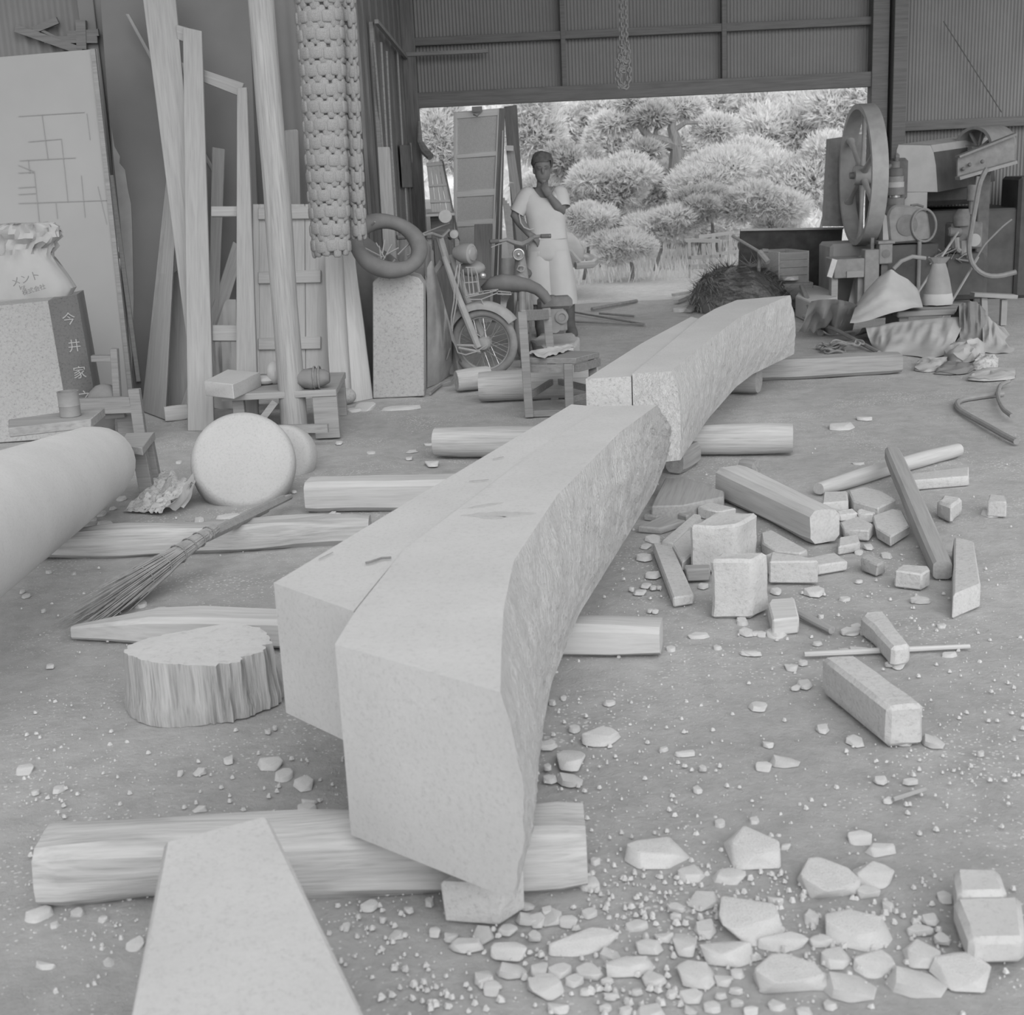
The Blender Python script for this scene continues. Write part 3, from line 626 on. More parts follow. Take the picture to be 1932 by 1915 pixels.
block('timber_offcut', [cA(60, 570), cA(180, 520), cA(310, 540), cA(180, 580)], .03, 0, 'wood_pale', 'flat splintered board under the lintel edge', 'timber')
block('timber_offcut', [cA(90, 510), cA(120, 485), cA(200, 492), cA(160, 520)], .03, 0, 'wood_pale', 'little board end tucked under the lintel', 'timber')
block('granite_slab', [cA(690, 600), cA(740, 590), cA(925, 690), cA(880, 712), cA(760, 695), cA(700, 650)], .05, 0, 'granite_block', 'pointed rough slab under the thick squared timber', jit=.006)
block('granite_slab', [cA(365, 475), cA(430, 450), cA(560, 480), cA(470, 500)], .05, 0, 'granite_block', 'rough slab edge behind the granite blocks', jit=.005)
block('granite_slab', [cA(1130, 395), cA(1210, 368), cA(1300, 385), cA(1370, 440), cA(1285, 482), cA(1160, 450)], .06, 0, 'granite_block', 'broad broken flagstone left of the propped timber', jit=.006)
block('granite_slab', [cA(1170, 485), cA(1220, 470), cA(1275, 490), cA(1250, 512), cA(1180, 505)], .04, 0, 'chip', 'small plate below the broad flagstone', jit=.004)
block('granite_slab', [cA(1065, 490), cA(1150, 475), cA(1175, 505), cA(1090, 510)], .035, 0, 'chip', 'thin light plate beside the thick timber', jit=.004)
block('granite_slab', [cA(1085, 545), cA(1180, 515), cA(1255, 555), cA(1230, 590), cA(1110, 580)], .05, 0, 'granite_block', 'flat rubble plate at the thick timber end', jit=.005)
block('granite_slab', [cA(1250, 520), cA(1340, 485), cA(1400, 490), cA(1440, 560), cA(1350, 620), cA(1270, 580)], .05, 0, 'granite_block', 'large flat rubble plate against the propped timber', jit=.006)
block('granite_slab', [cA(1085, 625), cA(1175, 608), cA(1190, 650), cA(1075, 672)], .04, 0, 'granite_block', 'broken plate in front of the thick timber end', jit=.004)
block('granite_slab', [cA(700, 720), cA(745, 695), cA(850, 735), cA(760, 750)], .07, 0, 'granite_block', 'tilted plate leaning on the tall block', jit=.004)
rough_block('granite_block', [cA(1580, 440), cA(1610, 412), cA(1708, 425), cA(1650, 470)], .08, 0, 'granite_block', 'small square stone alone at the right behind the rubble', amp=.006, cuts=2)
block('granite_block', [cA(1832, 445), cA(1840, 410), cA(1925, 412), cA(1930, 450)], .07, 0, 'granite_block', 'stone cube at the far right picture edge', jit=.004)
ml = thing('stone_mallet', 'wooden mallet with square head and short handle on the earth', 'mallet', P(*cA(800, 1050)))
block('head', [cA(722, 962), cA(735, 938), cA(855, 930), cA(880, 1030), cA(745, 1045)], .06, 0, 'wood_light', parent=ml, cat=None)
timber('handle', on(P(*cA(880, 1040)), .02), on(P(*cA(1045, 1120)), .016), .03, .03, 'wood_pale', parent=ml, pw=2.2, rough=.001, K=4, n=10)
rough_block('granite_block', [cA(1190, 1020), cA(1205, 1000), cA(1310, 998), cA(1445, 1170), cA(1350, 1185), cA(1255, 1080)], .07, 0, 'granite_block', 'tapered granite strip above the long stick', amp=.005, cuts=3)
rough_block('granite_block', [cB(1178, 295), cB(1320, 288), cB(1600, 490), cB(1450, 505)], .12, 0, 'granite_block', 'long dressed granite bar lying diagonally at the right', amp=.004, cuts=4)
timber('stick', on(P(*cB(1110, 300)), .01), on(P(*cB(1780, 268)), .01), .02, .018, 'wood_light', 'long thin stick behind the diagonal granite bar', 'stick', pw=2.2, rough=.002, n=8)
timber('stick', on(P(*cB(1470, 888)), .008), on(P(*cB(1600, 845)), .008), .012, .012, 'wood_pale', 'short thin twig in the right foreground', 'stick', pw=2, rough=.002, n=6)
rough_block('granite_block', [cB(1715, 1150), cB(1900, 1150), cB(1935, 1250), cB(1730, 1255)], .07, 0, 'granite', 'pale cut block at the right edge of the foreground, upper step', amp=.003, cuts=2)
rough_block('granite_block', [cB(1715, 1270), cB(1990, 1262), cB(2010, 1440), cB(1780, 1445)], .06, 0, 'granite', 'pale cut block at the right edge of the foreground, lower step', amp=.003, cuts=2)
timber('plank_offcut', on(P(*cA(590, 290)), .03), on(P(*cA(660, 300)), .03), .06, .06, 'wood_mid', 'small wood block behind the thick squared timber', 'offcut', K=4)
# large flakes, each with its own words
for (x, y, wp, hp, lb) in [
 (515, 1075, 240, 130, 'kite shaped granite flake in the right foreground'), (905, 1040, 225, 180, 'long pointed granite flake standing out on the earth'),
 (1210, 1155, 215, 230, 'broad pale flagstone with a notched top in the foreground'), (1390, 1160, 150, 110, 'rounded flake touching the broad notched flagstone'),
 (1420, 1070, 120, 55, 'thin flake above the rounded flake'), (1340, 1020, 105, 60, 'oval flake above the broad notched flagstone'),
 (880, 1320, 245, 215, 'big many sided granite flake in the rubble field'), (1320, 1370, 230, 165, 'big slanted granite flake right of the many sided one'),
 (655, 1165, 110, 70, 'small pale flake left of the pebble cluster'), (810, 1175, 120, 75, 'flake above the big many sided stone'),
 (210, 1440, 290, 85, 'long flat shard in the bottom middle'), (480, 1460, 110, 65, 'small wedge chip right of the long flat shard'),
 (622, 1435, 105, 105, 'round pale chip in the bottom middle'), (545, 1420, 80, 50, 'little chip between shard and round chip'),
 (710, 1380, 85, 80, 'angular chip left of the big many sided stone'), (1140, 1330, 65, 95, 'upright chip between the two big flakes'),
 (800, 1465, 210, 130, 'smooth flake below the big many sided stone'), (1020, 1440, 200, 80, 'wide flake right of the smooth flake'),
 (1050, 1555, 260, 190, 'largest flake at the bottom edge'), (670, 1555, 130, 120, 'chunky stone at the bottom middle'),
 (400, 1540, 180, 80, 'flat flake at the bottom left of the chunky stone'), (1240, 1500, 115, 90, 'rounded chip in the bottom right rubble'),
 (1390, 1515, 160, 120, 'square flake in the bottom right rubble'), (1160, 1590, 100, 90, 'chip beside the largest bottom flake'),
 (1290, 1605, 190, 140, 'wide chip on the bottom edge right of the largest flake'), (1560, 1590, 210, 140, 'broad flake near the bottom right corner'),
 (1590, 1480, 150, 120, 'blunt flake above the broad corner flake'), (1750, 1540, 210, 160, 'cornermost granite flake at bottom right'),
 (1370, 1240, 90, 60, 'small flake under the broad notched flagstone'), (160, 690, 125, 100, 'rounded cobble right of the near lintel'),
 (160, 780, 90, 70, 'smaller cobble below the rounded cobble'), (280, 610, 150, 80, 'arrow shaped flake right of the lintel'),
 (1030, 710, 110, 60, 'flat chip in the middle of open earth'), (950, 735, 70, 40, 'small chip touching the flat chip'),
 (630, 685, 80, 25, 'thin sliver on the open earth'), (925, 490, 62, 45, 'lone lump left of the diagonal granite bar'),
 (1630, 625, 80, 70, 'chip below the end of the diagonal granite bar'), (1315, 625, 60, 60, 'three pointed chip in front of the granite bar'),
 (240, 1205, 80, 60, 'white chip at the right end of the near timber')]:
    px, py = cB(x, y); rock(px, py, wp/2.1467, hp/2.1467, lb, None)
GR = 'small granite chips on the earth floor'
for (x, y, wp, hp) in [(70, 650, 80, 40), (70, 740, 30, 30), (80, 785, 50, 35), (1185, 580, 50, 40), (1510, 640, 60, 30), (1055, 330, 60, 40), (1105, 320, 35, 20), (890, 280, 70, 20), (1330, 265, 75, 25), (1110, 400, 60, 45), (1075, 420, 40, 20), (1490, 320, 50, 50), (1460, 325, 40, 25), (1000, 190, 70, 50), (875, 190, 50, 40), (1300, 190, 80, 35), (1580, 65, 70, 30), (1150, 30, 75, 40), (680, 210, 80, 25), (265, 1120, 40, 30), (1420, 790, 55, 35), (1540, 800, 55, 25), (1450, 875, 45, 25), (770, 965, 40, 40), (680, 830, 40, 30), (965, 645, 45, 30), (540, 670, 40, 20), (700, 745, 30, 30), (1035, 1065, 40, 20), (910, 955, 40, 40), (1180, 1440, 90, 50), (1580, 1400, 100, 50), (1680, 1260, 60, 50), (1160, 1250, 60, 30), (1450, 1300, 50, 40), (1620, 1350, 70, 50), (1670, 1430, 60, 60), (780, 1590, 80, 60), (500, 1590, 90, 70), (240, 1560, 100, 80), (320, 1490, 80, 60), (120, 1560, 90, 60), (40, 1550, 70, 60), (180, 1600, 70, 50), (60, 1600, 90, 60), (30, 1350, 60, 60), (90, 1340, 80, 70), (160, 1360, 80, 50), (240, 1330, 60, 40), (20, 1420, 50, 50), (1660, 170, 30, 20), (1700, 285, 60, 25), (1825, 690, 25, 15), (1270, 270, 40, 20), (860, 150, 40, 40), (570, 260, 35, 30), (320, 480, 50, 25), (135, 462, 25, 18), (90, 480, 30, 20), (180, 580, 40, 40)]:
    px, py = cB(x, y); rock(px, py, wp/2.1467, hp/2.1467, 'small pale granite chip lying on the earth right of the near lintel', GR, 'granite_chip')
for (x, y, wp, hp) in [(705, 577, 32, 40), (845, 590, 80, 45), (890, 620, 55, 70), (955, 650, 60, 60), (965, 740, 70, 40), (970, 720, 60, 20), (143, 677, 36, 28), (65, 690, 25, 18), (545, 628, 20, 15), (610, 620, 40, 25), (610, 745, 45, 20), (835, 485, 20, 25), (858, 475, 15, 25), (115, 272, 30, 15), (480, 90, 60, 30), (420, 60, 25, 20), (35, 610, 60, 40)]:
    px, py = cC(x, y); rock(px, py, wp/1.756, hp/1.756, 'small granite chip on the earth between stump and near timber', 'chips left of the lintel', 'granite_chip')
for (x, y, wp, hp) in [(75, 1085, 80, 60), (205, 1085, 40, 40), (395, 1180, 60, 70), (310, 1250, 40, 30), (100, 1260, 70, 35), (130, 1130, 30, 25), (290, 1110, 30, 20), (1095, 1130, 25, 40), (1170, 1060, 60, 40), (1260, 1160, 45, 30), (1370, 1050, 30, 30), (1490, 1190, 110, 55), (1550, 1150, 60, 60), (1640, 1210, 130, 60), (1700, 1100, 80, 50), (1550, 1290, 60, 70), (1640, 1270, 90, 60), (1750, 1320, 110, 90), (1300, 1080, 30, 20), (1215, 1110, 25, 20), (1440, 1160, 50, 40), (1390, 1150, 40, 30), (1630, 1140, 60, 40), (1580, 1330, 60, 50), (1690, 1060, 50, 35), (1760, 1080, 40, 30)]:
    px, py = cC(x, y); rock(px, py, wp/1.756, hp/1.756, 'small granite chip scattered in front of the near timber', 'chips in front of the near timber', 'granite_chip')
for (x, y, wp, hp) in [(1800, 350, 30, 20), (1115, 765, 60, 45), (1290, 750, 130, 30), (880, 1320, 90, 45), (760, 1280, 70, 50), (990, 420, 40, 25), (1690, 600, 30, 20), (170, 1325, 25, 18), (65, 1230, 45, 30), (40, 1200, 30, 50), (1650, 630, 50, 20), (640, 640, 60, 30), (520, 730, 60, 40), (540, 790, 80, 30), (470, 770, 40, 20), (590, 700, 40, 25), (350, 1100, 30, 15), (200, 1090, 40, 15)]:
    px, py = cE(x, y); rock(px, py, wp/3.22, hp/3.22, 'small granite chip on the earth near broom and millstone', 'chips near the broom', 'granite_chip')
for (x, y, wp, hp) in [(490, 640, 55, 30), (410, 625, 25, 12), (270, 605, 30, 12), (155, 568, 25, 15), (480, 575, 30, 8), (420, 600, 40, 10), (130, 825, 30, 14), (150, 830, 25, 14)]:
    px, py = cD(x, y); rock(px, py, wp/1.932, hp/1.932, 'small pale chip on the trodden earth before the wooden chair', 'chips before the chair', 'granite_chip')
for (x, y, wp, hp) in [(140, 625, 70, 50), (105, 665, 50, 35), (95, 720, 70, 40), (140, 810, 75, 40), (105, 865, 50, 30), (75, 900, 60, 30), (30, 885, 30, 15), (140, 880, 30, 18), (170, 880, 25, 14), (395, 865, 50, 35), (760, 890, 55, 40), (955, 895, 95, 50), (1110, 935, 50, 25), (1490, 938, 90, 40), (1230, 668, 50, 35), (1320, 710, 55, 40), (1180, 848, 40, 15), (590, 1035, 55, 50), (610, 1095, 60, 40), (755, 1095, 90, 75), (690, 1110, 50, 30), (655, 1110, 35, 20), (990, 1020, 30, 25), (975, 1045, 35, 20), (1145, 1095, 95, 45), (1165, 1070, 50, 30), (1205, 1105, 35, 25), (370, 1115, 90, 30), (640, 1210, 85, 25), (230, 1185, 40, 30), (465, 1180, 40, 25), (970, 1160, 50, 25), (1600, 1072, 40, 25), (1180, 690, 45, 55), (150, 998, 35, 20), (125, 995, 25, 20), (1850, 500, 80, 40), (1095, 60, 130, 40), (1210, 20, 80, 25), (1180, 250, 60, 20)]:
    px, py = cA(x, y); rock(px, py, wp/2.683, hp/2.683, 'small broken stone among the rubble blocks right of the lintel', 'rubble chips', 'granite_chip')
# denser litter of flakes in the right foreground
rnd = random.Random(31); done = [(o.location.x, o.location.y, max(o.scale.x, o.scale.y)*.5) for o in bpy.data.objects if o.name.startswith('granite_')]
for _ in range(900):
    px, py = rnd.uniform(1010, 1925), rnd.uniform(1690, 1905); wp = rnd.choice((26, 34, 46, 60, 75)); q = P(px, py+wp*.12); r_ = wp/880*.52
    if px < 1250 and py < 1740: continue
    if any((q.x-a)**2+(q.y-b)**2 < (r_+c*.8)**2 for a, b, c in done): continue
    done.append((q.x, q.y, r_)); rock(px, py, wp*.9, wp*rnd.uniform(.45, .7), 'granite flake in the dense litter at the bottom right', 'dense flake litter bottom right', 'granite_chip')
# every chip gets words of its own from the nearest landmark
LM = [('near lintel end', (985, 1640)), ('tree stump', (385, 1300)), ('right end of the near timber', (1105, 1640)), ('left end of the near timber', (90, 1680)), ('long diagonal granite bar', (1650, 1330)), ('wooden mallet head', (1478, 1165)),
 ('tall rough granite block', (1395, 1140)), ('tapered granite strip', (1670, 1200)), ('kite shaped flake', cB(515, 1075)), ('long pointed flake', cB(905, 1040)), ('broad notched flagstone', cB(1210, 1155)), ('big many sided flake', cB(880, 1320)),
 ('big slanted flake', cB(1320, 1370)), ('largest bottom flake', cB(1050, 1555)), ('long flat shard', cB(210, 1440)), ('round pale chip', cB(622, 1435)), ('chunky bottom stone', cB(670, 1555)), ('rounded cobble', cB(160, 690)), ('broom twigs', (220, 1120)),
 ('large granite disc', (460, 945)), ('wooden chair', (1000, 780)), ('column stone', (150, 1000)), ('small faceted brick', (1715, 1095)), ('foot of the propped timber', (1785, 1090)), ('foreground granite post', (420, 1700)), ('flat chip on open earth', cB(1030, 710)),
 ('stone cube at the right edge', (1880, 945)), ('narrow leaning slab', (1290, 1120)), ('thick squared timber', (1530, 1030)), ('crumpled newspaper', (300, 960)), ('arrow shaped flake', cB(280, 610)), ('log post', (557, 830)), ('cut block at the right edge', (1850, 1760)), ('small stone wedge', (900, 1700)), ('cornermost flake', cB(1750, 1540))]
LP = [(n, P(*q)) for n, q in LM]; byk = {}
for o in [o for o in bpy.data.objects if o.name.startswith('granite_chip') and o.get('group')]:
    p = W[o].translation; n, q = min(LP, key=lambda t: (t[1]-p).length); d = p-q
    side = ('right of' if d.x > 0 else 'left of') if abs(d.x) > abs(d.y)*.6 else ('behind' if d.y > 0 else 'in front of')
    byk.setdefault((n, side), []).append((d.length, o))
NTH = ['nearest', 'second nearest', 'third nearest', 'fourth nearest', 'fifth nearest', 'sixth nearest', 'seventh nearest', 'eighth nearest', 'ninth nearest', 'tenth nearest', 'eleventh nearest', 'twelfth nearest', 'thirteenth nearest', 'fourteenth nearest', 'farthest']
for (n, side), l in byk.items():
    l.sort(key=lambda t: t[0])
    for i, (_, o) in enumerate(l): o['label'] = ('small granite chip %s the %s' % (side, n)) if len(l) == 1 else ('%s small granite chip %s the %s' % (NTH[min(i, 14)], side, n))
# gravel too small to pick apart
rnd = random.Random(11); mb = MB()
def pebble(x, y, s):
    a = rnd.uniform(0, 6.28); r = [s*rnd.uniform(.6, 1) for _ in range(5)]; pts = [V(x+math.cos(a+k*1.256)*r[k], y+math.sin(a+k*1.256)*r[k], -.002) for k in range(5)]
    t = [V(x+(p.x-x)*.55, y+(p.y-y)*.55, s*rnd.uniform(.4, .8)) for p in pts]; mb.add(pts+t, [(k, (k+1) % 5, 5+(k+1) % 5, 5+k) for k in range(5)]+[(5, 6, 7, 8, 9)])
for _ in range(4300):
    px = rnd.uniform(40, 1932); py = rnd.triangular(800, 1915, 1700); p = P(px, py)
    dens = .5+nzv((p.x, p.y, 3), 1.7)+(.5 if py > 1650 and px > 650 else 0)+(.15 if px > 1000 else -.12)
    if rnd.random() > dens: continue
    pebble(p.x, p.y, rnd.choice((.002, .003, .003, .004, .006, .009)))
for _ in range(500):
    px = rnd.uniform(700, 1900); py = rnd.uniform(1640, 1915); p = P(px, py)
    if nzv((p.x, p.y, 6), 2.5) > -.1: pebble(p.x, p.y, rnd.uniform(.004, .013))
tag(mb.build('gravel', 'gravel', smooth=0), 'fine stone gravel and dust scattered over the earth floor', 'gravel', kind='stuff')
# ================================================================ LEFT SIDE
def QX(px, py, X):
    d = ray(px, py); return CP+d*(X/d.x)
# big turned column stone
C0, C1 = Q(36, 953, 5.0), Q(188, 872, 6.4); ax = (C1-C0)
ST = C0-ax*1.1
mb = MB(); N = 26; Rr = frame(ax); rg = []
for i in range(18):
    u = i/17; c = ST.lerp(C1, u); r = .262+(.188-.262)*u; r *= (.93 if i == 17 else 1)
    rg.append([c+Rr @ V(0, math.cos(2*math.pi*k/N)*r, math.sin(2*math.pi*k/N)*r) for k in range(N)])
mb.rings(rg); tag(mb.build('stone_column', 'granite_column', smooth=40), 'large round granite column lying at the left edge', 'stone column')
zlow = C0.z-.235
tm = P(120, 1010)
print('COLZ', C0.z-.237, C1.z-.188, C0, C1)
# plank with tin can on the column
zc = C1.z+.19
slabtop = [cM(-60, 1665), cM(480, 1590), cM(712, 1568), cM(600, 1662), cM(-60, 1735)]
tp = [P(x, y, zc+.045) for x, y in slabtop]; mb = MB(); mb.prism(tp, (0, 0, -.045)); tag(mb.build('plank', 'wood_mid', bevel=.004), 'short thick plank resting across the column stone, holding a tin can', 'plank')
q = P(*cM(555, 1735), zc-.03); mb = MB(); mb.box((q.x, q.y-.02, zc-.02), (.075, .07, .04)); tag(mb.build('wood_block', 'wood_mid', bevel=.004), 'small wood block under the plank end on the column', 'block')
can = P(*cM(440, 1640), zc+.045); t = thing('tin_can', 'open dented tin can standing on the plank', 'can', can)
mb = MB(); mb.lathe([(.047, 0), (.05, .004), (.05, .05), (.052, .055), (.05, .06), (.05, .118), (.052, .124), (.046, .124), (.045, .012), (.001, .012)], 22, None, can); mb.build('body', 'tin', t)
# inscribed pillar stone and cement bag
Yp = 7.5; pil = thing('inscribed_pillar', 'granite grave pillar with a dark polished face carved with characters', 'grave stone', V(Q(100, 780, Yp).x, Yp+.2, 0))
A0, C0b, D0 = P(-40, 838), P(135, 826), P(192, 818)
def up(px, py, base): return Q(px, py, base.y+.06)
A1, C1b, D1 = up(-60, 583, A0), up(*cM(258, 712), C0b), up(*cM(490, 662), D0)
bk = V(-.06, .34, 0)
mb = MB(); mb.add([A0, C0b, C0b+bk, A0+bk, A1, C1b, C1b+bk, A1+bk], [(0, 1, 2, 3), (4, 7, 6, 5), (0, 4, 5, 1), (1, 5, 6, 2), (2, 6, 7, 3), (3, 7, 4, 0)]); mb.build('rough_side', 'granite_pillar', pil, .004)
mb = MB(); mb.add([C0b, D0, D0+bk, C0b+bk, C1b, D1, D1+bk, C1b+bk], [(0, 1, 2, 3), (4, 7, 6, 5), (0, 4, 5, 1), (1, 5, 6, 2), (2, 6, 7, 3), (3, 7, 4, 0)]); pf = mb.build('polished_face', 'polished', pil, .002)
fx = (D0-C0b).normalized(); fz = (C1b-C0b).normalized(); fn = fx.cross(fz).normalized(); fz = fn.cross(fx)*-1 if fn.cross(fx).z < 0 else fn.cross(fx)
fn = fx.cross(fz)
Rf = Matrix((fx, fz, fn)).transposed()
def onface(px, py):
    d = ray(px, py); t2 = (C0b-CP).dot(fn)/d.dot(fn); return CP+d*t2
for ch, (x, y) in zip('今井家之', [(425, 865), (470, 1080), (512, 1295), (553, 1490)]):
    text_mesh('carved_character', ch, .085, Matrix.Translation(onface(*cM(x, y))+fn*.001*(1 if fn.y < 0 else -1)) @ Rf.to_4x4(), 'carve', pil, .0015)
# cement bag on top
bt = (A1+D1)/2; bag = thing('cement_bag', 'crumpled paper cement bag with printed characters on top of the grave pillar', 'bag', V(Q(60, 560, Yp).x, Yp+.2, A1.z))
Yb = Yp+.1; rg = []
prof = [(562, -60, 128, .17), (548, -62, 135, .18), (530, -60, 124, .18), (510, -52, 110, .17), (492, -44, 96, .14), (480, -38, 92, .12), (470, -36, 94, .11), (460, -38, 100, .12), (450, -40, 106, .12), (440, -40, 109, .12), (431, -34, 104, .11), (424, -26, 96, .09), (421, -10, 80, .05)]
for i, (py, x0, x1, dp) in enumerate(prof):
    a, b = Q(x0, py+4, Yb), Q(x1, py-3, Yb); ring = []; c = (a+b)/2; hw = (b-a).length/2
    for k in range(72):
        an = 2*math.pi*k/72; r = (abs(math.cos(an))**3+abs(math.sin(an))**3)**(-1/3)
        cr = ((.05 if i >= 6 else .02) if i >= 4 else .006)*(nzv((math.cos(an)*5, math.sin(an)*5, i*.8))+.6*nzv((math.cos(an)*11, math.sin(an)*11, i*1.7)))
        ring.append(c+V(math.cos(an)*r*hw, -abs(dp)*.7*math.sin(an)*r+dp*.35, 0)+V(math.cos(an), -math.sin(an), nzv((an*5, i, 4))*.6)*cr)
    rg.append(ring)
mb = MB(); mb.rings(rg); mb.build('sack', 'paper_bag', bag, smooth=45)
Rt = Matrix.Rotation(math.radians(80), 3, 'X')
for s, x, y, sz in [('メント', 48, 527, .055), ('kg', 42, 542, .035), ('株式会社', 64, 547, .033)]:
    c = Q(x, y, Yb-.125-.02); text_mesh('print', s, sz, Matrix.Translation(c) @ (Matrix.Rotation(math.radians(-14), 3, 'Y') @ Matrix.Rotation(math.radians(8), 3, 'Z') @ Rt).to_4x4(), 'ink', bag, .002)
# wooden trestle behind the column
Yt = 8.1; tr = thing('wooden_trestle', 'old wooden trestle frame between grave pillar and white board', 'trestle', V(Q(230, 800, Yt).x, Yt, 0))
for nm, a, b, wd, yy in [('post', (790, 1095), (830, 1740), .045, .25), ('rail', (610, 1175), (770, 1175), .04, .25), ('post', (950, 1420), (1000, 1765), .07, 0), ('rail', (500, 1560), (930, 1545), .1, 0), ('leg', (880, 1620), (890, 1770), .1, .15), ('rail', (720, 1640), (880, 1625), .03, .1)]:
    p, q2 = Q(*cM(*a), Yt+yy), Q(*cM(*b), Yt+yy)
    if nm in ('post', 'leg'): q2 = V(q2.x, q2.y, 0)
    mb = MB(); mb.bar(p, q2, wd, .05, (0, -1, 0)); mb.build(nm, 'wood_grey', tr, .003)
c = Q(*cM(700, 1390), Yt+.3); mb = MB(); mb.ell(V(c.x, c.y, .17), (.13, .1, .17), 14, 8); tag(mb.build('cloth_bundle', 'canvas_grey'), 'dark cloth bundle behind the trestle rail', 'cloth')
# small bench under the far end of the column
Yb2 = 6.75; be = thing('sawhorse', 'low wooden sawhorse behind the far end of the column stone', 'sawhorse', P(270, 930))
tz = Q(260, 822, Yb2).z
mb = MB(); mb.prism([P(225, 838, tz), P(268, 845, tz), P(292, 815, tz), P(238, 817, tz)], (0, 0, -.04)); mb.build('top_board', 'wood_pale', be, .003)
for a in ((262, 840, 268, 945), (276, 826, 282, 920)):
    p = P(a[0], a[1]+4, tz-.04); q2 = P(a[2], a[3]); mb = MB(); mb.bar(p, V(p.x+.02, p.y, -.005), .07, .05, (0, -1, 0)); mb.build('leg', 'wood_grey', be, .003)
# millstones
def disc(name, px, py, Y, r, th, tilt, yaw, label, m='granite_disc'):
    c = Q(px, py, Y); R = Matrix.Rotation(yaw, 3, 'Z') @ Matrix.Rotation(math.pi/2-tilt, 3, 'X'); prof = []
    for i in range(13):
        a = -math.pi/2+math.pi*i/12; prof.append((max(.001, r*(.80+.20*math.cos(a)) if 0 < i < 12 else .001), th/2*math.copysign(abs(math.sin(a))**.6, math.sin(a))))
    prof.insert(1, (r*.45, -th/2*1.0)); prof.insert(-1, (r*.45, th/2*1.0))
    mb = MB(); mb.lathe(prof, 48, R, c); return tag(mb.build(name, m, smooth=60), label, 'stone')
disc('millstone', 460, 876, 6.6, .264, .2, math.radians(30), math.radians(12), 'large rounded granite disc propped upright beside the log post')
disc('millstone', 540, 860, 7.15, .17, .14, math.radians(16), math.radians(-14), 'smaller granite disc half hidden behind the large one')
# crumpled newspaper
cs = [P(*cE(655, 718), .01), P(*cE(870, 735), .01), P(*cE(1085, 560), .13), P(*cE(905, 462), .1)]
mb = MB()
def news(u, v):
    p = cs[0].lerp(cs[1], u).lerp(cs[3].lerp(cs[2], u), v); p.z += .035*nzv((u*5, v*4, 1))+.02*nzv((u*12, v*9, 2)); p.x += .02*nzv((u*6, v*6, 8)); p.z = max(.006, p.z); return p
mb.grid(news, 22, 18); tag(mb.build('newspaper', 'newsprint', smooth=25), 'crumpled sheet of newspaper left of the large granite disc', 'newspaper')
mb = MB(); l0 = [P(*cE(900, 705), .05), P(*cE(980, 660), .09), P(*cE(1020, 570), .13), P(*cE(1080, 490), .16)]
r0 = [P(*cE(1020, 710), .02), P(*cE(1075, 640), .05), P(*cE(1070, 590), .10), P(*cE(1110, 520), .12)]
L_, R_ = smoothpts(l0, 12), smoothpts(r0, 12); mb.grid(lambda u, v: L_[int(v*11+.5)].lerp(R_[int(v*11+.5)], u)+V(0, 0, .012*math.sin(u*9)), 8, 12); tag(mb.build('newspaper', 'paper', smooth=40), 'folded strip of newspaper standing against the granite disc', 'newspaper')
# twig broom
br = thing('twig_broom', 'bundled twig broom with bamboo handle lying over the split timber', 'broom', P(330, 1060))
hA, hB = P(543, 938, .05), P(398, 1008, .16)
mb = MB()
for k in range(5):
    o_ = V(.012*math.cos(k*1.26), 0, .012*math.sin(k*1.26)); mb.tube([hA.lerp(hB, u)+o_*(1.0) for u in (.0+.08*k, .5, 1.05)], [.013, .014, .012], 7)
mb.build('handle', 'bamboo', br)
rnd = random.Random(21); mb = MB(); tipc = P(150, 1165, .03)
bd = (tipc-hB); bn = V(-bd.y, bd.x, 0).normalized(); LB = bd.length
for k in range(230):
    a = rnd.uniform(0, 6.28); q = math.sqrt(rnd.random()); off = bn*math.cos(a)*q+V(0, 0, math.sin(a)*q); ln = rnd.uniform(.55, 1.1)
    pts = []
    for u in (-.04, .15, .4, .7, 1.0):
        w_ = .030+.055*u*ln if u < .5 else .058+.10*(u-.5)*ln
        p = hB+bd*(u*ln)+off*w_*(1+.25*nzv((k, u*3, 0))); p.z = max(.008, hB.z*(1-u*ln)+.012+off.z*w_*.7); pts.append(p)
    mb.tube(pts, [.0035, .0035, .003, .0025, .001], 3, cap=False)
tag(mb.build('twigs', 'twig', br, smooth=0), kind='stuff')
for u in (.02, .1, .18, .27, .4, .55):
    c = hB+bd*u; c.z = max(.03, hB.z*(1-u)+.012); w_ = .034+.055*u; X_ = bd.normalized()
    mb = MB(); mb.tube([c+(bn*math.cos(a)+V(0, 0, .75)*math.sin(a))*w_ for a in [2*math.pi*j/14 for j in range(14)]], .003, 4, closed=True); mb.build('binding', 'rope', br)
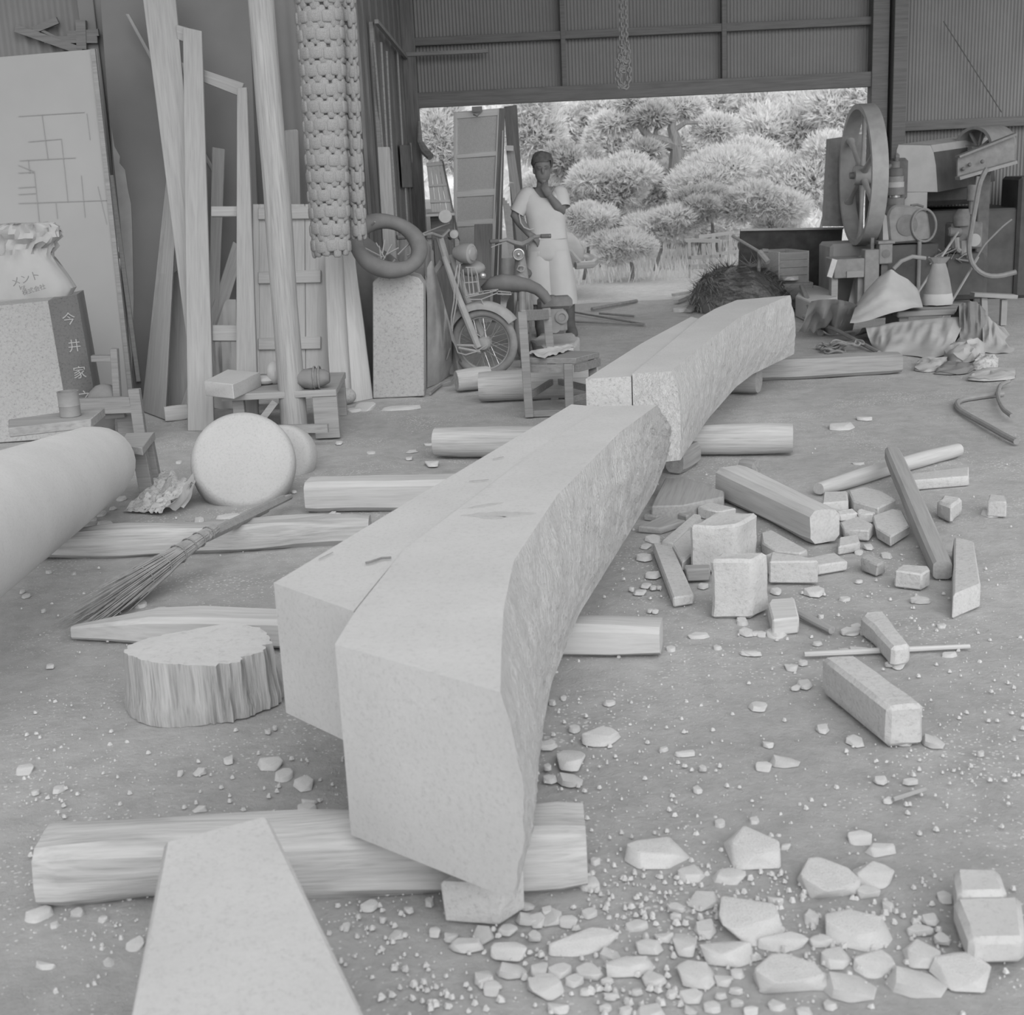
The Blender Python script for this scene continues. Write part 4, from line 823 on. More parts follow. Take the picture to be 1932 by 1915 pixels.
# ---------------------------------------------------------------- sheets and planks leaning on the left wall
def Y4(tl, tr, br_, bl, Yt, Yb): return [Q(*tl, Yt), Q(*tr, Yt), Q(*br_, Yb), Q(*bl, Yb)]
wb = slab('white_sheet', Y4((-10, 108), (182, 92), (247, 768), (-60, 800), 9.55, 9.35), .03, 'whiteboard', label='tall pale plywood sheet with ruled pencil lines at the left edge', cat='board')
mb = MB()
def lineQ(a, b):
    pa, pb = cK(*a), cK(*b)
    f = lambda p: Q(p[0], p[1], 9.55-.2*(p[1]-95)/680-.004)
    mb.bar(f(pa), f(pb), .0028, .002, (0, -1, 0))
for a, b in [((20, 905), (620, 870)), ((110, 1135), (410, 1110)), ((30, 1305), (540, 1280)), ((20, 1690), (840, 1665)), ((235, 890), (290, 1300)), ((410, 1110), (470, 1680)), ((165, 1410), (215, 1900)), ((590, 1440), (625, 1820)), ((20, 1415), (165, 1410)), ((20, 1345), (165, 1405)), ((20, 1550), (180, 1540)), ((20, 1610), (185, 1600)), ((640, 880), (670, 1120)), ((740, 1540), (820, 1880)), ((110, 1300), (125, 1420)), ((360, 1690), (375, 1830))]: lineQ(a, b)
mb.build('pencil_line', 'pencil', wb)
mb = MB(); mb.bar(Q(*cK(700, 300), 9.54), Q(248, 745, 9.36), .03, .035, (0, -1, 0)); mb.build('edge_batten', 'wood_grey', wb)
dp = slab('dark_sheet', Y4((188, -10), (470, -10), (500, 760), (248, 785), 10.2, 9.75), .03, 'dark_panel', label='big dark sheet panel standing behind the leaning planks', cat='board')
pts = [cK(860, 1000), cK(890, 1180), cK(940, 1270), cK(935, 1330), cK(985, 1390), cK(1010, 1560), cK(1040, 1700), cK(1050, 1915), (252, 560), (249, 700), (243, 640), (228, 430), (214, 300)]
mb = MB(); mb.prism([Q(x, y, 10.2-.45*y/770-.012) for x, y in pts], (0, .004, 0)); mb.build('peeled_patch', 'plaster', dp)
mb = MB(); mb.bar(Q(*cK(860, 1440), 9.98), Q(262, 720, 9.76), .03, .02, (0, -1, 0)); tag(mb.build('thin_batten', 'wood_pale'), 'narrow light batten standing in the gap beside the white sheet', 'batten')
LW = 'planks leaning at the left'
slab('plank', [Q(322, 257, 9.6), Q(340, 255, 9.6), P(311, 792), P(267, 775)], .04, 'wood_pale', label='short pale plank leaning outward, leftmost of the planks', cat='plank', group=LW)
slab('plank', [Q(262, -60, 9.75), Q(326, -60, 9.75), P(404, 800), P(372, 800)], .03, 'wood_pale', label='tall plank reaching past the top edge, crossing behind the frame stile', cat='plank', group=LW)
slab('plank', [Q(318, 520, 9.5), Q(352, 500, 9.5), P(358, 775), P(314, 775)], .02, 'wood_pale', label='short broad board behind the leftmost plank', cat='plank', group=LW)
slab('plank', [Q(400, 277, 9.7), Q(424, 281, 9.7), P(404, 770), P(390, 770)], .03, 'wood_pale', label='slim board seen between the frame stiles', cat='plank', group=LW)
slab('plank', [Q(440, 455, 9.6), Q(462, 470, 9.6), P(366, 778), P(336, 778)], .02, 'wood_pale', label='slanting pale board low between the frame stiles', cat='plank', group=LW)
slab('stick', [Q(236, 26, 9.98), Q(243, 26, 9.98), P(628, 726), P(620, 726)], .02, 'wood_mid', label='thin stick slanting beside the tall plank', cat='stick', group=LW)
slab('plank', [Q(535, 246, 10.1), Q(562, 244, 10.1), P(576, 722), P(552, 722)], .03, 'wood_pale', label='round topped stake board right behind the log post', cat='plank', group=LW, bevel=.012)
lf = thing('ladder_frame', 'large pale wooden ladder frame leaning against the sheet', 'frame', P(420, 815))
slab('stile', Y4((345, 50), (381, 58), (404, 813), (354, 813), 9.55, 8.42), .045, 'wood_pale', lf)
slab('stile', [Q(447, 165, 9.4), Q(466, 164, 9.4), P(488, 815), P(445, 815)], .045, 'wood_pale', lf)
slab('rung', [Q(332, 46, 9.58), Q(334, 74, 9.57), Q(356, 82, 9.57), Q(354, 52, 9.58)], .03, 'wood_pale', lf)
slab('rung', [Q(338, 116, 9.53), Q(340, 138, 9.52), Q(452, 182, 9.46), Q(460, 157, 9.46)], .03, 'wood_pale', lf)
slab('rung', [Q(398, 389, 9.06), Q(398, 408, 9.04), Q(450, 408, 9.04), Q(450, 389, 9.06)], .03, 'wood_pale', lf)
slab('rung', [Q(400, 613, 8.76), Q(400, 643, 8.72), Q(448, 643, 8.72), Q(448, 613, 8.76)], .03, 'wood_pale', lf)
drape('canvas_cloth', [Q(400, 640, 9.3), Q(425, 560, 9.3), Q(445, 560, 9.3)], [P(400, 770), P(425, 772), P(447, 772)], (0, .15, 0), 'canvas', label='pale cloth hanging behind the lower frame rungs', cat='cloth', fold=.03, nu=18)
timber('board_edge', V(*P(312, 795).xy, .05), V(*P(355, 790).xy, .05), .03, .1, 'wood_light', 'low board on edge between leftmost plank and frame foot', 'plank', pw=9, rough=.001, K=4)
# the log post
pb = P(557, 826); ptop = Q(494, 20, pb.y+.05); mb = MB(); rg = []
pe = pb+(ptop-pb)*1.9
for i in range(30):
    u = i/29; c = pb.lerp(pe, u); rg.append([c+V(math.cos(a), math.sin(a), 0)*(.082-.012*u)*(1+.05*nzv((math.cos(a)*2, math.sin(a)*2, u*9)))+V(.008*nzv((0, u*8, 1)), 0, 0) for a in [2*math.pi*k/20 for k in range(20)]])
mb.rings(rg); tag(mb.build('log_post', 'log_z', smooth=60), 'tall pale round log post standing on the earth floor', 'post')
# wooden panelled door with battens
YD = 9.55; dr = thing('panel_door', 'old wooden batten door leaning behind the log post', 'door', V(Q(550, 720, YD).x, YD, 0))
Dq = lambda x, y, e=0: Q(x, y, YD+.25-.25*(y-390)/340-e)
for i, (a, b, a2, b2) in enumerate([(488, 534, 490, 536), (534.6, 574.5, 536.6, 576.5), (575.2, 618, 577.2, 622)]):
    slab('door_board', [Dq(a, 385), Dq(b, 385), Dq(b2, 762), Dq(a2, 762)], .02, 'wood_light', dr)
slab('door_stile', [Dq(477, 385, .01), Dq(488, 385, .01), Dq(490, 762, .01), Dq(478, 762, .01)], .035, 'wood_light', dr)
for y in (392, 513, 638, 745):
    slab('door_batten', [Dq(487, y, .03), Dq(487, y+22, .03), Dq(605, y+20, .03), Dq(605, y-4, .03)], .03, 'wood_light', dr)
slab('plank', [Q(612, 470, 9.6), Q(650, 468, 9.6), P(668, 757), P(622, 757)], .03, 'wood_light', label='wide pale board leaning left of the upright stone, first of two', cat='plank', wob=.01)
slab('plank', [Q(646, 470, 9.55), Q(667, 465, 9.55), P(703, 752), P(664, 760)], .03, 'wood_light', label='wide pale board leaning left of the upright stone, nearer the stone', cat='plank', wob=.006)
# low workbench with a slab and bundles
zb_ = .30; wk = thing('workbench', 'low plank workbench beside the log post', 'bench', P(540, 790))
tp = [P(417, 745, zb_), P(634, 735, zb_), P(652, 702, zb_), P(462, 706, zb_)]
mb = MB(); mb.prism(tp, (0, 0, -.04)); mb.build('bench_top', 'wood_pale', wk, .003)
for (x, y, wd) in [(448, 752, .07), (612, 748, .15), (470, 716, .06), (640, 712, .06)]:
    p = P(x, y, zb_-.04); mb = MB(); mb.box((p.x, p.y+.03, (zb_-.04)/2), (wd, .06, zb_-.04)); mb.build('leg', 'wood_mid', wk, .003)
p0, p1 = P(448, 752, zb_), P(612, 748, zb_)
mb = MB(); mb.bar(V(p0.x, p0.y+.05, .1), V(p1.x, p1.y+.05, .1), .03, .05); mb.build('stretcher', 'wood_mid', wk)
mb = MB(); mb.bar(V(p0.x, p0.y+.1, .02), V(p0.x+.2, p0.y+.12, zb_-.05), .03, .04); mb.build('brace', 'wood_mid', wk)
block('stone_slab', [cN(20, 1442), cN(250, 1468), cN(472, 1372), cN(210, 1348)], zb_+.09, zb_, 'granite', 'pale stone slab lying on the workbench left end', bevel=.004)
mb = MB(); c = P(*cN(590, 1400), zb_+.05); mb.ell(V(c.x, c.y, zb_+.07), (.05, .08, .075), 14, 8); mb.ell(V(c.x-.07, c.y-.02, zb_+.03), (.09, .06, .03), 12, 6); tag(mb.build('cloth_bag', 'canvas_light'), 'small pale cloth bag on the workbench behind the post', 'bag')
rp = thing('cloth_bundle', 'tied grey cloth bundle with rope on the workbench right of the post', 'bundle', P(*cN(880, 1480), zb_))
c = P(*cN(885, 1440), zb_+.05); mb = MB(); rg = []
for i in range(9):
    u = i/8; rg.append([V(c.x-.11+.22*u, c.y, zb_+.065)+V(0, math.cos(a)*.075, math.sin(a)*.062)*math.sin(math.pi*(.08+.84*u))**.5*(1+.18*nzv((u*5, math.cos(a)*2, math.sin(a)*2))) for a in [2*math.pi*k/16 for k in range(16)]])
mb.rings(rg); mb.build('bundle_cloth', 'canvas_grey', rp, smooth=60)
mb = MB()
for x in (.02, .05): mb.tube([V(c.x+x, c.y+.08*math.cos(a), zb_+.068+.068*math.sin(a)) for a in [2*math.pi*k/16 for k in range(16)]], .006, 5, closed=True)
mb.build('rope', 'rope', rp)
q = P(652, 764); mb = MB(); mb.ell((q.x, q.y+.04, .055), (.075, .07, .058), 16, 10); tag(mb.build('cobble', 'granite_pillar'), 'dark rounded cobble under the right end of the workbench', 'stone')
for k, (a, b, y2) in enumerate([(470, 545, 775), (475, 560, 790)]):
    p, q = P(a, y2), P(b, y2-4); mb = MB(); mb.bar(V(p.x, p.y+.05, .04+.03*k), V(q.x, q.y+.05, .04+.03*k), .07, .025); tag(mb.build('plank_offcut', 'wood_light'), ['short light offcut lying under the workbench', 'second light offcut in front under the workbench'][k], 'offcut')
# upright granite pillar
b0, b1 = P(704, 752), P(798, 758); f_ = lambda x, y: Q(x, y, b0.y)
mb = MB(); mb.prism([b0, V(b1.x, b0.y, 0), f_(799, 537), f_(790, 524), f_(770, 518), f_(740, 517), f_(718, 521), f_(703, 532)], (.0, .30, 0)); tag(mb.build('granite_pillar', 'granite_pillar', bevel=.006), 'upright rectangular granite post with rounded top under the inner tube', 'stone')
# chips at its foot
for k, (x, y, w_, h_) in enumerate([(692, 765, 40, 18), (668, 772, 30, 10), (760, 768, 70, 10)]): rock(x, y, w_, h_, ['flat flake at the foot of the upright granite post', 'thin flake left of the upright granite post foot', 'long thin flake before the upright granite post'][k], None)
# junk heap under tarp behind the pillar, tube on top
drape('grey_tarp', [Q(628, 500, 9.8), Q(645, 455, 9.8), Q(680, 430, 9.8), Q(730, 470, 9.8), Q(770, 500, 9.8), Q(800, 500, 9.8)], [P(690, 722), P(700, 722), P(720, 721), P(750, 720), P(780, 718), P(812, 716)], (0, .4, 0), 'canvas_grey', label='grey tarp covering the heap behind the upright granite post', cat='tarp', fold=.05)
drape('canvas_tarp', [Q(806, 500, 9.75), Q(814, 482, 9.75), Q(826, 520, 9.7), Q(842, 590, 9.75), Q(852, 640, 9.8)], [P(806, 732), P(814, 728), P(828, 722), P(842, 712), P(852, 706)], (.1, .45, 0), 'dusty', label='canvas tarp draped over the motorcycle rear beside the granite post', cat='tarp', fold=.05, freq=3)
tb = thing('inner_tube', 'dark rubber inner tube resting on the upright granite post', 'inner tube', Q(733, 500, 9.35))
c = Q(732, 463, 9.35); R = Matrix.Rotation(math.radians(22), 3, 'Y') @ Matrix.Rotation(math.radians(-46), 3, 'X'); rg = []
mb = MB(); mb.tube([c+R @ V(.222*math.cos(a), 0, .215*math.sin(a)) for a in [2*math.pi*k/40 for k in range(40)]], [.055+.006*math.sin(3*2*math.pi*k/40) for k in range(40)], 14, closed=True); mb.build('ring', 'rubber', tb, smooth=80)
mb = MB(); v0 = c+R @ V(.17*math.cos(2.6), -.05, .17*math.sin(2.6)); mb.tube([v0, v0+V(.02, -.03, .02)], .006, 6); mb.build('valve', 'chrome', tb)
rnd = random.Random(4); tw = thing('kindling', 'bundle of twigs and kindling seen through the inner tube', 'twigs', c+V(0, .12, -.2))
for k in range(16):
    p = c+V(rnd.uniform(-.14, .14), .12, rnd.uniform(-.2, -.06)); mb = MB(); mb.tube([p, p+V(rnd.uniform(-.15, .15), rnd.uniform(-.05, .05), rnd.uniform(.02, .12))], .006, 4); mb.build('twig', 'wood_pale', tw, smooth=0)
# timber and poles along the side wall
slab('square_timber', [Q(712, 277, 10.25), Q(735, 277, 10.25), Q(752, 560, 10.05), Q(728, 560, 10.05)], .16, 'wood_mid', label='tall square timber standing behind the inner tube', cat='timber')
XW = XS+.07
for k, (a, b, wd, m, lb) in enumerate([((1000, 290), (1050, 1190), .02, 'wood_pale', 'thin light pole standing at the dark side wall, rightmost but one'), ((1065, 410), (1118, 1180), .02, 'wood_mid', 'thin pole nearest the doorway on the side wall'),
     ((905, 320), (945, 1110), .018, 'wood_mid', 'thin pole in the middle of the side wall'), ((855, 240), (905, 1120), .022, 'wood_mid', 'thin pole left of the middle on the side wall'), ((790, 240), (858, 1060), .02, 'wood_grey', 'dark thin pole leftmost on the side wall')]):
    p, q = QX(*cO(*a), XW), QX(*cO(*b), XW); mb = MB(); mb.tube([V(q.x, q.y, 0), q, p], .011, 7); tag(mb.build('pole', m), lb, 'pole', 'poles at the side wall')
p, q = QX(*cO(770, 60), XW-.02), QX(*cO(780, 1180), XW-.02); mb = MB(); mb.bar(p, V(q.x, p.y, 0), .12, .03, (1, 0, 0)); tag(mb.build('plank', 'wood_grey'), 'broad grey plank upright against the side wall', 'plank')
mb = MB(); mb.bar(QX(*cO(815, 50), XW+.03), QX(*cO(1135, 440), XW+.03), .03, .03); tag(mb.build('slanting_rail', 'wood_grey'), 'thin rail slanting down along the top of the side wall', 'rail')
hb = thing('hanging_board', 'dark narrow board hanging on the side wall by the doorway', 'board', QX(769, 350, XW))
slab('panel', [QX(*cO(1040, 1165), XW+.02), QX(*cO(1130, 1165), XW+.02), QX(*cO(1165, 1550), XW+.02), QX(*cO(1065, 1550), XW+.02)], .02, 'soot', hb)
slab('edge_strip', [QX(*cO(1130, 1145), XW+.03), QX(*cO(1160, 1150), XW+.03), QX(*cO(1172, 1550), XW+.03), QX(*cO(1158, 1550), XW+.03)], .02, 'wood_pale', hb)
mb = MB(); mb.tube([Q(*cO(1200, 950), YW-.3), Q(*cO(1205, 1130), YW-.3), Q(*cO(1250, 1220), YW-.35), Q(*cO(1305, 1275), YW-.4)], [.015, .03, .045, .04], 8); mb.build('branch_peg', 'wood_grey', wall)
drape('work_clothes', [Q(752, 430, 11.2), Q(775, 420, 11.2), Q(800, 440, 11.2), Q(818, 470, 11.2)], [P(752, 690), P(780, 690), P(800, 690), P(822, 690)], (0, .2, 0), 'canvas_grey', label='dark cloth heap between side wall and motorcycle', cat='cloth', fold=.04)
# plaited straw hangings
def plait(name, label, pxs, Y, cols, dep, seed):
    """hanging column of basket weave: a core crossed by rows of fat plaits, lying and standing by turns"""
    rnd = random.Random(seed); (xa0, xb0, ya), (xa1, xb1, yb) = pxs
    t0, t1 = Q((xa0+xb0)/2, ya, Y), Q((xa1+xb1)/2, yb, Y); w0 = (Q(xb0, ya, Y)-Q(xa0, ya, Y)).length/2; w1 = (Q(xb1, yb, Y)-Q(xa1, yb, Y)).length/2
    t = thing(name, label, 'plaited hanging', t1); L = (t1-t0).length; nr = int(L/.105)
    mb = MB(); mb.rings([[t0.lerp(t1, i/(nr*2))+V(math.cos(a)*(w0+(w1-w0)*i/(nr*2))*(.86 if i % 2 else .80), math.sin(a)*dep*.86, 0) for a in [2*math.pi*k/24 for k in range(24)]] for i in range(nr*2+1)]); mb.build('core', 'weave_core', t, smooth=70)
    pm = MB(); pm.ell((0, 0, 0), (1, 1, 1), 12, 8)
    for p in pm.v: p.x, p.z = math.copysign(abs(p.x)**.38, p.x), math.copysign(abs(p.z)**.38, p.z)
    me = pm.mesh('plait', 'bamboo_weave', 0, 80); na = cols*2+2
    for i in range(nr):
        u = (i+.5)/nr; c = t0.lerp(t1, u); hw = w0+(w1-w0)*u
        for k in range(na):
            a = math.pi+math.pi*(k+.5)/na*1.0 if True else 0
            if k % 1: continue
            lay = (i+k) % 2; R = Matrix.Rotation(a+math.pi/2, 4, 'Z')
            cw = hw*math.pi/na*.95
            D = Matrix.Diagonal((cw*(.95 if lay else .72), .018, .066 if not lay else .038, 1))
            p = c+V(math.cos(a)*hw*(.90 if lay else .86), math.sin(a)*dep*(.95 if lay else .9), rnd.uniform(-.008, .008))
            link(bpy.data.objects.new('plait', me), t, Matrix.Translation(p) @ R @ Matrix.Rotation(rnd.uniform(-.12, .12), 4, 'Y') @ D)
plait('plaited_hanging', 'broad plaited straw hanging beside the log post', ((553, 648, -20), (588, 662, 480)), 8.7, 4, .10, 1)
plait('plaited_hanging', 'narrow plaited straw hanging right of the broad one', ((640, 668, -20), (663, 690, 450)), 8.9, 2, .05, 2)
# ================================================================ DOORWAY: leaning doors, motorcycles, chair
def door_face(par, cs, rails, m1, m2, t=.03, stile=.035, edge=True):
    """panelled door from four corners (tl,tr,br,bl): panel, stiles, rails"""
    tl, tr, br_, bl = cs; slab('panel', cs, .015, m1, par)
    n = (tr-tl).cross(bl-tl).normalized(); n = -n if n.dot(tl-CP) > 0 else n
    w_ = (tr-tl).length; k = stile/w_
    L = lambda u, v: (tl.lerp(tr, u)).lerp(bl.lerp(br_, u), v)+n*.012
    slab('stile', [L(0, 0), L(k, 0), L(k, 1), L(0, 1)], .03, m2, par); slab('stile', [L(1-k, 0), L(1, 0), L(1, 1), L(1-k, 1)], .03, m2, par)
    for v, h in rails: slab('rail', [L(k*.9, v), L(k*.9, v+h), L(1-k*.9, v+h), L(1-k*.9, v)], .025, m2, par)
cs = [Q(*cF(292, 122), 13.4), Q(*cF(635, 92), 13.3), P(*cF(565, 1640)), P(*cF(292, 1640))]
dA = thing('panel_door', 'tall panelled wooden door leaning in the doorway left of the man', 'door', P(*cF(430, 1640)))
door_face(dA, cs, [(.0, .03), (.19, .02), (.36, .03), (.50, .03), (.69, .02), (.97, .03)], 'door_panel', 'door_rail')
slab('edge_board', [Q(*cF(636, 92), 13.28), Q(*cF(662, 92), 13.5), P(*cF(628, 1640)), P(*cF(566, 1640))], .02, 'wood_dark', dA)
slab('light_edge', [Q(*cF(642, 250), 13.2), Q(*cF(649, 250), 13.2), Q(*cF(612, 1330), 12.75), Q(*cF(603, 1330), 12.75)], .01, 'wood_light', dA)
slab('lower_panel', [Q(*cF(440, 930), 12.92), Q(*cF(570, 925), 12.9), Q(*cF(560, 1330), 12.7), Q(*cF(440, 1330), 12.7)], .01, 'wood_dark', dA)
mb = MB(); mb.box(Q(*cF(460, 100), 13.3), (.1, .04, .05)); mb.tube([Q(*cF(435, 140), 13.25), Q(*cF(460, 150), 13.22), Q(*cF(485, 120), 13.25)], .008, 5); mb.build('hanger_bracket', 'iron', dA)
dB = thing('plank_door', 'narrow dark door leaning beside the panelled door behind the man', 'door', P(*cF(790, 1620)))
slab('panel', [Q(*cF(655, 85), 13.75), Q(*cF(748, 72), 13.75), P(*cF(850, 1590)), P(*cF(765, 1590))], .04, 'wood_dark', dB)
slab('light_face', [Q(*cF(668, 370), 13.6), Q(*cF(725, 368), 13.6), Q(*cF(830, 1060), 13.3), Q(*cF(745, 1060), 13.3)], .012, 'wood_mid', dB)
for a, b in (((665, 380), (722, 382)), ((690, 640), (758, 660))):
    mb = MB(); mb.bar(Q(*cF(*a), 13.5), Q(*cF(*b), 13.5), .05, .03, (0, -1, 0)); mb.build('strap', 'wood_light', dB)
sA = thing('slat_shutter', 'small pale slatted shutter leaning at the left door post', 'shutter', P(*cF(240, 1640)))
tl, tr, br_, bl = Q(*cF(92, 485), 13.7), Q(*cF(208, 472), 13.7), Q(*cF(322, 1035), 13.3), Q(*cF(150, 1040), 13.3)
for k in range(4):
    u0, u1 = k/4+.01, (k+1)/4-.01; L = lambda u, v: tl.lerp(tr, u).lerp(bl.lerp(br_, u), v); slab('slat', [L(u0, 0), L(u1, 0), L(u1, 1), L(u0, 1)], .02, 'wood_light', sA)
for v in (.02, .29, .5, .68, .93): slab('batten', [L(0, v)+V(0, -.02, 0), L(0, v+.03)+V(0, -.02, 0), L(1, v+.03)+V(0, -.02, 0), L(1, v)+V(0, -.02, 0)], .015, 'wood_light', sA)
slab('edge_board', [L(1, 0)+V(0, -.02, 0), L(1.09, 0)+V(0, -.02, 0), L(1.07, 1)+V(0, -.02, 0), L(1, 1)+V(0, -.02, 0)], .06, 'wood_dark', sA)
for u in (.15, .95):
    p = L(u, .97); mb = MB(); mb.bar(p, V(p.x, p.y-.05, 0), .05, .03, (0, -1, 0)); mb.build('leg', 'wood_light', sA)
cb = thing('dark_cabinet', 'dark wooden cabinet behind the motorcycle handlebar', 'cabinet', P(845, 640))
p = Q(*cF(120, 870), 12.9); q = Q(*cF(300, 1240), 12.9); mb = MB(); mb.box(((p.x+q.x)/2, 13.1, p.z/2), (q.x-p.x, .35, p.z)); mb.build('body', 'wood_dark', cb, .006)
mb = MB(); mb.box(((p.x+q.x)/2, 12.9, p.z+.012), (q.x-p.x+.06, .42, .025)); mb.build('top_board', 'wood_light', cb, .004)
mb = MB(); mb.box(((p.x+q.x)/2, 12.915, p.z*.45), ((q.x-p.x)*.8, .02, p.z*.7)); mb.build('door', 'wood_dark_z', cb, .004)
# lumber leaning outside between door and man
for k in range(4):
    mb = MB(); mb.bar(Q(*cF(650+k*16, 740+k*20), 14.9), V(Q(*cF(720+k*8, 1000), 14.9).x, 14.7, .02), .03, .02, (0, -1, 0)); tag(mb.build('lath', 'wood_light'), '%s thin pale lath leaning outside between door and man' % ['leftmost', 'second', 'third', 'rightmost'][k], 'lath', 'laths behind the man')
# ---------------------------------------------------------------- motorcycle with wire rack
def wheel(par, c, R, r=.262, tw=.032, spokes=32):
    mb = MB(); mb.tube([c+R @ V(r*math.cos(a)-tw*math.cos(a), 0, (r-tw)*math.sin(a)) for a in [2*math.pi*k/48 for k in range(48)]], tw, 12, closed=True); ty = mb.build('tyre', 'tyre', par, smooth=80)
    mb = MB(); mb.tube([c+R @ V((r-tw*1.9)*math.cos(a), 0, (r-tw*1.9)*math.sin(a)) for a in [2*math.pi*k/48 for k in range(48)]], .012, 8, closed=True); rm = mb.build('rim', 'dusty', par, smooth=80)
    for k in range(spokes):
        a = 2*math.pi*k/spokes; s = .022*(1 if k % 2 else -1); b = a+(.5 if (k//2) % 2 else -.5); mb = MB()
        mb.tube([c+R @ V(.05*math.cos(b), s, .05*math.sin(b)), c+R @ V((r-tw*2)*math.cos(a), 0, (r-tw*2)*math.sin(a))], .0022, 4); mb.build('spoke', 'chrome', par)
    mb = MB(); mb.lathe([(.02, -.06), (.045, -.055), (.055, -.03), (.055, .03), (.045, .055), (.02, .06)], 20, R @ Matrix.Rotation(math.pi/2, 3, 'X'), c); mb.build('hub', 'dusty', par)
wc = P(917, 712); wc = V(wc.x, wc.y, .262)
mo = thing('motorcycle', 'dusty motorcycle with spoked front wheel and wire rack, facing right', 'motorcycle', V(wc.x-.5, wc.y+.1, 0))
yaw = math.radians(-16); RW = Matrix.Rotation(yaw, 3, 'Z'); wheel(mo, wc, RW)
Lx = lambda x, y, z: wc+RW @ V(x, y, z)            # bike frame: x forward, y away from the camera, z up from the hub
g2 = lambda x, y, yy=0: Q(*cG(x, y), wc.y+yy)
for s in (-.09, .09):
    mb = MB(); a = Lx(-.02, s, -.02); b = Lx(-.16, s, .36); c = Lx(-.26, s*.7, .66); mb.tube([a, a.lerp(b, .35), b, c], [.026, .030, .028, .022], 10); mb.build('fork_leg', 'dusty', mo)
mb = MB(); mb.tube([Lx(-.06, -.10, -.01), Lx(.0, -.11, -.05), Lx(-.17, -.11, -.02)], .012, 6); mb.tube([Lx(-.2, -.1, .0), Lx(-.02, -.1, -.005)], .011, 6); mb.build('link_arm', 'dusty', mo)
def arc_sheet(mb, r, a0, a1, hw, drop, n=22):
    rg = []
    for i in range(n):
        a = a0+(a1-a0)*i/(n-1); ring = []
        for y, dr in ((-hw, -drop), (-hw*.95, -drop*.3), (-hw*.6, 0), (0, .008), (hw*.6, 0), (hw*.95, -drop*.3), (hw, -drop)):
            ring.append(Lx((r+dr)*math.cos(a), y, (r+dr)*math.sin(a)))
        rg.append(ring+[p+RW @ V(0, 0, -.004) for p in ring[::-1]])
    mb.rings(rg)
mb = MB(); arc_sheet(mb, .315, math.radians(35), math.radians(175), .055, .05); mb.build('front_fender', 'dusty', mo, smooth=60)
mb = MB(); mb.tube([Lx(-.26, 0, .60), Lx(-.31, 0, .80)], .03, 10); mb.build('steering_head', 'enamel', mo)
mb = MB(); mb.tube([Lx(-.33, .34, .78), Lx(-.30, .2, .84), Lx(-.29, 0, .80), Lx(-.30, -.2, .84), Lx(-.38, -.30, .83), Lx(-.46, -.36, .83)], .012, 8); mb.build('handlebar', 'enamel', mo)
for s, (a, b) in ((-1, (Lx(-.40, -.315, .83), Lx(-.50, -.40, .83))), (1, (Lx(-.33, .3, .80), Lx(-.36, .42, .77)))):
    mb = MB(); mb.tube([a, b], .019, 10); mb.build('grip', 'rubber', mo)
mi = Q(*cG(95, 40), wc.y-.3); mb = MB(); mb.tube([mi+V(0, .01, 0), Q(*cG(130, 100), wc.y-.28), Lx(-.36, -.25, .84)], .006, 6)
mb.build('mirror_stem', 'dusty', mo); mb = MB(); mb.lathe([(.001, -.012), (.045, -.012), (.05, 0), (.045, .01), (.001, .012)], 18, Matrix.Rotation(math.pi/2, 3, 'X'), mi); mb.build('mirror', 'dusty', mo)
hd = Q(*cG(290, 375), wc.y); dirh = RW @ V(1, -.25, -.05); Rh = frame(dirh) @ Matrix.Rotation(math.pi/2, 3, 'Y'); mb = MB()
mb.lathe([(.001, -.11), (.045, -.10), (.068, -.05), (.075, 0), (.075, .04), (.07, .045), (.06, .05), (.001, .06)], 22, Rh, hd); hl = mb.build('headlamp', 'enamel', mo)
mb = MB(); mb.lathe([(.062, .044), (.05, .062), (.02, .07), (.001, .072)], 20, Rh, hd); mb.build('lens', 'glass', hl)
mb = MB(); mb.lathe([(.001, -.03), (.03, -.02), (.035, 0), (.03, .02), (.001, .03)], 16, Matrix.Rotation(math.pi/2, 3, 'X'), Q(*cG(175, 200), wc.y-.2)); mb.build('turn_lamp', 'dusty', mo)
mb = MB(); mb.ell(Q(*cG(435, 575), wc.y-.02), (.024, .02, .024), 12, 8); mb.build('turn_lamp', 'chrome', mo)
mb = MB(); mb.ell(Q(*cG(340, 510), wc.y+.15), (.10, .1, .06), 16, 10); mb.build('headlamp_shell', 'enamel', mo)
# wire rack
def wires(name, segs, r=.005):
    mb = MB()
    for q in segs: mb.tube([g2(*p) for p in q], r, 5)
    mb.build(name, 'dusty', mo)
wires('wire_basket', [[(280, 500, -.05), (360, 500, -.05), (385, 560, -.05), (405, 720, -.05)], [(255, 520, -.05), (270, 640, -.05), (285, 755, -.05)], [(300, 505, -.05), (310, 650, -.05), (320, 745, -.05)], [(330, 505, -.05), (345, 650, -.05), (355, 740, -.05)], [(365, 560, .1), (385, 650, .1), (400, 735, .1)], [(240, 490, .1), (250, 640, .1), (270, 750, .1)], [(285, 755, -.05), (400, 735, -.05)], [(265, 640, -.05), (395, 630, -.05)], [(240, 490, .1), (360, 490, .1), (385, 545, .1)]])
wires('front_rack', [[(290, 770, -.06), (430, 740, -.06), (560, 710, -.06), (570, 730, -.06), (420, 790, -.06), (320, 790, -.06)], [(300, 745, .08), (440, 715, .08), (575, 700, .08)], [(430, 740, -.06), (440, 715, .08)], [(500, 722, -.06), (510, 705, .08)], [(360, 755, -.06), (370, 730, .08)], [(560, 740, -.04), (690, 745, -.04)], [(570, 715, .05), (685, 725, .05), (690, 745, -.04)], [(420, 790, -.06), (450, 860, -.05)]])
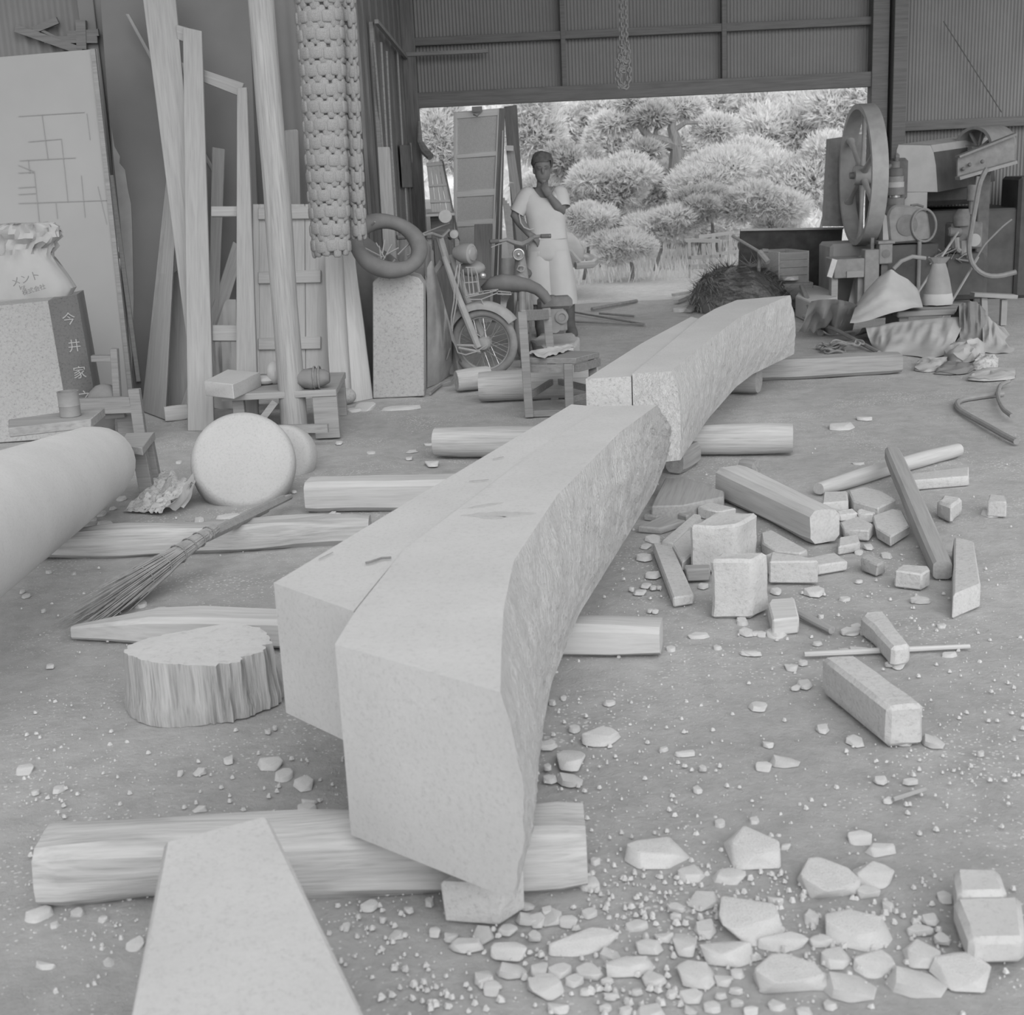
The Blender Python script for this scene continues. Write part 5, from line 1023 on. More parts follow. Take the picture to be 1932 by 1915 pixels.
wires('brake_cable', [[(205, 480, -.12), (180, 620, -.14), (175, 800, -.14), (150, 950, -.14), (160, 1150, -.13), (210, 1270, -.12), (280, 1290, -.12), (380, 1260, -.11), (470, 1200, -.1)], [(230, 470, -.1), (215, 620, -.12), (195, 830, -.12), (165, 1000, -.12), (150, 1200, -.12), (110, 1330, -.05), (60, 1330, .05)]], .0055)
# rear of the bike, mostly behind the tarp
mb = MB(); mb.ell(Lx(-.55, .02, .42), (.2, .1, .11), 18, 10, RW); mb.build('fuel_tank', 'enamel', mo)
mb = MB(); mb.ell(Lx(-.88, .02, .46), (.22, .11, .06), 16, 8, RW); mb.build('seat', 'rubber', mo)
mb = MB(); mb.tube([Lx(-.3, 0, .62), Lx(-.55, 0, .3), Lx(-.6, 0, .0), Lx(-.95, 0, .02)], .025, 8); mb.tube([Lx(-.5, 0, .35), Lx(-1.0, 0, .38)], .02, 8); mb.build('frame', 'enamel', mo)
mb = MB(); mb.ell(Lx(-.55, 0, .02), (.15, .12, .13), 14, 8, RW)
for k in range(5): mb.lathe([(.075, -.006), (.075, .006)], 14, RW @ Matrix.Rotation(math.radians(55), 3, 'Y'), Lx(-.40+.028*k, 0, .06+.02*k))
mb.build('engine', 'iron', mo)
wheel(mo, Lx(-1.12, 0, 0), RW)
# ---------------------------------------------------------------- moped facing the camera
Ym = 11.1; gm = lambda x, y, yy=0: Q(*cG(x, y), Ym+yy)
mp = thing('moped', 'small moped with round headlamp facing the camera in front of the man', 'moped', V(gm(790, 800).x, Ym, 0))
mb = MB(); mb.tube([gm(500, 268, -.02), gm(600, 262), gm(650, 250), gm(730, 280, .03), gm(790, 290, .04), gm(850, 260, .03), gm(900, 225), gm(960, 218), gm(1048, 216, -.02)], [.012, .013, .016, .022, .024, .022, .016, .013, .012], 9); mb.build('handlebar', 'iron_mid', mp)
for a, b in (((498, 268), (580, 262)), ((960, 219), (1050, 216))):
    mb = MB(); mb.tube([gm(*a, -.02), gm(*b, -.01)], .018, 10); mb.build('grip', 'soot', mp)
mb = MB(); mb.tube([gm(510, 320, -.06), gm(570, 295, -.04), gm(640, 275, -.02)], .005, 5); mb.build('brake_lever', 'dusty', mp)
h0 = gm(757, 382, -.12); Rl = Matrix.Rotation(math.pi/2, 3, 'X')
mb = MB(); mb.lathe([(.001, -.10), (.04, -.09), (.05, -.03), (.052, .0), (.048, .02), (.001, .02)], 24, Rl, h0); hl = mb.build('headlamp', 'iron_mid', mp)
mb = MB(); mb.tube([h0+V(.043*math.cos(a), -.02, .043*math.sin(a)) for a in [2*math.pi*k/26 for k in range(26)]], .0065, 7, closed=True); mb.build('bezel', 'chrome', hl)
mb = MB(); mb.ell(h0+V(0, -.022, 0), (.016, .012, .016), 12, 8); mb.build('bulb', 'chrome', hl)
def shell(name, left, right, m, yy, th=.03):
    L_, R_ = smoothpts([gm(*p, yy) for p in left], 12, 1), smoothpts([gm(*p, yy) for p in right], 12, 1); rg = []
    for a, b in zip(L_, R_):
        ring = []
        for k in range(10):
            u = k/9; ring.append(a.lerp(b, u)+V(0, -.05*math.sin(math.pi*u), 0))
        rg.append(ring+[p+V(0, th, 0) for p in ring[::-1]])
    mb = MB(); mb.rings(rg); return mb.build(name, m, mp, smooth=50)
shell('steering_cowl', [(725, 400), (722, 520), (715, 620), (745, 760), (750, 900)], [(815, 395), (835, 500), (850, 600), (870, 760), (880, 900)], 'enamel', -.05, .06)
shell('leg_shield', [(605, 420), (598, 520), (605, 640)], [(735, 410), (720, 520), (700, 660)], 'dusty', .1)
mb = MB(); mb.tube([gm(745, 520, -.11), gm(757, 490, -.12), gm(790, 485, -.12), gm(812, 500, -.12), gm(805, 530, -.12), gm(775, 540, -.12)], .007, 6, closed=True); mb.build('emblem_ring', 'dusty', mp)
mb = MB(); mb.ell(gm(772, 605, -.12), (.05, .1, .045), 16, 10); mb.build('front_fender', 'dusty', mp)
wc2 = V(gm(790, 900).x, Ym-.12, .25); wheel(mp, wc2, Matrix.Rotation(math.radians(78), 3, 'Z'), .25, .03, 16)
for s in (-.06, .06):
    mb = MB(); mb.tube([wc2+V(s, 0, 0), wc2+V(s*.8, .08, .35)], .016, 8); mb.build('fork_leg', 'enamel', mp)
mb = MB(); mb.ell(V(gm(760, 600).x, Ym+.75, .62), (.13, .25, .07), 14, 8); mb.build('seat', 'rubber', mp)
mb = MB(); mb.ell(V(gm(770, 700).x, Ym+.5, .35), (.12, .45, .14), 14, 8); mb.build('body', 'enamel', mp)
wheel(mp, V(gm(790, 900).x, Ym+1.0, .25), Matrix.Rotation(math.radians(82), 3, 'Z'), .25, .03, 12)
# ---------------------------------------------------------------- padded sack over the rack
mb = MB(); Ys = 10.45; gs = lambda x, y: Q(*cG(x, y), Ys)
mb.tube([gs(430, 700), gs(520, 650), gs(620, 640), gs(740, 650), gs(850, 665), gs(930, 700), gs(985, 750), gs(1025, 810)], [.025, .055, .07, .065, .05, .045, .042, .038], 12)
tag(mb.build('rubber_duct', 'rubber', smooth=80), 'thick dark hose like duct arching behind the chair to the small engine', 'hose')
mb = MB(); mb.tube([gs(790, 690), gs(790, 900), V(gs(790, 900).x, Ys, 0)], .03, 10); tag(mb.build('stand_pipe', 'iron_mid'), 'upright pipe stand carrying the dark duct', 'pipe')
# small petrol engine on a stone
Ye = 10.6; ge = lambda x, y, yy=0: Q(*cG(x, y), Ye+yy)
bs = P(*cG(1080, 1250)); rough_block('base_stone', [cG(880, 1160), cG(960, 1100), cG(1240, 1090), cG(1310, 1150), cG(1250, 1215), cG(1000, 1225)], .12, 0, 'granite_block', 'flat pale stone carrying the small engine', amp=.02, cuts=3)
en = thing('small_engine', 'small grimy petrol engine standing on a flat stone behind the chair', 'engine', V(ge(1110, 1100).x, Ye, .12))
p, q = ge(1000, 880), ge(1200, 1095); mb = MB(); mb.box(((p.x+q.x)/2, Ye+.1, (p.z+q.z)/2), (q.x-p.x, .28, p.z-q.z)); mb.build('crankcase', 'iron_mid', en, .03)
mb = MB(); mb.lathe([(.001, -.03), (.02, -.03), (.05, -.02), (.052, .0), (.03, .004), (.028, -.006), (.001, -.006)], 24, Rl, ge(1150, 950, -.06)); mb.build('starter_housing', 'iron_mid', en)
p = ge(1090, 830); mb = MB(); mb.box(p+V(0, .1, .0), (.28, .2, .1))
mb.build('fuel_tank', 'iron', en, .03)
mb = MB(); mb.lathe([(.03, 0), (.03, .03), (.02, .035), (.001, .035)], 14, None, ge(1060, 790, .06)); mb.build('tank_cap', 'soot', en)
mb = MB(); mb.lathe([(.001, -.03), (.04, -.03), (.045, .03), (.001, .03)], 16, Rl, ge(1085, 1040, -.02)); mb.build('flange', 'iron_mid', en)
# wooden chair with cloth
zs = .37; ch = thing('wooden_chair', 'plain dark wooden chair facing right beside the lintel', 'chair', P(1060, 750))
sa, sb, sc, sd = P(*cG(815, 1320), zs), P(*cG(1275, 1320), zs), P(*cG(1490, 1265), zs), P(*cG(1060, 1240), zs)
mb = MB(); mb.prism([sa, sb, sc, sd], (0, 0, -.035)); mb.build('seat', 'wood_grey', ch, .003)
mb = MB()
for a, b in ((sa, sb), (sb, sc)): mb.bar(a.lerp(b, .03)+V(0, .0, -.065), a.lerp(b, .97)+V(0, 0, -.065), .025, .05)
mb.build('apron', 'wood_grey', ch)
tl_ = Q(*cG(780, 905), sa.y); bk1 = V(sa.x-.0, sa.y, 0)
def leg(top, bot, wd, m='wood_grey'):
    mb = MB(); mb.bar(bot, top, wd, wd*1.05, (0, -1, 0)); return mb.build('leg', m, ch, .003)
l1 = P(*cG(855, 1850)); leg(Q(*cG(790, 900), l1.y), l1, .055)
l2 = P(*cG(1085, 1690)); leg(Q(*cG(1010, 870), l2.y), l2, .055)
l3 = V(sb.x-.05, sb.y+.02, 0); leg(V(l3.x, l3.y, zs-.035), l3, .055)
l4 = V(sc.x-.05, sc.y-.02, 0); leg(V(l4.x, l4.y, zs-.035), l4, .05)
r0, r1 = Q(*cG(800, 935), l1.y), Q(*cG(1020, 925), l2.y)
mb = MB(); mb.bar(r0, r1, .03, .07, (0, 0, 1)); mb.build('back_rail', 'wood_grey', ch, .003)
for a, b, z in ((l1, l2, .13), (l3, l4, .1), (l1, l3, .02), (l2, l4, .13)):
    mb = MB(); mb.bar(a+V(0, 0, z), b+V(0, 0, z), .025, .04); mb.build('stretcher', 'wood_grey', ch, .002)
mb = MB(); c4 = [P(*cG(805, 1290), zs), P(*cG(980, 1335), zs), P(*cG(1270, 1250), zs), P(*cG(1240, 1215), zs)]
def clothf(u, v):
    p = c4[0].lerp(c4[1], v).lerp(c4[3].lerp(c4[2], v), u); p.z = zs+.012+.03*max(0, nzv((u*4, v*3, 2)))+.012*nzv((u*9, v*7, 4)); return p
mb.grid(clothf, 20, 14); tag(mb.build('folded_cloth', 'canvas_light', smooth=50), 'crumpled pale cloth lying on the chair seat', 'cloth')
# loose poles on the ground behind the chair
for k, (a, b) in enumerate([((450, 1500), (800, 1470)), ((560, 1530), (1000, 1500)), ((900, 1525), (1360, 1460))]):
    p, q = P(*cG(*a), .02), P(*cG(*b), .02); mb = MB(); mb.tube([p, q], .014, 7); tag(mb.build('bar', 'wood_grey'), ['dark bar on the ground under the motorcycle wheel', 'second dark bar on the ground before the motorcycle', 'dark bar on the ground behind the chair legs'][k], 'bar')
mb = MB(); mb.tube([P(*cG(-40, 1640), .01), P(*cG(60, 1560), .01), P(*cG(140, 1530), .03), P(*cG(180, 1480), .03)], .01, 6); tag(mb.build('bent_rod', 'iron_mid'), 'bent rod on the earth right of the granite post', 'rod')
# ================================================================ THE MAN
Yh = 12.35
man = thing('person', 'man in white t-shirt and pale loose trousers, hand raised to his chin, in the doorway', 'person', V(Q(1040, 620, Yh).x, Yh, 0))
m_ = lambda x, y, yy=0: Q(*cF(x, y), Yh+yy)
def caps(mb, pts, n=14, flat=1.0):
    mb.tube([p for p, r in pts], [r for p, r in pts], n, flat=flat)
    for p, r in (pts[0], pts[-1]): mb.ell(p, (r, r*flat if flat != 1 else r, r), n, 8)
bm_ = MB()
# head, neck
hc = m_(932, 528, -.01)
bm_.ell(hc+V(0, 0, .03), (.082, .098, .10), 20, 14); bm_.ell(hc+V(0, -.02, -.045), (.070, .078, .085), 18, 12); bm_.ell(hc+V(.0, -.045, -.10), (.036, .035, .03), 14, 8)
bm_.ell(hc+V(0, -.098, -.02), (.015, .02, .03), 10, 8)                       # nose
for s in (-1, 1): bm_.ell(hc+V(s*.078, .0, -.015), (.012, .022, .033), 10, 8); bm_.ell(hc+V(s*.032, -.08, .014), (.024, .016, .010), 10, 6)
bm_.ell(hc+V(0, -.082, -.068), (.026, .012, .008), 10, 6); bm_.ell(hc+V(0, -.080, -.082), (.022, .012, .008), 10, 6)
nb = m_(932, 690, .01); caps(bm_, [(hc+V(0, .01, -.08), .05), (nb, .056)])
# torso
def tring(c, rx, ry, n=24): return [c+V(math.cos(a)*rx, math.sin(a)*ry, 0) for a in [2*math.pi*k/n for k in range(n)]]
sh = (m_(945, 700).z); xc = m_(950, 800).x
tor = [(m_(945, 660, .02), .07, .06), (m_(945, 690, .02), .12, .075), (m_(945, 735, .02), .155, .09), (m_(955, 850, .0), .155, .10), (m_(960, 960, .0), .15, .105), (m_(965, 1060, .0), .165, .11), (m_(970, 1150, .0), .17, .115)]
bm_.rings([tring(c, rx, ry) for c, rx, ry in tor])
# arms: image left hangs with hand on the hip, image right bends up to the chin
shL, elL, haL = m_(800, 720, .0), m_(735, 870, -.02), m_(835, 1000, -.10)
caps(bm_, [(shL, .05), (shL.lerp(elL, .5), .052), (elL, .045), (elL.lerp(haL, .4), .045), (haL, .03)])
shR, elR, haR = m_(1075, 705, .0), m_(1066, 835, -.08), m_(990, 735, -.14)
caps(bm_, [(shR, .05), (shR.lerp(elR, .5), .05), (elR, .046), (elR.lerp(haR, .35), .045), (haR, .03)])
def hand(w_, d, palm, spread, curl, thumb):
    """palm + five fingers rooted in it; d = pointing direction, palm = palm normal"""
    d = d.normalized(); s = d.cross(palm).normalized(); palm = s.cross(d).normalized()
    bm_.ell(w_+d*.045, (.001+.04, .001+.04, .05), 12, 8) if False else None
    R = Matrix((s, palm, d)).transposed(); bm_.ell(w_+d*.045, (.038, .016, .052), 14, 8, R)
    for k, (o, ln) in enumerate([(-.027, .066), (-.009, .076), (.009, .072), (.027, .058)]):
        b = w_+d*.085+s*o; pts = [(b-d*.02, .0095)]; dd = d.copy(); p = b
        for j in range(3):
            pts.append((p, .0092-.0008*j)); dd = (dd+palm*curl[k]*.55+s*o*spread*4).normalized(); p = p+dd*ln/3*1.15
        pts.append((p, .0068)); caps(bm_, pts, 8)
    b = w_+d*.03+s*thumb*.034; td = (d*.7+s*thumb*.8+palm*.35).normalized(); caps(bm_, [(b-s*thumb*.015, .012), (b+td*.03, .011), (b+(td+palm*.25).normalized()*.062, .008)], 8)
hand(haR, V(-.48, -.02, .87), V(0, .75, .2), .5, (1.2, 1.1, 1.2, 1.3), -1)
hand(haL, V(.75, -.35, -.5), V(.2, .5, -.7), .2, (1.4, 1.5, 1.5, 1.5), -1)
# legs
hipz = m_(970, 1130).z
for hx, kx, fx, fz in ((m_(905, 1100).x, m_(880, 1330).x, m_(905, 1600).x, 0), (m_(1030, 1100).x, m_(1075, 1330).x, m_(1125, 1600).x, 0)):
    caps(bm_, [(V(hx, Yh, hipz), .085), (V(kx, Yh-.02, .46), .062), (V(kx*.4+fx*.6, Yh, .30), .052), (V(fx, Yh+.01, .09), .036)])
body = bm_.build('body', 'skin', man, smooth=60)
md = body.modifiers.new('remesh', 'REMESH'); md.mode = 'VOXEL'; md.voxel_size = .0065; md.use_smooth_shade = True
sm = body.modifiers.new('smooth', 'CORRECTIVE_SMOOTH') if False else body.modifiers.new('smooth', 'SMOOTH'); sm.factor = .5; sm.iterations = 2
# eyes, brows, mouth
for s in (-1, 1):
    mb = MB(); mb.ell(hc+V(s*.031, -.088, -.004), (.013, .006, .006), 10, 6); mb.build('eye', 'soot', man)
    mb = MB(); mb.tube([hc+V(s*.016, -.094, .018), hc+V(s*.032, -.094, .022), hc+V(s*.05, -.084, .017)], .004, 5); mb.build('eyebrow', 'hairm', man)
# hair
mb = MB(); rg = []
hh = MB(); hh.ell(hc+V(0, .012, .058), (.100, .114, .096), 44, 26)
for p in hh.v:
    d = p-(hc+V(0, .012, .058)); k = 1+.09*nzv(p*26)+.05*nzv(p*60)
    p.xyz = (hc+V(0, .012, .058))+d*k
    fl = hc.z+.052+.012*nzv(p*40)-(.075 if abs(p.x-hc.x) > .068 else 0)
    if p.z < fl and p.y < hc.y-.02: p.y = hc.y-.02; p.x = hc.x+(p.x-hc.x)*.96
hh.build('hair', 'hairm', man, smooth=60)
# t-shirt
ts = MB(); rows = [(m_(945, 662, .02), .105, .07), (m_(945, 672, .02), .16, .095), (m_(945, 705, .02), .20, .115), (m_(945, 780, .01), .195, .128), (m_(955, 870, .0), .182, .128), (m_(965, 960, .0), .172, .125), (m_(968, 1010, .0), .178, .128), (m_(968, 1035, .0), .18, .13)]
def trr(c, rx, ry, i, n=48):
    out = []
    for k in range(n):
        a = 2*math.pi*k/n; r = (abs(math.cos(a))**2.6+abs(math.sin(a))**2.6)**(-1/2.6)*(1+.03*nzv((a*2.5, i*.7, 1)))
        p = c+V(math.cos(a)*rx*r, math.sin(a)*ry*r, 0)
        f = max(0, -math.sin(a))**3
        if i == 0: p.z -= .105*f+.0; p.y -= .03*f
        if i == 1: p.z -= .082*f; p.y -= .012*f
        if i == 2: p.z -= .045*f
        out.append(p)
    return out
rr = [trr(c, rx, ry, i) for i, (c, rx, ry) in enumerate(rows)]
ts.rings(rr, cap=False); shirt = ts.build('t_shirt', 'tshirt', man, smooth=60)
for a, b, r0_, r1_ in ((m_(826, 712, .0), m_(748, 850, -.02), .082, .07), (m_(1056, 705, .0), m_(1076, 810, -.05), .082, .074)):
    mb = MB(); mb.tube([a, a.lerp(b, .3), a.lerp(b, .7), b], [r0_*.9, r0_, (r0_+r1_)/2, r1_], 18, cap=False); mb.ell(a, (r0_*.92, r0_*.92, r0_*.8), 16, 10); mb.build('sleeve', 'tshirt', man, smooth=60)
# loose trousers
tr_ = MB()
def lring(c, rx, ry, sd): return [c+V(math.cos(a)*rx, math.sin(a)*ry, 0)*(1+.05*nzv((a*2.5, c.z*4, sd))) for a in [2*math.pi*k/30 for k in range(30)]]
zh = m_(1000, 1500).z
tr_.rings([lring(m_(967, 1000), .172, .125, 1), lring(m_(967, 1020), .178, .13, 1), lring(m_(972, 1080), .19, .135, 1), lring(m_(975, 1150), .20, .14, 1), lring(m_(978, 1185), .19, .12, 1), lring(m_(978, 1215), .10, .06, 1)], cap=False)
for cs_ in ([(m_(915, 1120), .115, .125), (m_(915, 1280), .145, .13), (m_(920, 1400), .15, .13), (m_(935, 1500), .15, .12)], [(m_(1030, 1120), .12, .13), (m_(1048, 1280), .145, .135), (m_(1062, 1400), .15, .135), (m_(1072, 1505), .15, .13)]):
    tr_.rings([lring(V(c.x, Yh, c.z), rx, ry, 3) for c, rx, ry in cs_], cap=False)
tro = tr_.build('trousers', 'trousers', man, smooth=60)
# boots
for fx in (m_(915, 1600).x, m_(1128, 1600).x):
    mb = MB(); mb.rings([tring(V(fx, Yh+.0, .30), .055, .06, 16), tring(V(fx, Yh+.01, .15), .05, .06, 16), tring(V(fx, Yh+.0, .085), .052, .07, 16), tring(V(fx+.01, Yh-.03, .05), .054, .12, 16), tring(V(fx+.015, Yh-.05, .02), .055, .145, 16), tring(V(fx+.015, Yh-.05, .0), .055, .145, 16)]); mb.build('boot', 'boot', man, smooth=60)
# strap loop over the arm
mb = MB(); mb.tube([m_(765, 860, -.09), m_(775, 920, -.12), m_(800, 955, -.15), m_(840, 970, -.16), m_(870, 965, -.16)], .006, 6); tag(mb.build('cord', 'canvas_light'), 'light cord hanging from the hand of the man', 'cord')
# ================================================================ RIGHT SIDE: doorway floor
YK = 14.25
slab('dark_sheet', [Q(*cI(735, 202), YK), Q(*cI(1860, 182), YK), P(*cI(1790, 930)), P(*cI(700, 900))], .03, 'soot', label='wide dark sheet panel standing on its edge inside the doorway', cat='board')
mb = MB(); mb.bar(Q(*cI(735, 196), YK), Q(*cI(1860, 176), YK), .05, .02, (0, 0, 1)); tag(mb.build('light_batten', 'wood_light'), 'light batten along the top of the dark sheet', 'batten')
lb = slab('leaning_board', [Q(*cH(232, 512), 14.0), Q(*cH(560, 465), 14.0), Q(*cH(540, 1345), 13.9), Q(*cH(178, 1345), 13.9)], .03, 'iron_mid', label='grey board standing behind the flywheel', cat='board')
slab('edge_face', [Q(*cH(195, 516), 14.05), Q(*cH(232, 512), 14.0), Q(*cH(178, 1345), 13.9), Q(*cH(150, 1345), 13.95)], .01, 'wood_pale', lb)
bx_ = thing('wooden_box', 'open wooden box with slatted front before the dark sheet', 'box', P(1490, 560))
Yx = 13.6; a, b = Q(*cI(1165, 440), Yx), Q(*cI(1480, 445), Yx); zt_ = a.z; zb0 = Q(*cI(1200, 780), Yx).z; a2, b2 = V(a.x-.13, Yx+.45, zt_), V(b.x-.13, Yx+.45, zt_)
for k in range(4):
    z0 = zb0+(zt_-zb0)*k/4; z1 = zb0+(zt_-zb0)*(k+.94)/4; mb = MB(); mb.box(((a.x+b.x)/2, Yx, (z0+z1)/2), (b.x-a.x, .015, z1-z0)); mb.build('slat', 'iron_mid' if k < 3 else 'wood_grey', bx_)
for p, q in ((a, a2), (b, b2), (a2, b2)):
    mb = MB(); c = (p+q)/2; mb.bar(V(p.x, p.y, (zb0+zt_)/2), V(q.x, q.y, (zb0+zt_)/2), .015, zt_-zb0); mb.build('side_panel', 'wood_light' if p != a2 else 'wood_grey', bx_)
mb = MB(); c = (a+b2)/2; mb.prism([V(a.x, a.y, zb0), V(b.x, b.y, zb0), V(b2.x, b2.y, zb0), V(a2.x, a2.y, zb0)], (0, 0, .012)); mb.build('bottom', 'wood_grey', bx_)
text_mesh('print', 'APPLE', .07, Matrix.Translation(Q(*cI(1310, 490), Yx-.012)) @ Matrix.Rotation(math.pi/2, 4, 'X'), 'soot', bx_, .001) if False else None
# something for the box to stand on
mb = MB(); mb.box(((a.x+b.x)/2-.06, Yx+.2, zb0/2), (.5, .5, zb0)); tag(mb.build('crate', 'wood_grey', bevel=.006), 'low crate under the open wooden box', 'crate')
mb = MB(); mb.tube([Q(*cI(650, 262), 13.9), Q(*cI(960, 445), 13.5)], .016, 8); mb.tube([Q(*cI(945, 435), 13.5), Q(*cI(1040, 550), 13.4)], .03, 8); tag(mb.build('long_handle', 'wood_pale'), 'long pale tool handle slanting before the dark sheet', 'tool')
mb = MB(); mb.tube([V(*Q(*cI(930, 545), 13.55).xy, .3), Q(*cI(950, 450), 13.55), Q(*cI(985, 420), 13.55), Q(*cI(1040, 425), 13.55)], .02, 8); tag(mb.build('bent_pipe', 'iron_mid'), 'bent pipe hook left of the wooden box', 'pipe')
# straw heap
mo_ = P(1405, 590); hp = thing('straw_heap', 'dark round heap of straw matting behind the far lintel', 'straw', mo_)
xl, xr = P(1310, 586).x, P(1512, 592).x; cx = (xl+xr)/2; rx = (xr-xl)/2; zt2 = Q(1410, 505, mo_.y+.4).z
mb = MB(); mb.grid(lambda u, v: (lambda a, e: V(cx+math.cos(a)*rx*math.cos(e)**.8*(1+.07*nzv((a*3, e*3, 0))), mo_.y+.4+math.sin(a)*.6*math.cos(e)**.8, zt2*math.sin(e)**.9*(1+.12*nzv((math.cos(a)*2, math.sin(a)*2, e*2)))))(2*math.pi*u, math.pi/2*v), 60, 16)
mb.build('mat', 'straw', hp, smooth=80)
mb = MB(); rnd = random.Random(8)
for _ in range(2600):
    a = rnd.uniform(0, 6.28); e = rnd.uniform(0, 1.5); p = V(cx+math.cos(a)*rx*math.cos(e)**.8, mo_.y+.4+math.sin(a)*.6*math.cos(e)**.8, zt2*math.sin(e)**.9)
    t_ = V(-math.sin(a)*.9+rnd.uniform(-.5, .5), math.cos(a)*.4, rnd.uniform(-.8, .3)).normalized(); b_ = V(0, 0, 1).cross(t_).normalized()*.006; n_ = V(math.cos(a)*.02, math.sin(a)*.02-.01, .02)
    mb.v += [p+n_-b_, p+n_+b_, p+n_*rnd.uniform(.5, 2)+t_*rnd.uniform(.1, .3)]; i = len(mb.v); mb.f.append((i-3, i-2, i-1))
tag(mb.build('loose_straw', 'straw', hp, smooth=0), kind='stuff')
for k, (x, y, wp, hp2, lb2) in enumerate([(80, 1060, 150, 90, 'rough stone lump left of the straw heap'), (1270, 700, 150, 110, 'crumpled stone lump on the shoulder of the straw heap'), (430, 690, 90, 40, 'pale flake behind the straw heap'), (220, 1070, 90, 40, 'pale flake at the straw heap foot')]):
    z = .0
    if k == 1:
        q = Q(*cI(x, y+40), mo_.y+.2); o = rock(*cI(x, y+40), wp/5.803, hp2/5.803, lb2, None); M = W[o].copy(); M.translation = q; o.matrix_basis = M; W[o] = M
    else: rock(*cI(x, y), wp/5.803, hp2/5.803, lb2, None)
for k, (a, b) in enumerate([((0, 910), (240, 865)), ((30, 975), (250, 885)), ((170, 1080), (260, 1020))]):
    p, q = P(*cI(*a), .03), P(*cI(*b), .05); mb = MB(); mb.bar(p, q, .06, .03); tag(mb.build('plank', 'wood_light' if k < 2 else 'wood_grey'), ['light lath on the ground left of the straw heap', 'second light lath nearer the lintel left of the straw heap', 'short dark lath at the straw heap foot'][k], 'lath')
for k, (a, b, r) in enumerate([((1290, 545), (1532, 500), .02), ((1345, 575), (1532, 590), .012), ((1150, 565), (1532, 630), .010), ((1150, 1640 - 5), (1532, 1650), .010)]):
    pa = cF(a[0], a[1]+1000 if a[1] < 1000 else a[1]); pb_ = cF(b[0], b[1]+1000 if b[1] < 1000 else b[1]); p, q = P(*pa, .02), P(*pb_, .02)
    q = q+(q-p)*.35
    mb = MB(); mb.tube([p, q], r, 6); tag(mb.build('pole', 'wood_grey'), ['thick tapered pole on the ground right of the man', 'short pole on the ground behind the far lintel', 'long thin pole lying from the man boots to the lintel', 'thin pole lying nearest the chair behind the lintel'][k], 'pole')
tz2 = P(1540, 575); block('stone_slab', [cI(1340, 920), cI(1420, 800), cI(1560, 800), cI(1790, 860), cI(1800, 930), cI(1500, 985)], .2, 0, 'granite', 'flat pale stone table right of the straw heap', bevel=.01)
# ================================================================ RIGHT SIDE: machinery
Yf = 13.2; fw = thing('flywheel', 'tall six spoked iron flywheel standing at the right door post', 'flywheel', V(Q(1613, 460, Yf).x, Yf, Q(1613, 460, Yf).z))
fc = Q(*cH(468, 862), Yf); FR = .665; RX = Matrix.Rotation(math.radians(-1), 3, 'Z') @ Matrix.Rotation(math.pi/2, 3, 'Y')   # local z -> +x
mb = MB(); nn = 56; rg = []
for k in range(nn+1):
    a = 2*math.pi*k/nn; c, s = math.cos(a), math.sin(a)
    rg.append([fc+RX @ V(c*r, s*r, z) for r, z in ((FR, 0), (FR, .15), (FR-.05, .15), (FR-.06, .11), (FR-.06, .04), (FR-.05, 0))])
mb.rings(rg, cap=False); mb.build('rim', 'iron_wheel', fw, smooth=45)
for k in range(6):
    a = 2*math.pi*k/6+math.radians(3+90); pts = []
    for j in range(7):
        u = j/6; r = .09+(FR-.13)*u; aa = a+.0*math.sin(u*math.pi); pts.append(fc+RX @ V(-math.sin(aa)*r, math.cos(aa)*r, .075+.0*u))
    mb = MB(); mb.tube(pts, [.036, .030, .026, .024, .026, .032, .05], 10, flat=.75); mb.build('spoke', 'iron_wheel', fw, smooth=70)
mb = MB(); mb.lathe([(.04, -.01), (.085, -.01), (.09, .0), (.09, .14), (.08, .15), (.04, .15)], 26, RX, fc); mb.build('hub', 'iron_wheel', fw)
mb = MB(); mb.lathe([(.001, -.05), (.03, -.05), (.035, .0), (.045, .4), (.001, .4)], 16, RX, fc); mb.build('axle', 'iron', fw)
h = lambda x, y, yy=0: Q(*cH(x, y), Yf+yy)
# plinth and cover cloth below the wheel
mb = MB(); p, q = h(225, 1515, .1), h(460, 1515, .1); mb.box(((p.x+q.x)/2+.1, Yf+.3, p.z/2), (q.x-p.x+.2, .5, p.z)); tag(mb.build('concrete_plinth', 'plaster', bevel=.03), 'rough concrete plinth under the flywheel', 'plinth')
drape('cover_cloth', [h(590, 1250, .2), h(660, 1248, .2), h(745, 1250, .2)], [V(h(380, 1900, -.3).x, Yf-.35, .02), V(h(560, 1900, -.3).x, Yf-.4, .02), V(h(760, 1900, -.3).x, Yf-.4, .02)], (0, .35, 0), 'canvas_light', label='pale cover cloth hanging over the engine bed beside the flywheel', cat='cloth', fold=.03, bulge=-.1)
# engine hood
eg = thing('stationary_engine', 'big old stationary engine under a pale sheet hood right of the flywheel', 'engine', V(h(1050, 1300).x, Yf+.6, 0))
hp_ = [h(930, 1022), h(850, 1020), h(858, 640), h(880, 575), h(1000, 560), h(1190, 600), h(1225, 650), h(1240, 720), h(1257, 1022)]
mb = MB(); mb.prism([h(885, 1020), h(862, 720), h(866, 620), h(885, 568), h(1190, 575), h(1218, 640), h(1240, 760), h(1257, 1020)], (0, .02, 0)); mb.build('hood_front', 'canvas', eg, .003)
top = [h(866, 620), h(885, 568), h(1190, 575), h(1218, 640)]; bkv = V(.95, 1.0, .05)
mb = MB(); fr_ = [h(862, 720), h(866, 620), h(885, 566), h(1190, 573), h(1218, 640), h(1240, 760), h(1257, 1020)]

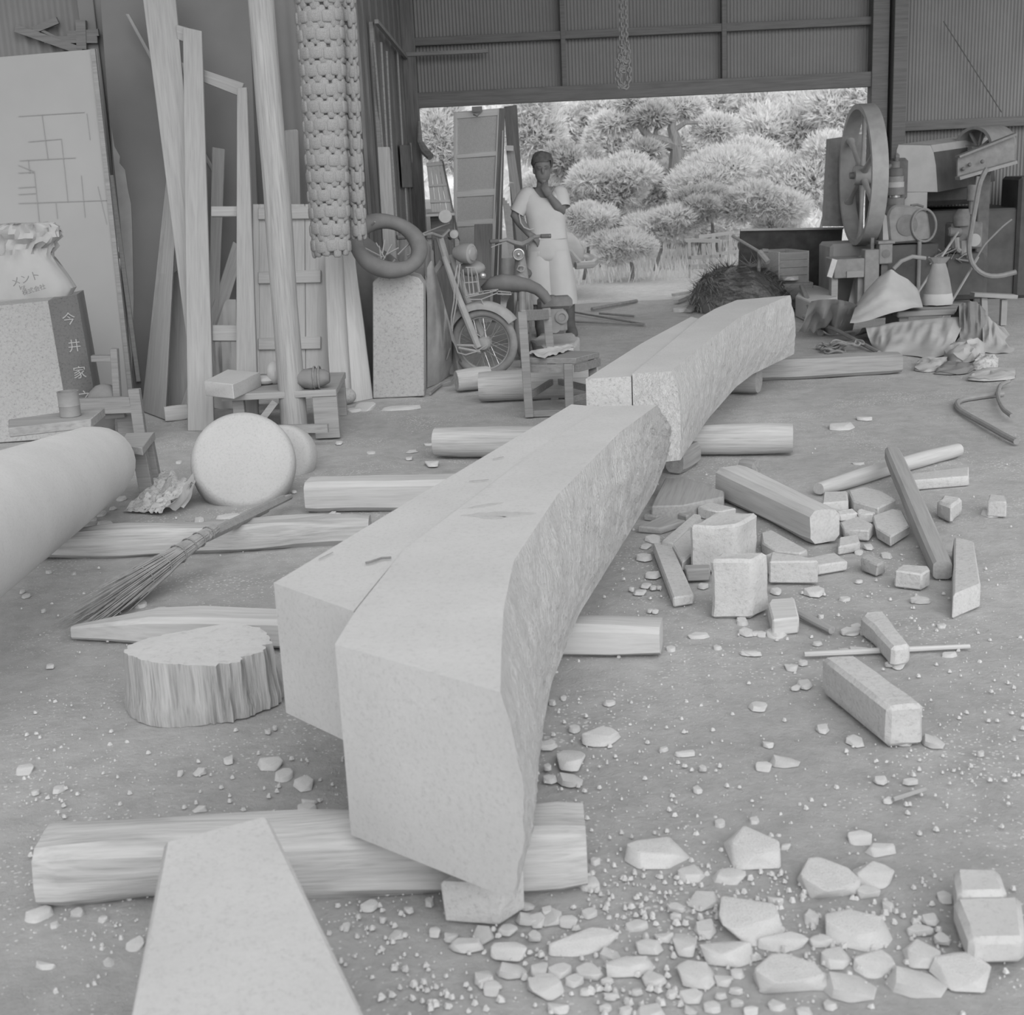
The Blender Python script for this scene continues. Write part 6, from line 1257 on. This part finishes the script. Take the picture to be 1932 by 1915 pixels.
for nm_, seg_, mm_ in (('hood_top', fr_[:5], 'canvas'), ('hood_side', fr_[4:], 'black_iron')):
    mb = MB(); mb.grid(lambda u, v: seg_[int(u*(len(seg_)-1)+.5)]+bkv*.95*v, len(seg_), 3); mb.build(nm_, mm_, eg, smooth=40)
p, q = h(745, 905), h(1160, 1240); mb = MB(); mb.box(((p.x+q.x)/2, Yf+.35, p.z/2-.05), (q.x-p.x, .6, p.z-.1)); mb.build('cylinder_block', 'iron_mid', eg, .01)
p, q = h(755, 1032), h(1155, 1200); mb = MB(); mb.box(((p.x+q.x)/2, Yf+.03, (p.z+q.z)/2), (q.x-p.x, .05, p.z-q.z)); mb.build('side_plate', 'canvas', eg, .004)
mb = MB(); c = h(1420, 1300, .6); mb.box((c.x, Yf+.9, .45), (1.3, 1.0, .9)); mb.build('engine_bed', 'black_iron', eg, .02)
c = h(1380, 900, .7); mb = MB(); mb.box((c.x, Yf+.9, c.z), (.75, .7, .5)); mb.build('gear_case', 'black_iron', eg, .05)
for z_, r_, m in ((765, .045, 'iron'), (830, .075, 'soot'), (905, .08, 'iron_mid'), (960, .085, 'canvas'), (1010, .09, 'iron'), (1050, .05, 'chrome'), (1110, .09, 'iron')):
    c = h(850, z_, -.15); mb = MB(); mb.lathe([(r_*.6, -.04), (r_, -.035), (r_, .035), (r_*.6, .04)], 18, None, c); mb.build('valve_ring', m, eg)
mb = MB(); mb.tube([h(866, 650, -.15), h(866, 770, -.15)], [.018, .02], 8); mb.tube([h(850, 690, -.15), h(885, 690, -.15)], .03, 8); mb.tube([h(770, 800, -.15), h(810, 770, -.15), h(850, 790, -.15)], .025, 8); mb.build('oil_cup', 'iron', eg)
mb = MB(); c = h(900, 900, -.12); mb.box((c.x, c.y+.08, c.z), (.16, .16, .4)); mb.build('cylinder_head', 'soot', eg, .03)
# round can with hose coil
jc = thing('fuel_can', 'grey fuel can with round stamped emblem and a coiled hose', 'fuel can', V(h(970, 1500, -.35).x, Yf-.35, h(970, 1500, -.35).z))
jh = lambda x, y, yy=0: Q(*cH(x, y), Yf-.35+yy)
mb = MB(); mb.prism([jh(775, 1250), jh(800, 1180), jh(860, 1135), jh(1000, 1150), jh(1100, 1170), jh(1165, 1210), jh(1200, 1480), jh(800, 1520)], (0, .2, 0)); mb.build('can_body', 'iron_mid', jc, .02)
c = jh(965, 1335, -.005); mb = MB(); mb.lathe([(.001, -.004), (.095, -.004), (.1, .004), (.001, .006)], 28, Rl, c); em = mb.build('emblem', 'iron', jc)
text_mesh('stamp', 'M', .07, Matrix.Translation(c+V(0, -.012, 0)) @ Matrix.Rotation(math.pi/2, 4, 'X'), 'iron_mid', em, .001) if False else None
mb = MB(); mb.tube([jh(1000, 1150, .05), jh(1060, 1140, .05), jh(1120, 1160, .05)], .014, 6); mb.build('handle', 'iron', jc)
mb = MB(); mb.prism([jh(735, 1215, .02), jh(775, 1250, .02), jh(800, 1520, .02), jh(735, 1500, .02)], (0, .15, 0)); mb.build('pale_side', 'canvas', jc)
mb = MB(); mb.tube([jh(1125+115*math.cos(a), 1335+155*math.sin(a), -.02) for a in [2*math.pi*k/30 for k in range(30)]], .012, 7, closed=True); tag(mb.build('hose_coil', 'iron_mid'), 'round hose loop hanging on the fuel can', 'hose')
mb = MB(); p = jh(985, 1520); mb.box((p.x, p.y+.1, p.z/2), (.55, .25, p.z)); tag(mb.build('machine_stand', 'black_iron', bevel=.01), 'dark stand carrying the fuel can', 'stand')
lt = thing('junction_box', 'small metal box with a round cover under the fuel can', 'box', V(jh(760, 1700).x, Yf-.5, 0))
p, q = jh(700, 1510, -.15), jh(822, 1700, -.15); mb = MB(); mb.box(((p.x+q.x)/2, p.y+.05, (p.z+q.z)/2), (q.x-p.x, .12, p.z-q.z)); mb.build('case', 'iron_mid', lt, .008)
mb = MB(); mb.lathe([(.001, -.01), (.035, -.01), (.04, .004), (.001, .006)], 20, Rl, V((p.x+q.x)/2, p.y-.01, (p.z+q.z)/2)); mb.build('round_cover', 'iron', lt)
mb = MB(); mb.box(((p.x+q.x)/2, p.y+.05, p.z+.01), (q.x-p.x+.03, .15, .025)); mb.build('lid', 'iron_mid', lt)
mb = MB(); mb.box(((p.x+q.x)/2, p.y+.06, q.z/2), (.06, .06, q.z)); mb.build('stand', 'soot', lt)
# posts and boxes before the plinth
Yq = 12.7; hq = lambda x, y, yy=0: Q(*cH(x, y), Yq+yy)
pp = thing('square_post', 'short square post with an iron pin, before the engine', 'post', V(hq(635, 1800).x, Yq, 0))
p, q = hq(565, 1570), hq(705, 1570); mb = MB(); mb.box(((p.x+q.x)/2, Yq+.07, p.z/2), (q.x-p.x, .14, p.z)); mb.build('shaft', 'iron_mid', pp, .006)
mb = MB(); c = hq(632, 1520, .07); mb.box((c.x, c.y, c.z), (.03, .03, .13)); mb.build('pin', 'iron', pp)
bo = thing('machine_box', 'grey wooden machine box on legs left of the square post', 'box', V(hq(410, 1800).x, Yq, 0))
p, q = hq(275, 1662), hq(560, 1830); mb = MB(); mb.box(((p.x+q.x)/2, Yq+.18, (p.z+q.z)/2), (q.x-p.x, .35, p.z-q.z)); mb.build('case', 'iron_mid', bo, .006)
mb = MB(); c = hq(470, 1800); mb.box((c.x, Yq-.005, c.z), (.16, .012, .06)); mb.build('name_plate', 'plaster', bo)
for x in (290, 540):
    c = hq(x, 1830); mb = MB(); mb.box((c.x, Yq+.1, c.z/2), (.06, .1, c.z)); mb.build('leg', 'wood_pale' if x < 400 else 'iron_mid', bo)
mb = MB(); mb.bar(hq(225, 1830, -.05), hq(275, 1660, -.02), .05, .02, (0, -1, 0)); tag(mb.build('loose_lath', 'paper'), 'bright short lath leaning on the machine box', 'lath')
cb_ = thing('bucket', 'tapered grey bucket before the machine box', 'bucket', P(1609, 572))
c = P(1609, 572); k_ = (Q(1590, 524, c.y)-Q(1628, 524, c.y)).length/2; mb = MB(); mb.lathe([(k_*.6, 0), (k_, .24), (k_*.95, .24), (k_*.56, .01), (.001, .01)], 24, None, c); mb.build('shell', 'iron_mid', cb_)
# belt pulley, beam and pump on the far right
YPU = .35
pu = thing('belt_pulley', 'large thin rimmed drum pulley at the upper right by the iron wall', 'pulley', V(h(1640, 600, YPU).x, Yf+YPU, h(1585, 840, YPU).z))
pc = h(1590, 610, YPU); RP = Matrix.Rotation(math.radians(37), 3, 'Z') @ Matrix.Rotation(math.pi/2, 3, 'Y'); rr_ = (h(1590, 395, YPU)-pc).length
mb = MB(); rg = []
for k in range(41):
    a = 2*math.pi*k/40; rg.append([pc+RP @ V(math.cos(a)*r, math.sin(a)*r, z) for r, z in ((rr_, 0), (rr_, .42), (rr_-.03, .42), (rr_-.03, 0))])
mb.rings(rg, cap=False); mb.build('drum', 'iron_mid', pu, smooth=45)
for k in range(4):
    a = math.pi*k/4+.2; mb = MB(); mb.bar(pc+RP @ V(math.cos(a)*(rr_-.02), math.sin(a)*(rr_-.02), .1), pc-RP @ V(math.cos(a)*(rr_-.02), math.sin(a)*(rr_-.02), -.1), .03, .02); mb.build('spoke', 'iron_mid', pu)
mb = MB(); mb.tube([pc+RP @ V(0, 0, -.05), pc+RP @ V(0, 0, .6)], .03, 8); mb.build('shaft', 'iron', pu)
bm2 = thing('steel_beam', 'riveted channel beam rising to the right edge', 'beam', V(h(1700, 760).x, Yf-.2, h(1480, 890).z))
slab('web', [h(1445, 690, -.2), h(1445, 880, -.2), h(1990, 720, -.1), h(1990, 470, -.1)], .03, 'iron_mid', bm2)
mb = MB(); mb.bar(h(1445, 890, -.25), h(1990, 735, -.15), .09, .03); mb.build('flange', 'plaster', bm2); mb = MB(); mb.bar(h(1445, 685, -.25), h(1990, 470, -.15), .08, .02); mb.build('flange', 'iron_mid', bm2)
for x, y in ((1560, 760), (1680, 730), (1500, 800)):
    mb = MB(); mb.ell(h(x, y, -.22), (.02, .02, .02), 8, 6); mb.build('rivet', 'iron', bm2)
ps = thing('beam_post', 'dark iron post under the channel beam', 'post', V(h(1700, 1200).x, Yf, 0)); c = h(1720, 850, .0); mb = MB(); mb.box((c.x, Yf+.1, c.z/2), (.12, .12, c.z)); mb.build('shaft', 'soot', ps, .01)
c = h(1840, 1200, .6); mb = MB(); mb.box((c.x+.55, Yf+.6, .6), (.9, .5, 1.2)); tag(mb.build('machine_cabinet', 'black_iron', bevel=.03), 'dark machine cabinet at the right edge', 'machine')
# compressor cluster
cm = thing('air_pump', 'grimy air pump with hoses and gauge at the right edge', 'pump', V(h(1520, 1700, -.4).x, Yf-.4, 0))
hc_ = lambda x, y, yy=0: Q(*cH(x, y), Yf-.4+yy)
mb = MB(); mb.tube([hc_(1600, 950), hc_(1590, 1100)], [.06, .055], 12); mb.tube([hc_(1590, 1100), hc_(1578, 1230)], [.035, .03], 10); mb.tube([hc_(1640, 870), hc_(1625, 960)], .02, 6); mb.build('cylinder', 'iron_mid', cm)
mb = MB(); mb.rings([tring(hc_(1480, 1340), .075, .06, 14), tring(hc_(1480, 1250), .085, .07, 14), tring(hc_(1500, 1180), .05, .05, 14)]); mb.build('air_filter', 'iron', cm, smooth=60)
mb = MB(); mb.box(hc_(1500, 1430, .1), (.3, .2, .25)); mb.tube([hc_(1350, 1400), hc_(1480, 1400)], .05, 10); mb.build('crankcase', 'iron', cm, .03)
mb = MB(); mb.lathe([(.001, -.02), (.055, -.02), (.06, .02), (.001, .025)], 20, Rl, hc_(1600, 1475, -.05)); mb.build('gauge', 'canvas', cm)
mb = MB(); c = hc_(1480, 1600, .1); mb.box((c.x, c.y, c.z/2+.05), (.45, .3, c.z-.1)); mb.build('receiver', 'black_iron', cm, .05)
mb = MB(); mb.tube([hc_(1430, 1450), hc_(1440, 1560), hc_(1470, 1580)], .03, 8); mb.tube([hc_(1500, 1480), hc_(1500, 1620)], .035, 8); mb.build('pipe', 'plaster', cm)
mb = MB(); rnd = random.Random(3)
for k in range(14):
    p = hc_(1220+rnd.uniform(0, 280), 1640+rnd.uniform(0, 60), rnd.uniform(-.1, .1)); mb.tube([p, p+V(rnd.uniform(-.08, .08), 0, rnd.uniform(.02, .1)), p+V(rnd.uniform(-.12, .12), 0, rnd.uniform(-.03, .05))], .008, 5)
mb.build('wire_tangle', 'iron_mid', cm)
for k, q in enumerate([[(1725, 795), (1660, 900), (1590, 1300), (1545, 1550), (1570, 1700), (1660, 1800), (1770, 1832), (1900, 1810), (2000, 1780)], [(1600, 1690), (1700, 1520), (1880, 1340), (1960, 1280)]]):
    mb = MB(); mb.tube(smoothpts([Q(*cH(*p), 12.4) for p in q], 24, 2), .024 if k == 0 else .009, 8); tag(mb.build('hose', 'iron_mid'), ['thick hose looping down at the right edge', 'thin cable curving up at the right edge'][k], 'hose')
for k, (a, b) in enumerate([((1105, 1920), (1450, 1400)), ((1450, 1960), (1640, 1640))]):
    mb = MB(); p, q = Q(*cH(*a), 12.3), Q(*cH(*b), 12.6); d = p+(p-q)*(p.z/max(.01, q.z-p.z)); mb.tube([V(d.x, d.y, 0), q], .012, 6); tag(mb.build('rod', 'plaster'), ['light rod leaning at the air pump, left one', 'light rod leaning at the air pump, right one'][k], 'rod')
mb = MB(); mb.tube([Q(*cJ(890, 370), 12.6), Q(*cJ(960, 300), 12.6), Q(*cJ(1060, 260), 12.6), Q(*cJ(1180, 275), 12.6)], .02, 8); tag(mb.build('exhaust_pipe', 'plaster'), 'curved pipe rising behind the white tarp peak', 'pipe')
mb = MB(); mb.tube([Q(*cJ(1125, 120), 12.8), V(Q(*cJ(1115, 480), 12.8).x, 12.8, 0)], .02, 8); tag(mb.build('stand_pipe', 'iron_mid'), 'upright pipe below the coiled hose on the fuel can', 'pipe')
# clear plastic bag
pb_ = thing('plastic_bag', 'translucent plastic bag with white powder on the dark bench', 'bag', V(*P(1770, 640).xy, .3))
Yb3 = 11.3; rg = []
for (x0, x1, y, d_) in [(1160, 1420, 690, .09), (1155, 1425, 640, .10), (1165, 1415, 590, .10), (1195, 1395, 460, .07), (1225, 1375, 370, .045), (1240, 1360, 320, .03)]:
    a, b = Q(*cJ(x0, y), Yb3), Q(*cJ(x1, y), Yb3); c = (a+b)/2; hw = (b-a).length/2; rg.append([c+V(math.cos(t)*hw, math.sin(t)*d_, .01*nzv((t*3, y, 1)))*1 for t in [2*math.pi*k/20 for k in range(20)]])
mb = MB(); mb.rings(rg[:3]); mb.build('powder', 'canvas_light', pb_, smooth=60); mb = MB(); mb.rings(rg[2:]); mb.build('bag_neck', 'plastic', pb_, smooth=60)
mb = MB(); c = rg[-1]; cc = sum(c, V(0, 0, 0))/20; mb.rings([c, [cc+(p-cc)*1.7+V(0, 0, .05) for p in c]]); mb.build('knot', 'plastic', pb_, smooth=0)
# ---------------------------------------------------------------- tarps, bench and cloths on the right
Yz = 11.2; j = lambda x, y, yy=0: Q(*cJ(x, y), Yz+yy); jp = lambda x, y: P(*cJ(x, y))
bn_ = thing('straw_mat_bench', 'low dark bench of worn planks half covered by cloth', 'bench', V(j(1200, 800).x, Yz, 0))
zz = j(1200, 760, -.1).z
for k in range(3):
    mb = MB(); p, q = j(900, 770, -.12+.16*k), j(1545, 745, -.12+.16*k); mb.bar(V(p.x, p.y, zz), V(q.x, q.y, zz), .15, .05); mb.build('plank', 'wood_grey', bn_, .01)
for x in (920, 1520):
    p = j(x, 800, .05); mb = MB(); mb.box((p.x, p.y, (zz-.025)/2), (.08, .4, zz-.025)); mb.build('leg', 'wood_grey', bn_, .005)
drape('white_tarp', [j(560, 680), j(640, 560), j(760, 430), j(870, 358), j(930, 410), j(1020, 455), j(1110, 545), j(1150, 690)], [j(495, 860, -.55), j(560, 858, -.55), j(680, 830, -.5), j(800, 790, -.45), j(900, 760, -.4), j(980, 745, -.35), j(1060, 720, -.3), j(1155, 720, -.25)], (0, .5, .1), 'canvas', label='pale tarp thrown in a peak over a heap beside the engine', cat='tarp', fold=.02, freq=3)
drape('grey_cloth', [j(150, 660, -.2), j(260, 640, -.2), j(380, 640, -.2), j(480, 660, -.2), j(560, 690, -.2)], [jp(190, 880), jp(250, 930), jp(340, 975), jp(430, 940), jp(520, 930)], (0, .5, .05), 'canvas', label='lumpy grey bundle of cloth left of the white tarp', cat='cloth', fold=.08, freq=7, nu=50, nv=22)
drape('grey_tarp', [j(640, 900, -.35), j(760, 880, -.32), j(900, 850, -.3), j(1100, 830, -.3), j(1300, 810, -.3), j(1545, 795, -.3)], [jp(700, 1080), jp(800, 1150), jp(960, 1145), jp(1120, 1165), jp(1230, 1185), jp(1400, 1130)], (0, .35, .05), 'canvas', label='wide pale tarp hanging from the dark bench to the floor', cat='tarp', fold=.045, freq=7, nu=70, nv=26)
drape('dark_towel', [j(1480, 690, -.32), j(1560, 655, -.3), j(1640, 655, -.3), j(1720, 740, -.3)], [jp(1490, 1055), jp(1570, 1060), jp(1640, 1058), jp(1730, 1060)], (0, .2, .1), 'canvas_grey', label='dark cloth hung over the right end of the bench', cat='cloth', fold=.04, freq=6, nu=24)
drape('sack_cloth', [j(1690, 800, -.25), j(1740, 785, -.25), j(1830, 880, -.25), j(1900, 960, -.25), j(1990, 1000, -.25)], [jp(1700, 1120), jp(1760, 1130), jp(1840, 1135), jp(1900, 1130), jp(1990, 1130)], (0, .4, .05), 'canvas', label='pale sacking slumped at the right edge', cat='cloth', fold=.05, freq=5)
def pillow(name, label, pts, zc_, th, m):
    c = sum(pts, V(0, 0, 0))/len(pts); n_ = len(pts); P_ = smoothpts(pts+[pts[0]], 33, 2)[:-1]; rg = []
    for i in range(9):
        e = .0+math.pi/2*i/8; k = max(.02, math.cos(e)**.6)*(1+.06*nzv((i*.7, 3, 3)))
        rg.append([V(c.x+(p.x-c.x)*k, c.y+(p.y-c.y)*k, max(.002, (zc_+th)*math.sin(e)*(.7+.3*nzv((p.x*6, p.y*6, 2)))+.9*th*k*(.5-abs(nzv((p.x*7+k*2, p.y*9-k*2, 5)))*1.8)*(1 if e > 0 else 0))) for p in P_])
    mb = MB(); mb.rings(rg); return tag(mb.build(name, m, smooth=60), label, 'cloth')
pillow('sack', 'stuffed pale sack on the floor before the bench', [jp(1340, 1175), jp(1430, 1225), jp(1560, 1225), jp(1700, 1170), jp(1730, 1100), jp(1600, 1080), jp(1450, 1100)], .07, .07, 'canvas')
pillow('rag', 'crumpled rag on the floor left of the stuffed sack', [jp(1080, 1290), jp(1200, 1310), jp(1300, 1290), jp(1390, 1190), jp(1230, 1200), jp(1110, 1220)], .03, .035, 'canvas')
pillow('rag', 'dark rag pile in front of the stuffed sack', [jp(1250, 1320), jp(1400, 1330), jp(1560, 1320), jp(1650, 1260), jp(1500, 1240), jp(1380, 1220)], .02, .03, 'canvas_grey')
pillow('rag', 'grey folded cloth at the right edge of the floor', [jp(1560, 1375), jp(1700, 1390), jp(1990, 1370), jp(1990, 1290), jp(1750, 1300), jp(1600, 1320)], .025, .03, 'canvas')
pillow('rag', 'spotted rag bundle behind the folded cloth at the right edge', [jp(1600, 1280), jp(1680, 1290), jp(1830, 1270), jp(1840, 1220), jp(1720, 1190), jp(1620, 1210)], .05, .05, 'newsprint')
# rope heap
mb = MB(); rnd = random.Random(6)
for k in range(9):
    c = jp(320+rnd.uniform(-50, 60)+(150 if k > 5 else 0), 1110+rnd.uniform(-15, 20)); r_ = rnd.uniform(.05, .09); z_ = .012+.008*k
    mb.tube([V(c.x+math.cos(a)*r_*1.2, c.y+math.sin(a)*r_, z_+.012*math.sin(a*3+k)) for a in [2*math.pi*i/16 for i in range(16)]], .009, 5, closed=True)
tag(mb.build('rope_coil', 'rope'), 'coil of dark knotted rope on the floor before the tarps', 'rope')
mb = MB(); mb.tube([jp(80, 920)+V(0, 0, .12), jp(420, 1010)+V(0, 0, .06), jp(760, 1145)+V(0, 0, .015)], .018, 8); tag(mb.build('iron_rod', 'iron_mid'), 'long thin bar lying on the floor before the tarps', 'bar')
mb = MB(); mb.tube([jp(60, 760)+V(0, 0, .25), jp(130, 850)+V(0, 0, .15), jp(230, 960)+V(0, 0, .01)], .03, 8); tag(mb.build('dark_bar', 'iron_mid'), 'dark bar leaning from the stone table to the floor', 'bar')
p, q = Q(*cJ(1600, 600), 11.6), Q(*cJ(1990, 620), 11.6); sh_ = thing('narrow_bench', 'narrow trestle plank at the right edge behind the sacking', 'bench', V((p.x+q.x)/2, 11.6, 0))
mb = MB(); mb.bar(p, q, .12, .035); mb.build('board', 'plaster', sh_, .003)
for a, b in ((p+V(.1, .0, -.02), V(p.x+.12, p.y, 0)), (q+V(-.1, .0, -.02), V(q.x-.1, q.y, 0))):
    mb = MB(); mb.bar(a, b, .05, .05, (0, -1, 0)); mb.build('leg', 'plaster', sh_)
# air hose on the floor
hs = [(1932, 1385), (1850, 1420), (1830, 1500), (1840, 1560), (1880, 1640), (1960, 1700)]
mb = MB(); mb.tube(smoothpts([P(*cJ(*p), .018) for p in [(1880, 1500), (1760, 1510), (1600, 1535), (1500, 1550), (1455, 1585), (1480, 1640), (1560, 1690), (1650, 1740), (1760, 1800), (1900, 1880), (2000, 1930)]], 40, 2), .017, 8); tag(mb.build('air_hose', 'hose'), 'grey rubber hose curving over the floor at the right edge', 'hose')
mb = MB(); mb.tube(smoothpts([P(*cJ(*p), .035) for p in hs], 24, 2), .014, 8); tag(mb.build('air_hose', 'hose'), 'short hose loop crossing the longer hose at the right edge', 'hose')
# chain hoist hanging under the lintel
Yc2 = 12.2; cc_ = thing('chain', 'bundle of hoist chain hanging above the doorway', 'chain', Q(1178, 172, Yc2)); q_ = lambda x, y: Q(*cT(x, y), Yc2)
def chain(pts, name, step=.036):
    P_ = resample(pts, max(3, int(sum((b-a).length for a, b in zip(pts, pts[1:]))/step)))
    for i, (a, b) in enumerate(zip(P_, P_[1:])):
        c = (a+b)/2; R = frame(b-a, (0, 1, 0)); mb = MB(); s = .0 if i % 2 else 1.0
        mb.tube([c+R @ V(.026*math.cos(t), .016*math.sin(t)*(1-s), .016*math.sin(t)*s) for t in [2*math.pi*k/8 for k in range(8)]], .008, 5, closed=True); mb.build(name, 'iron_mid', cc_, smooth=0)
top_ = Q(1175, -60, Yc2)
chain([V(q_(505, 130).x, Yc2, 4.42), q_(505, 130), q_(500, 200), q_(520, 250)], 'link'); chain([V(q_(530, 130).x, Yc2, 4.42), q_(530, 110), q_(545, 160), q_(530, 230)], 'link')
chain([q_(490, 180), q_(475, 280), q_(485, 350), q_(515, 380), q_(545, 350), q_(550, 280), q_(540, 180)], 'link'); chain([q_(500, 200), q_(490, 300), q_(510, 370), q_(530, 360), q_(535, 300)], 'link')
rnd = random.Random(2)
for k in range(12): chain([q_(515+rnd.uniform(-35, 35), 125+11*k), q_(515+rnd.uniform(-30, 35), 160+11*k), q_(515+rnd.uniform(-30, 35), 145+11*k)], 'link')
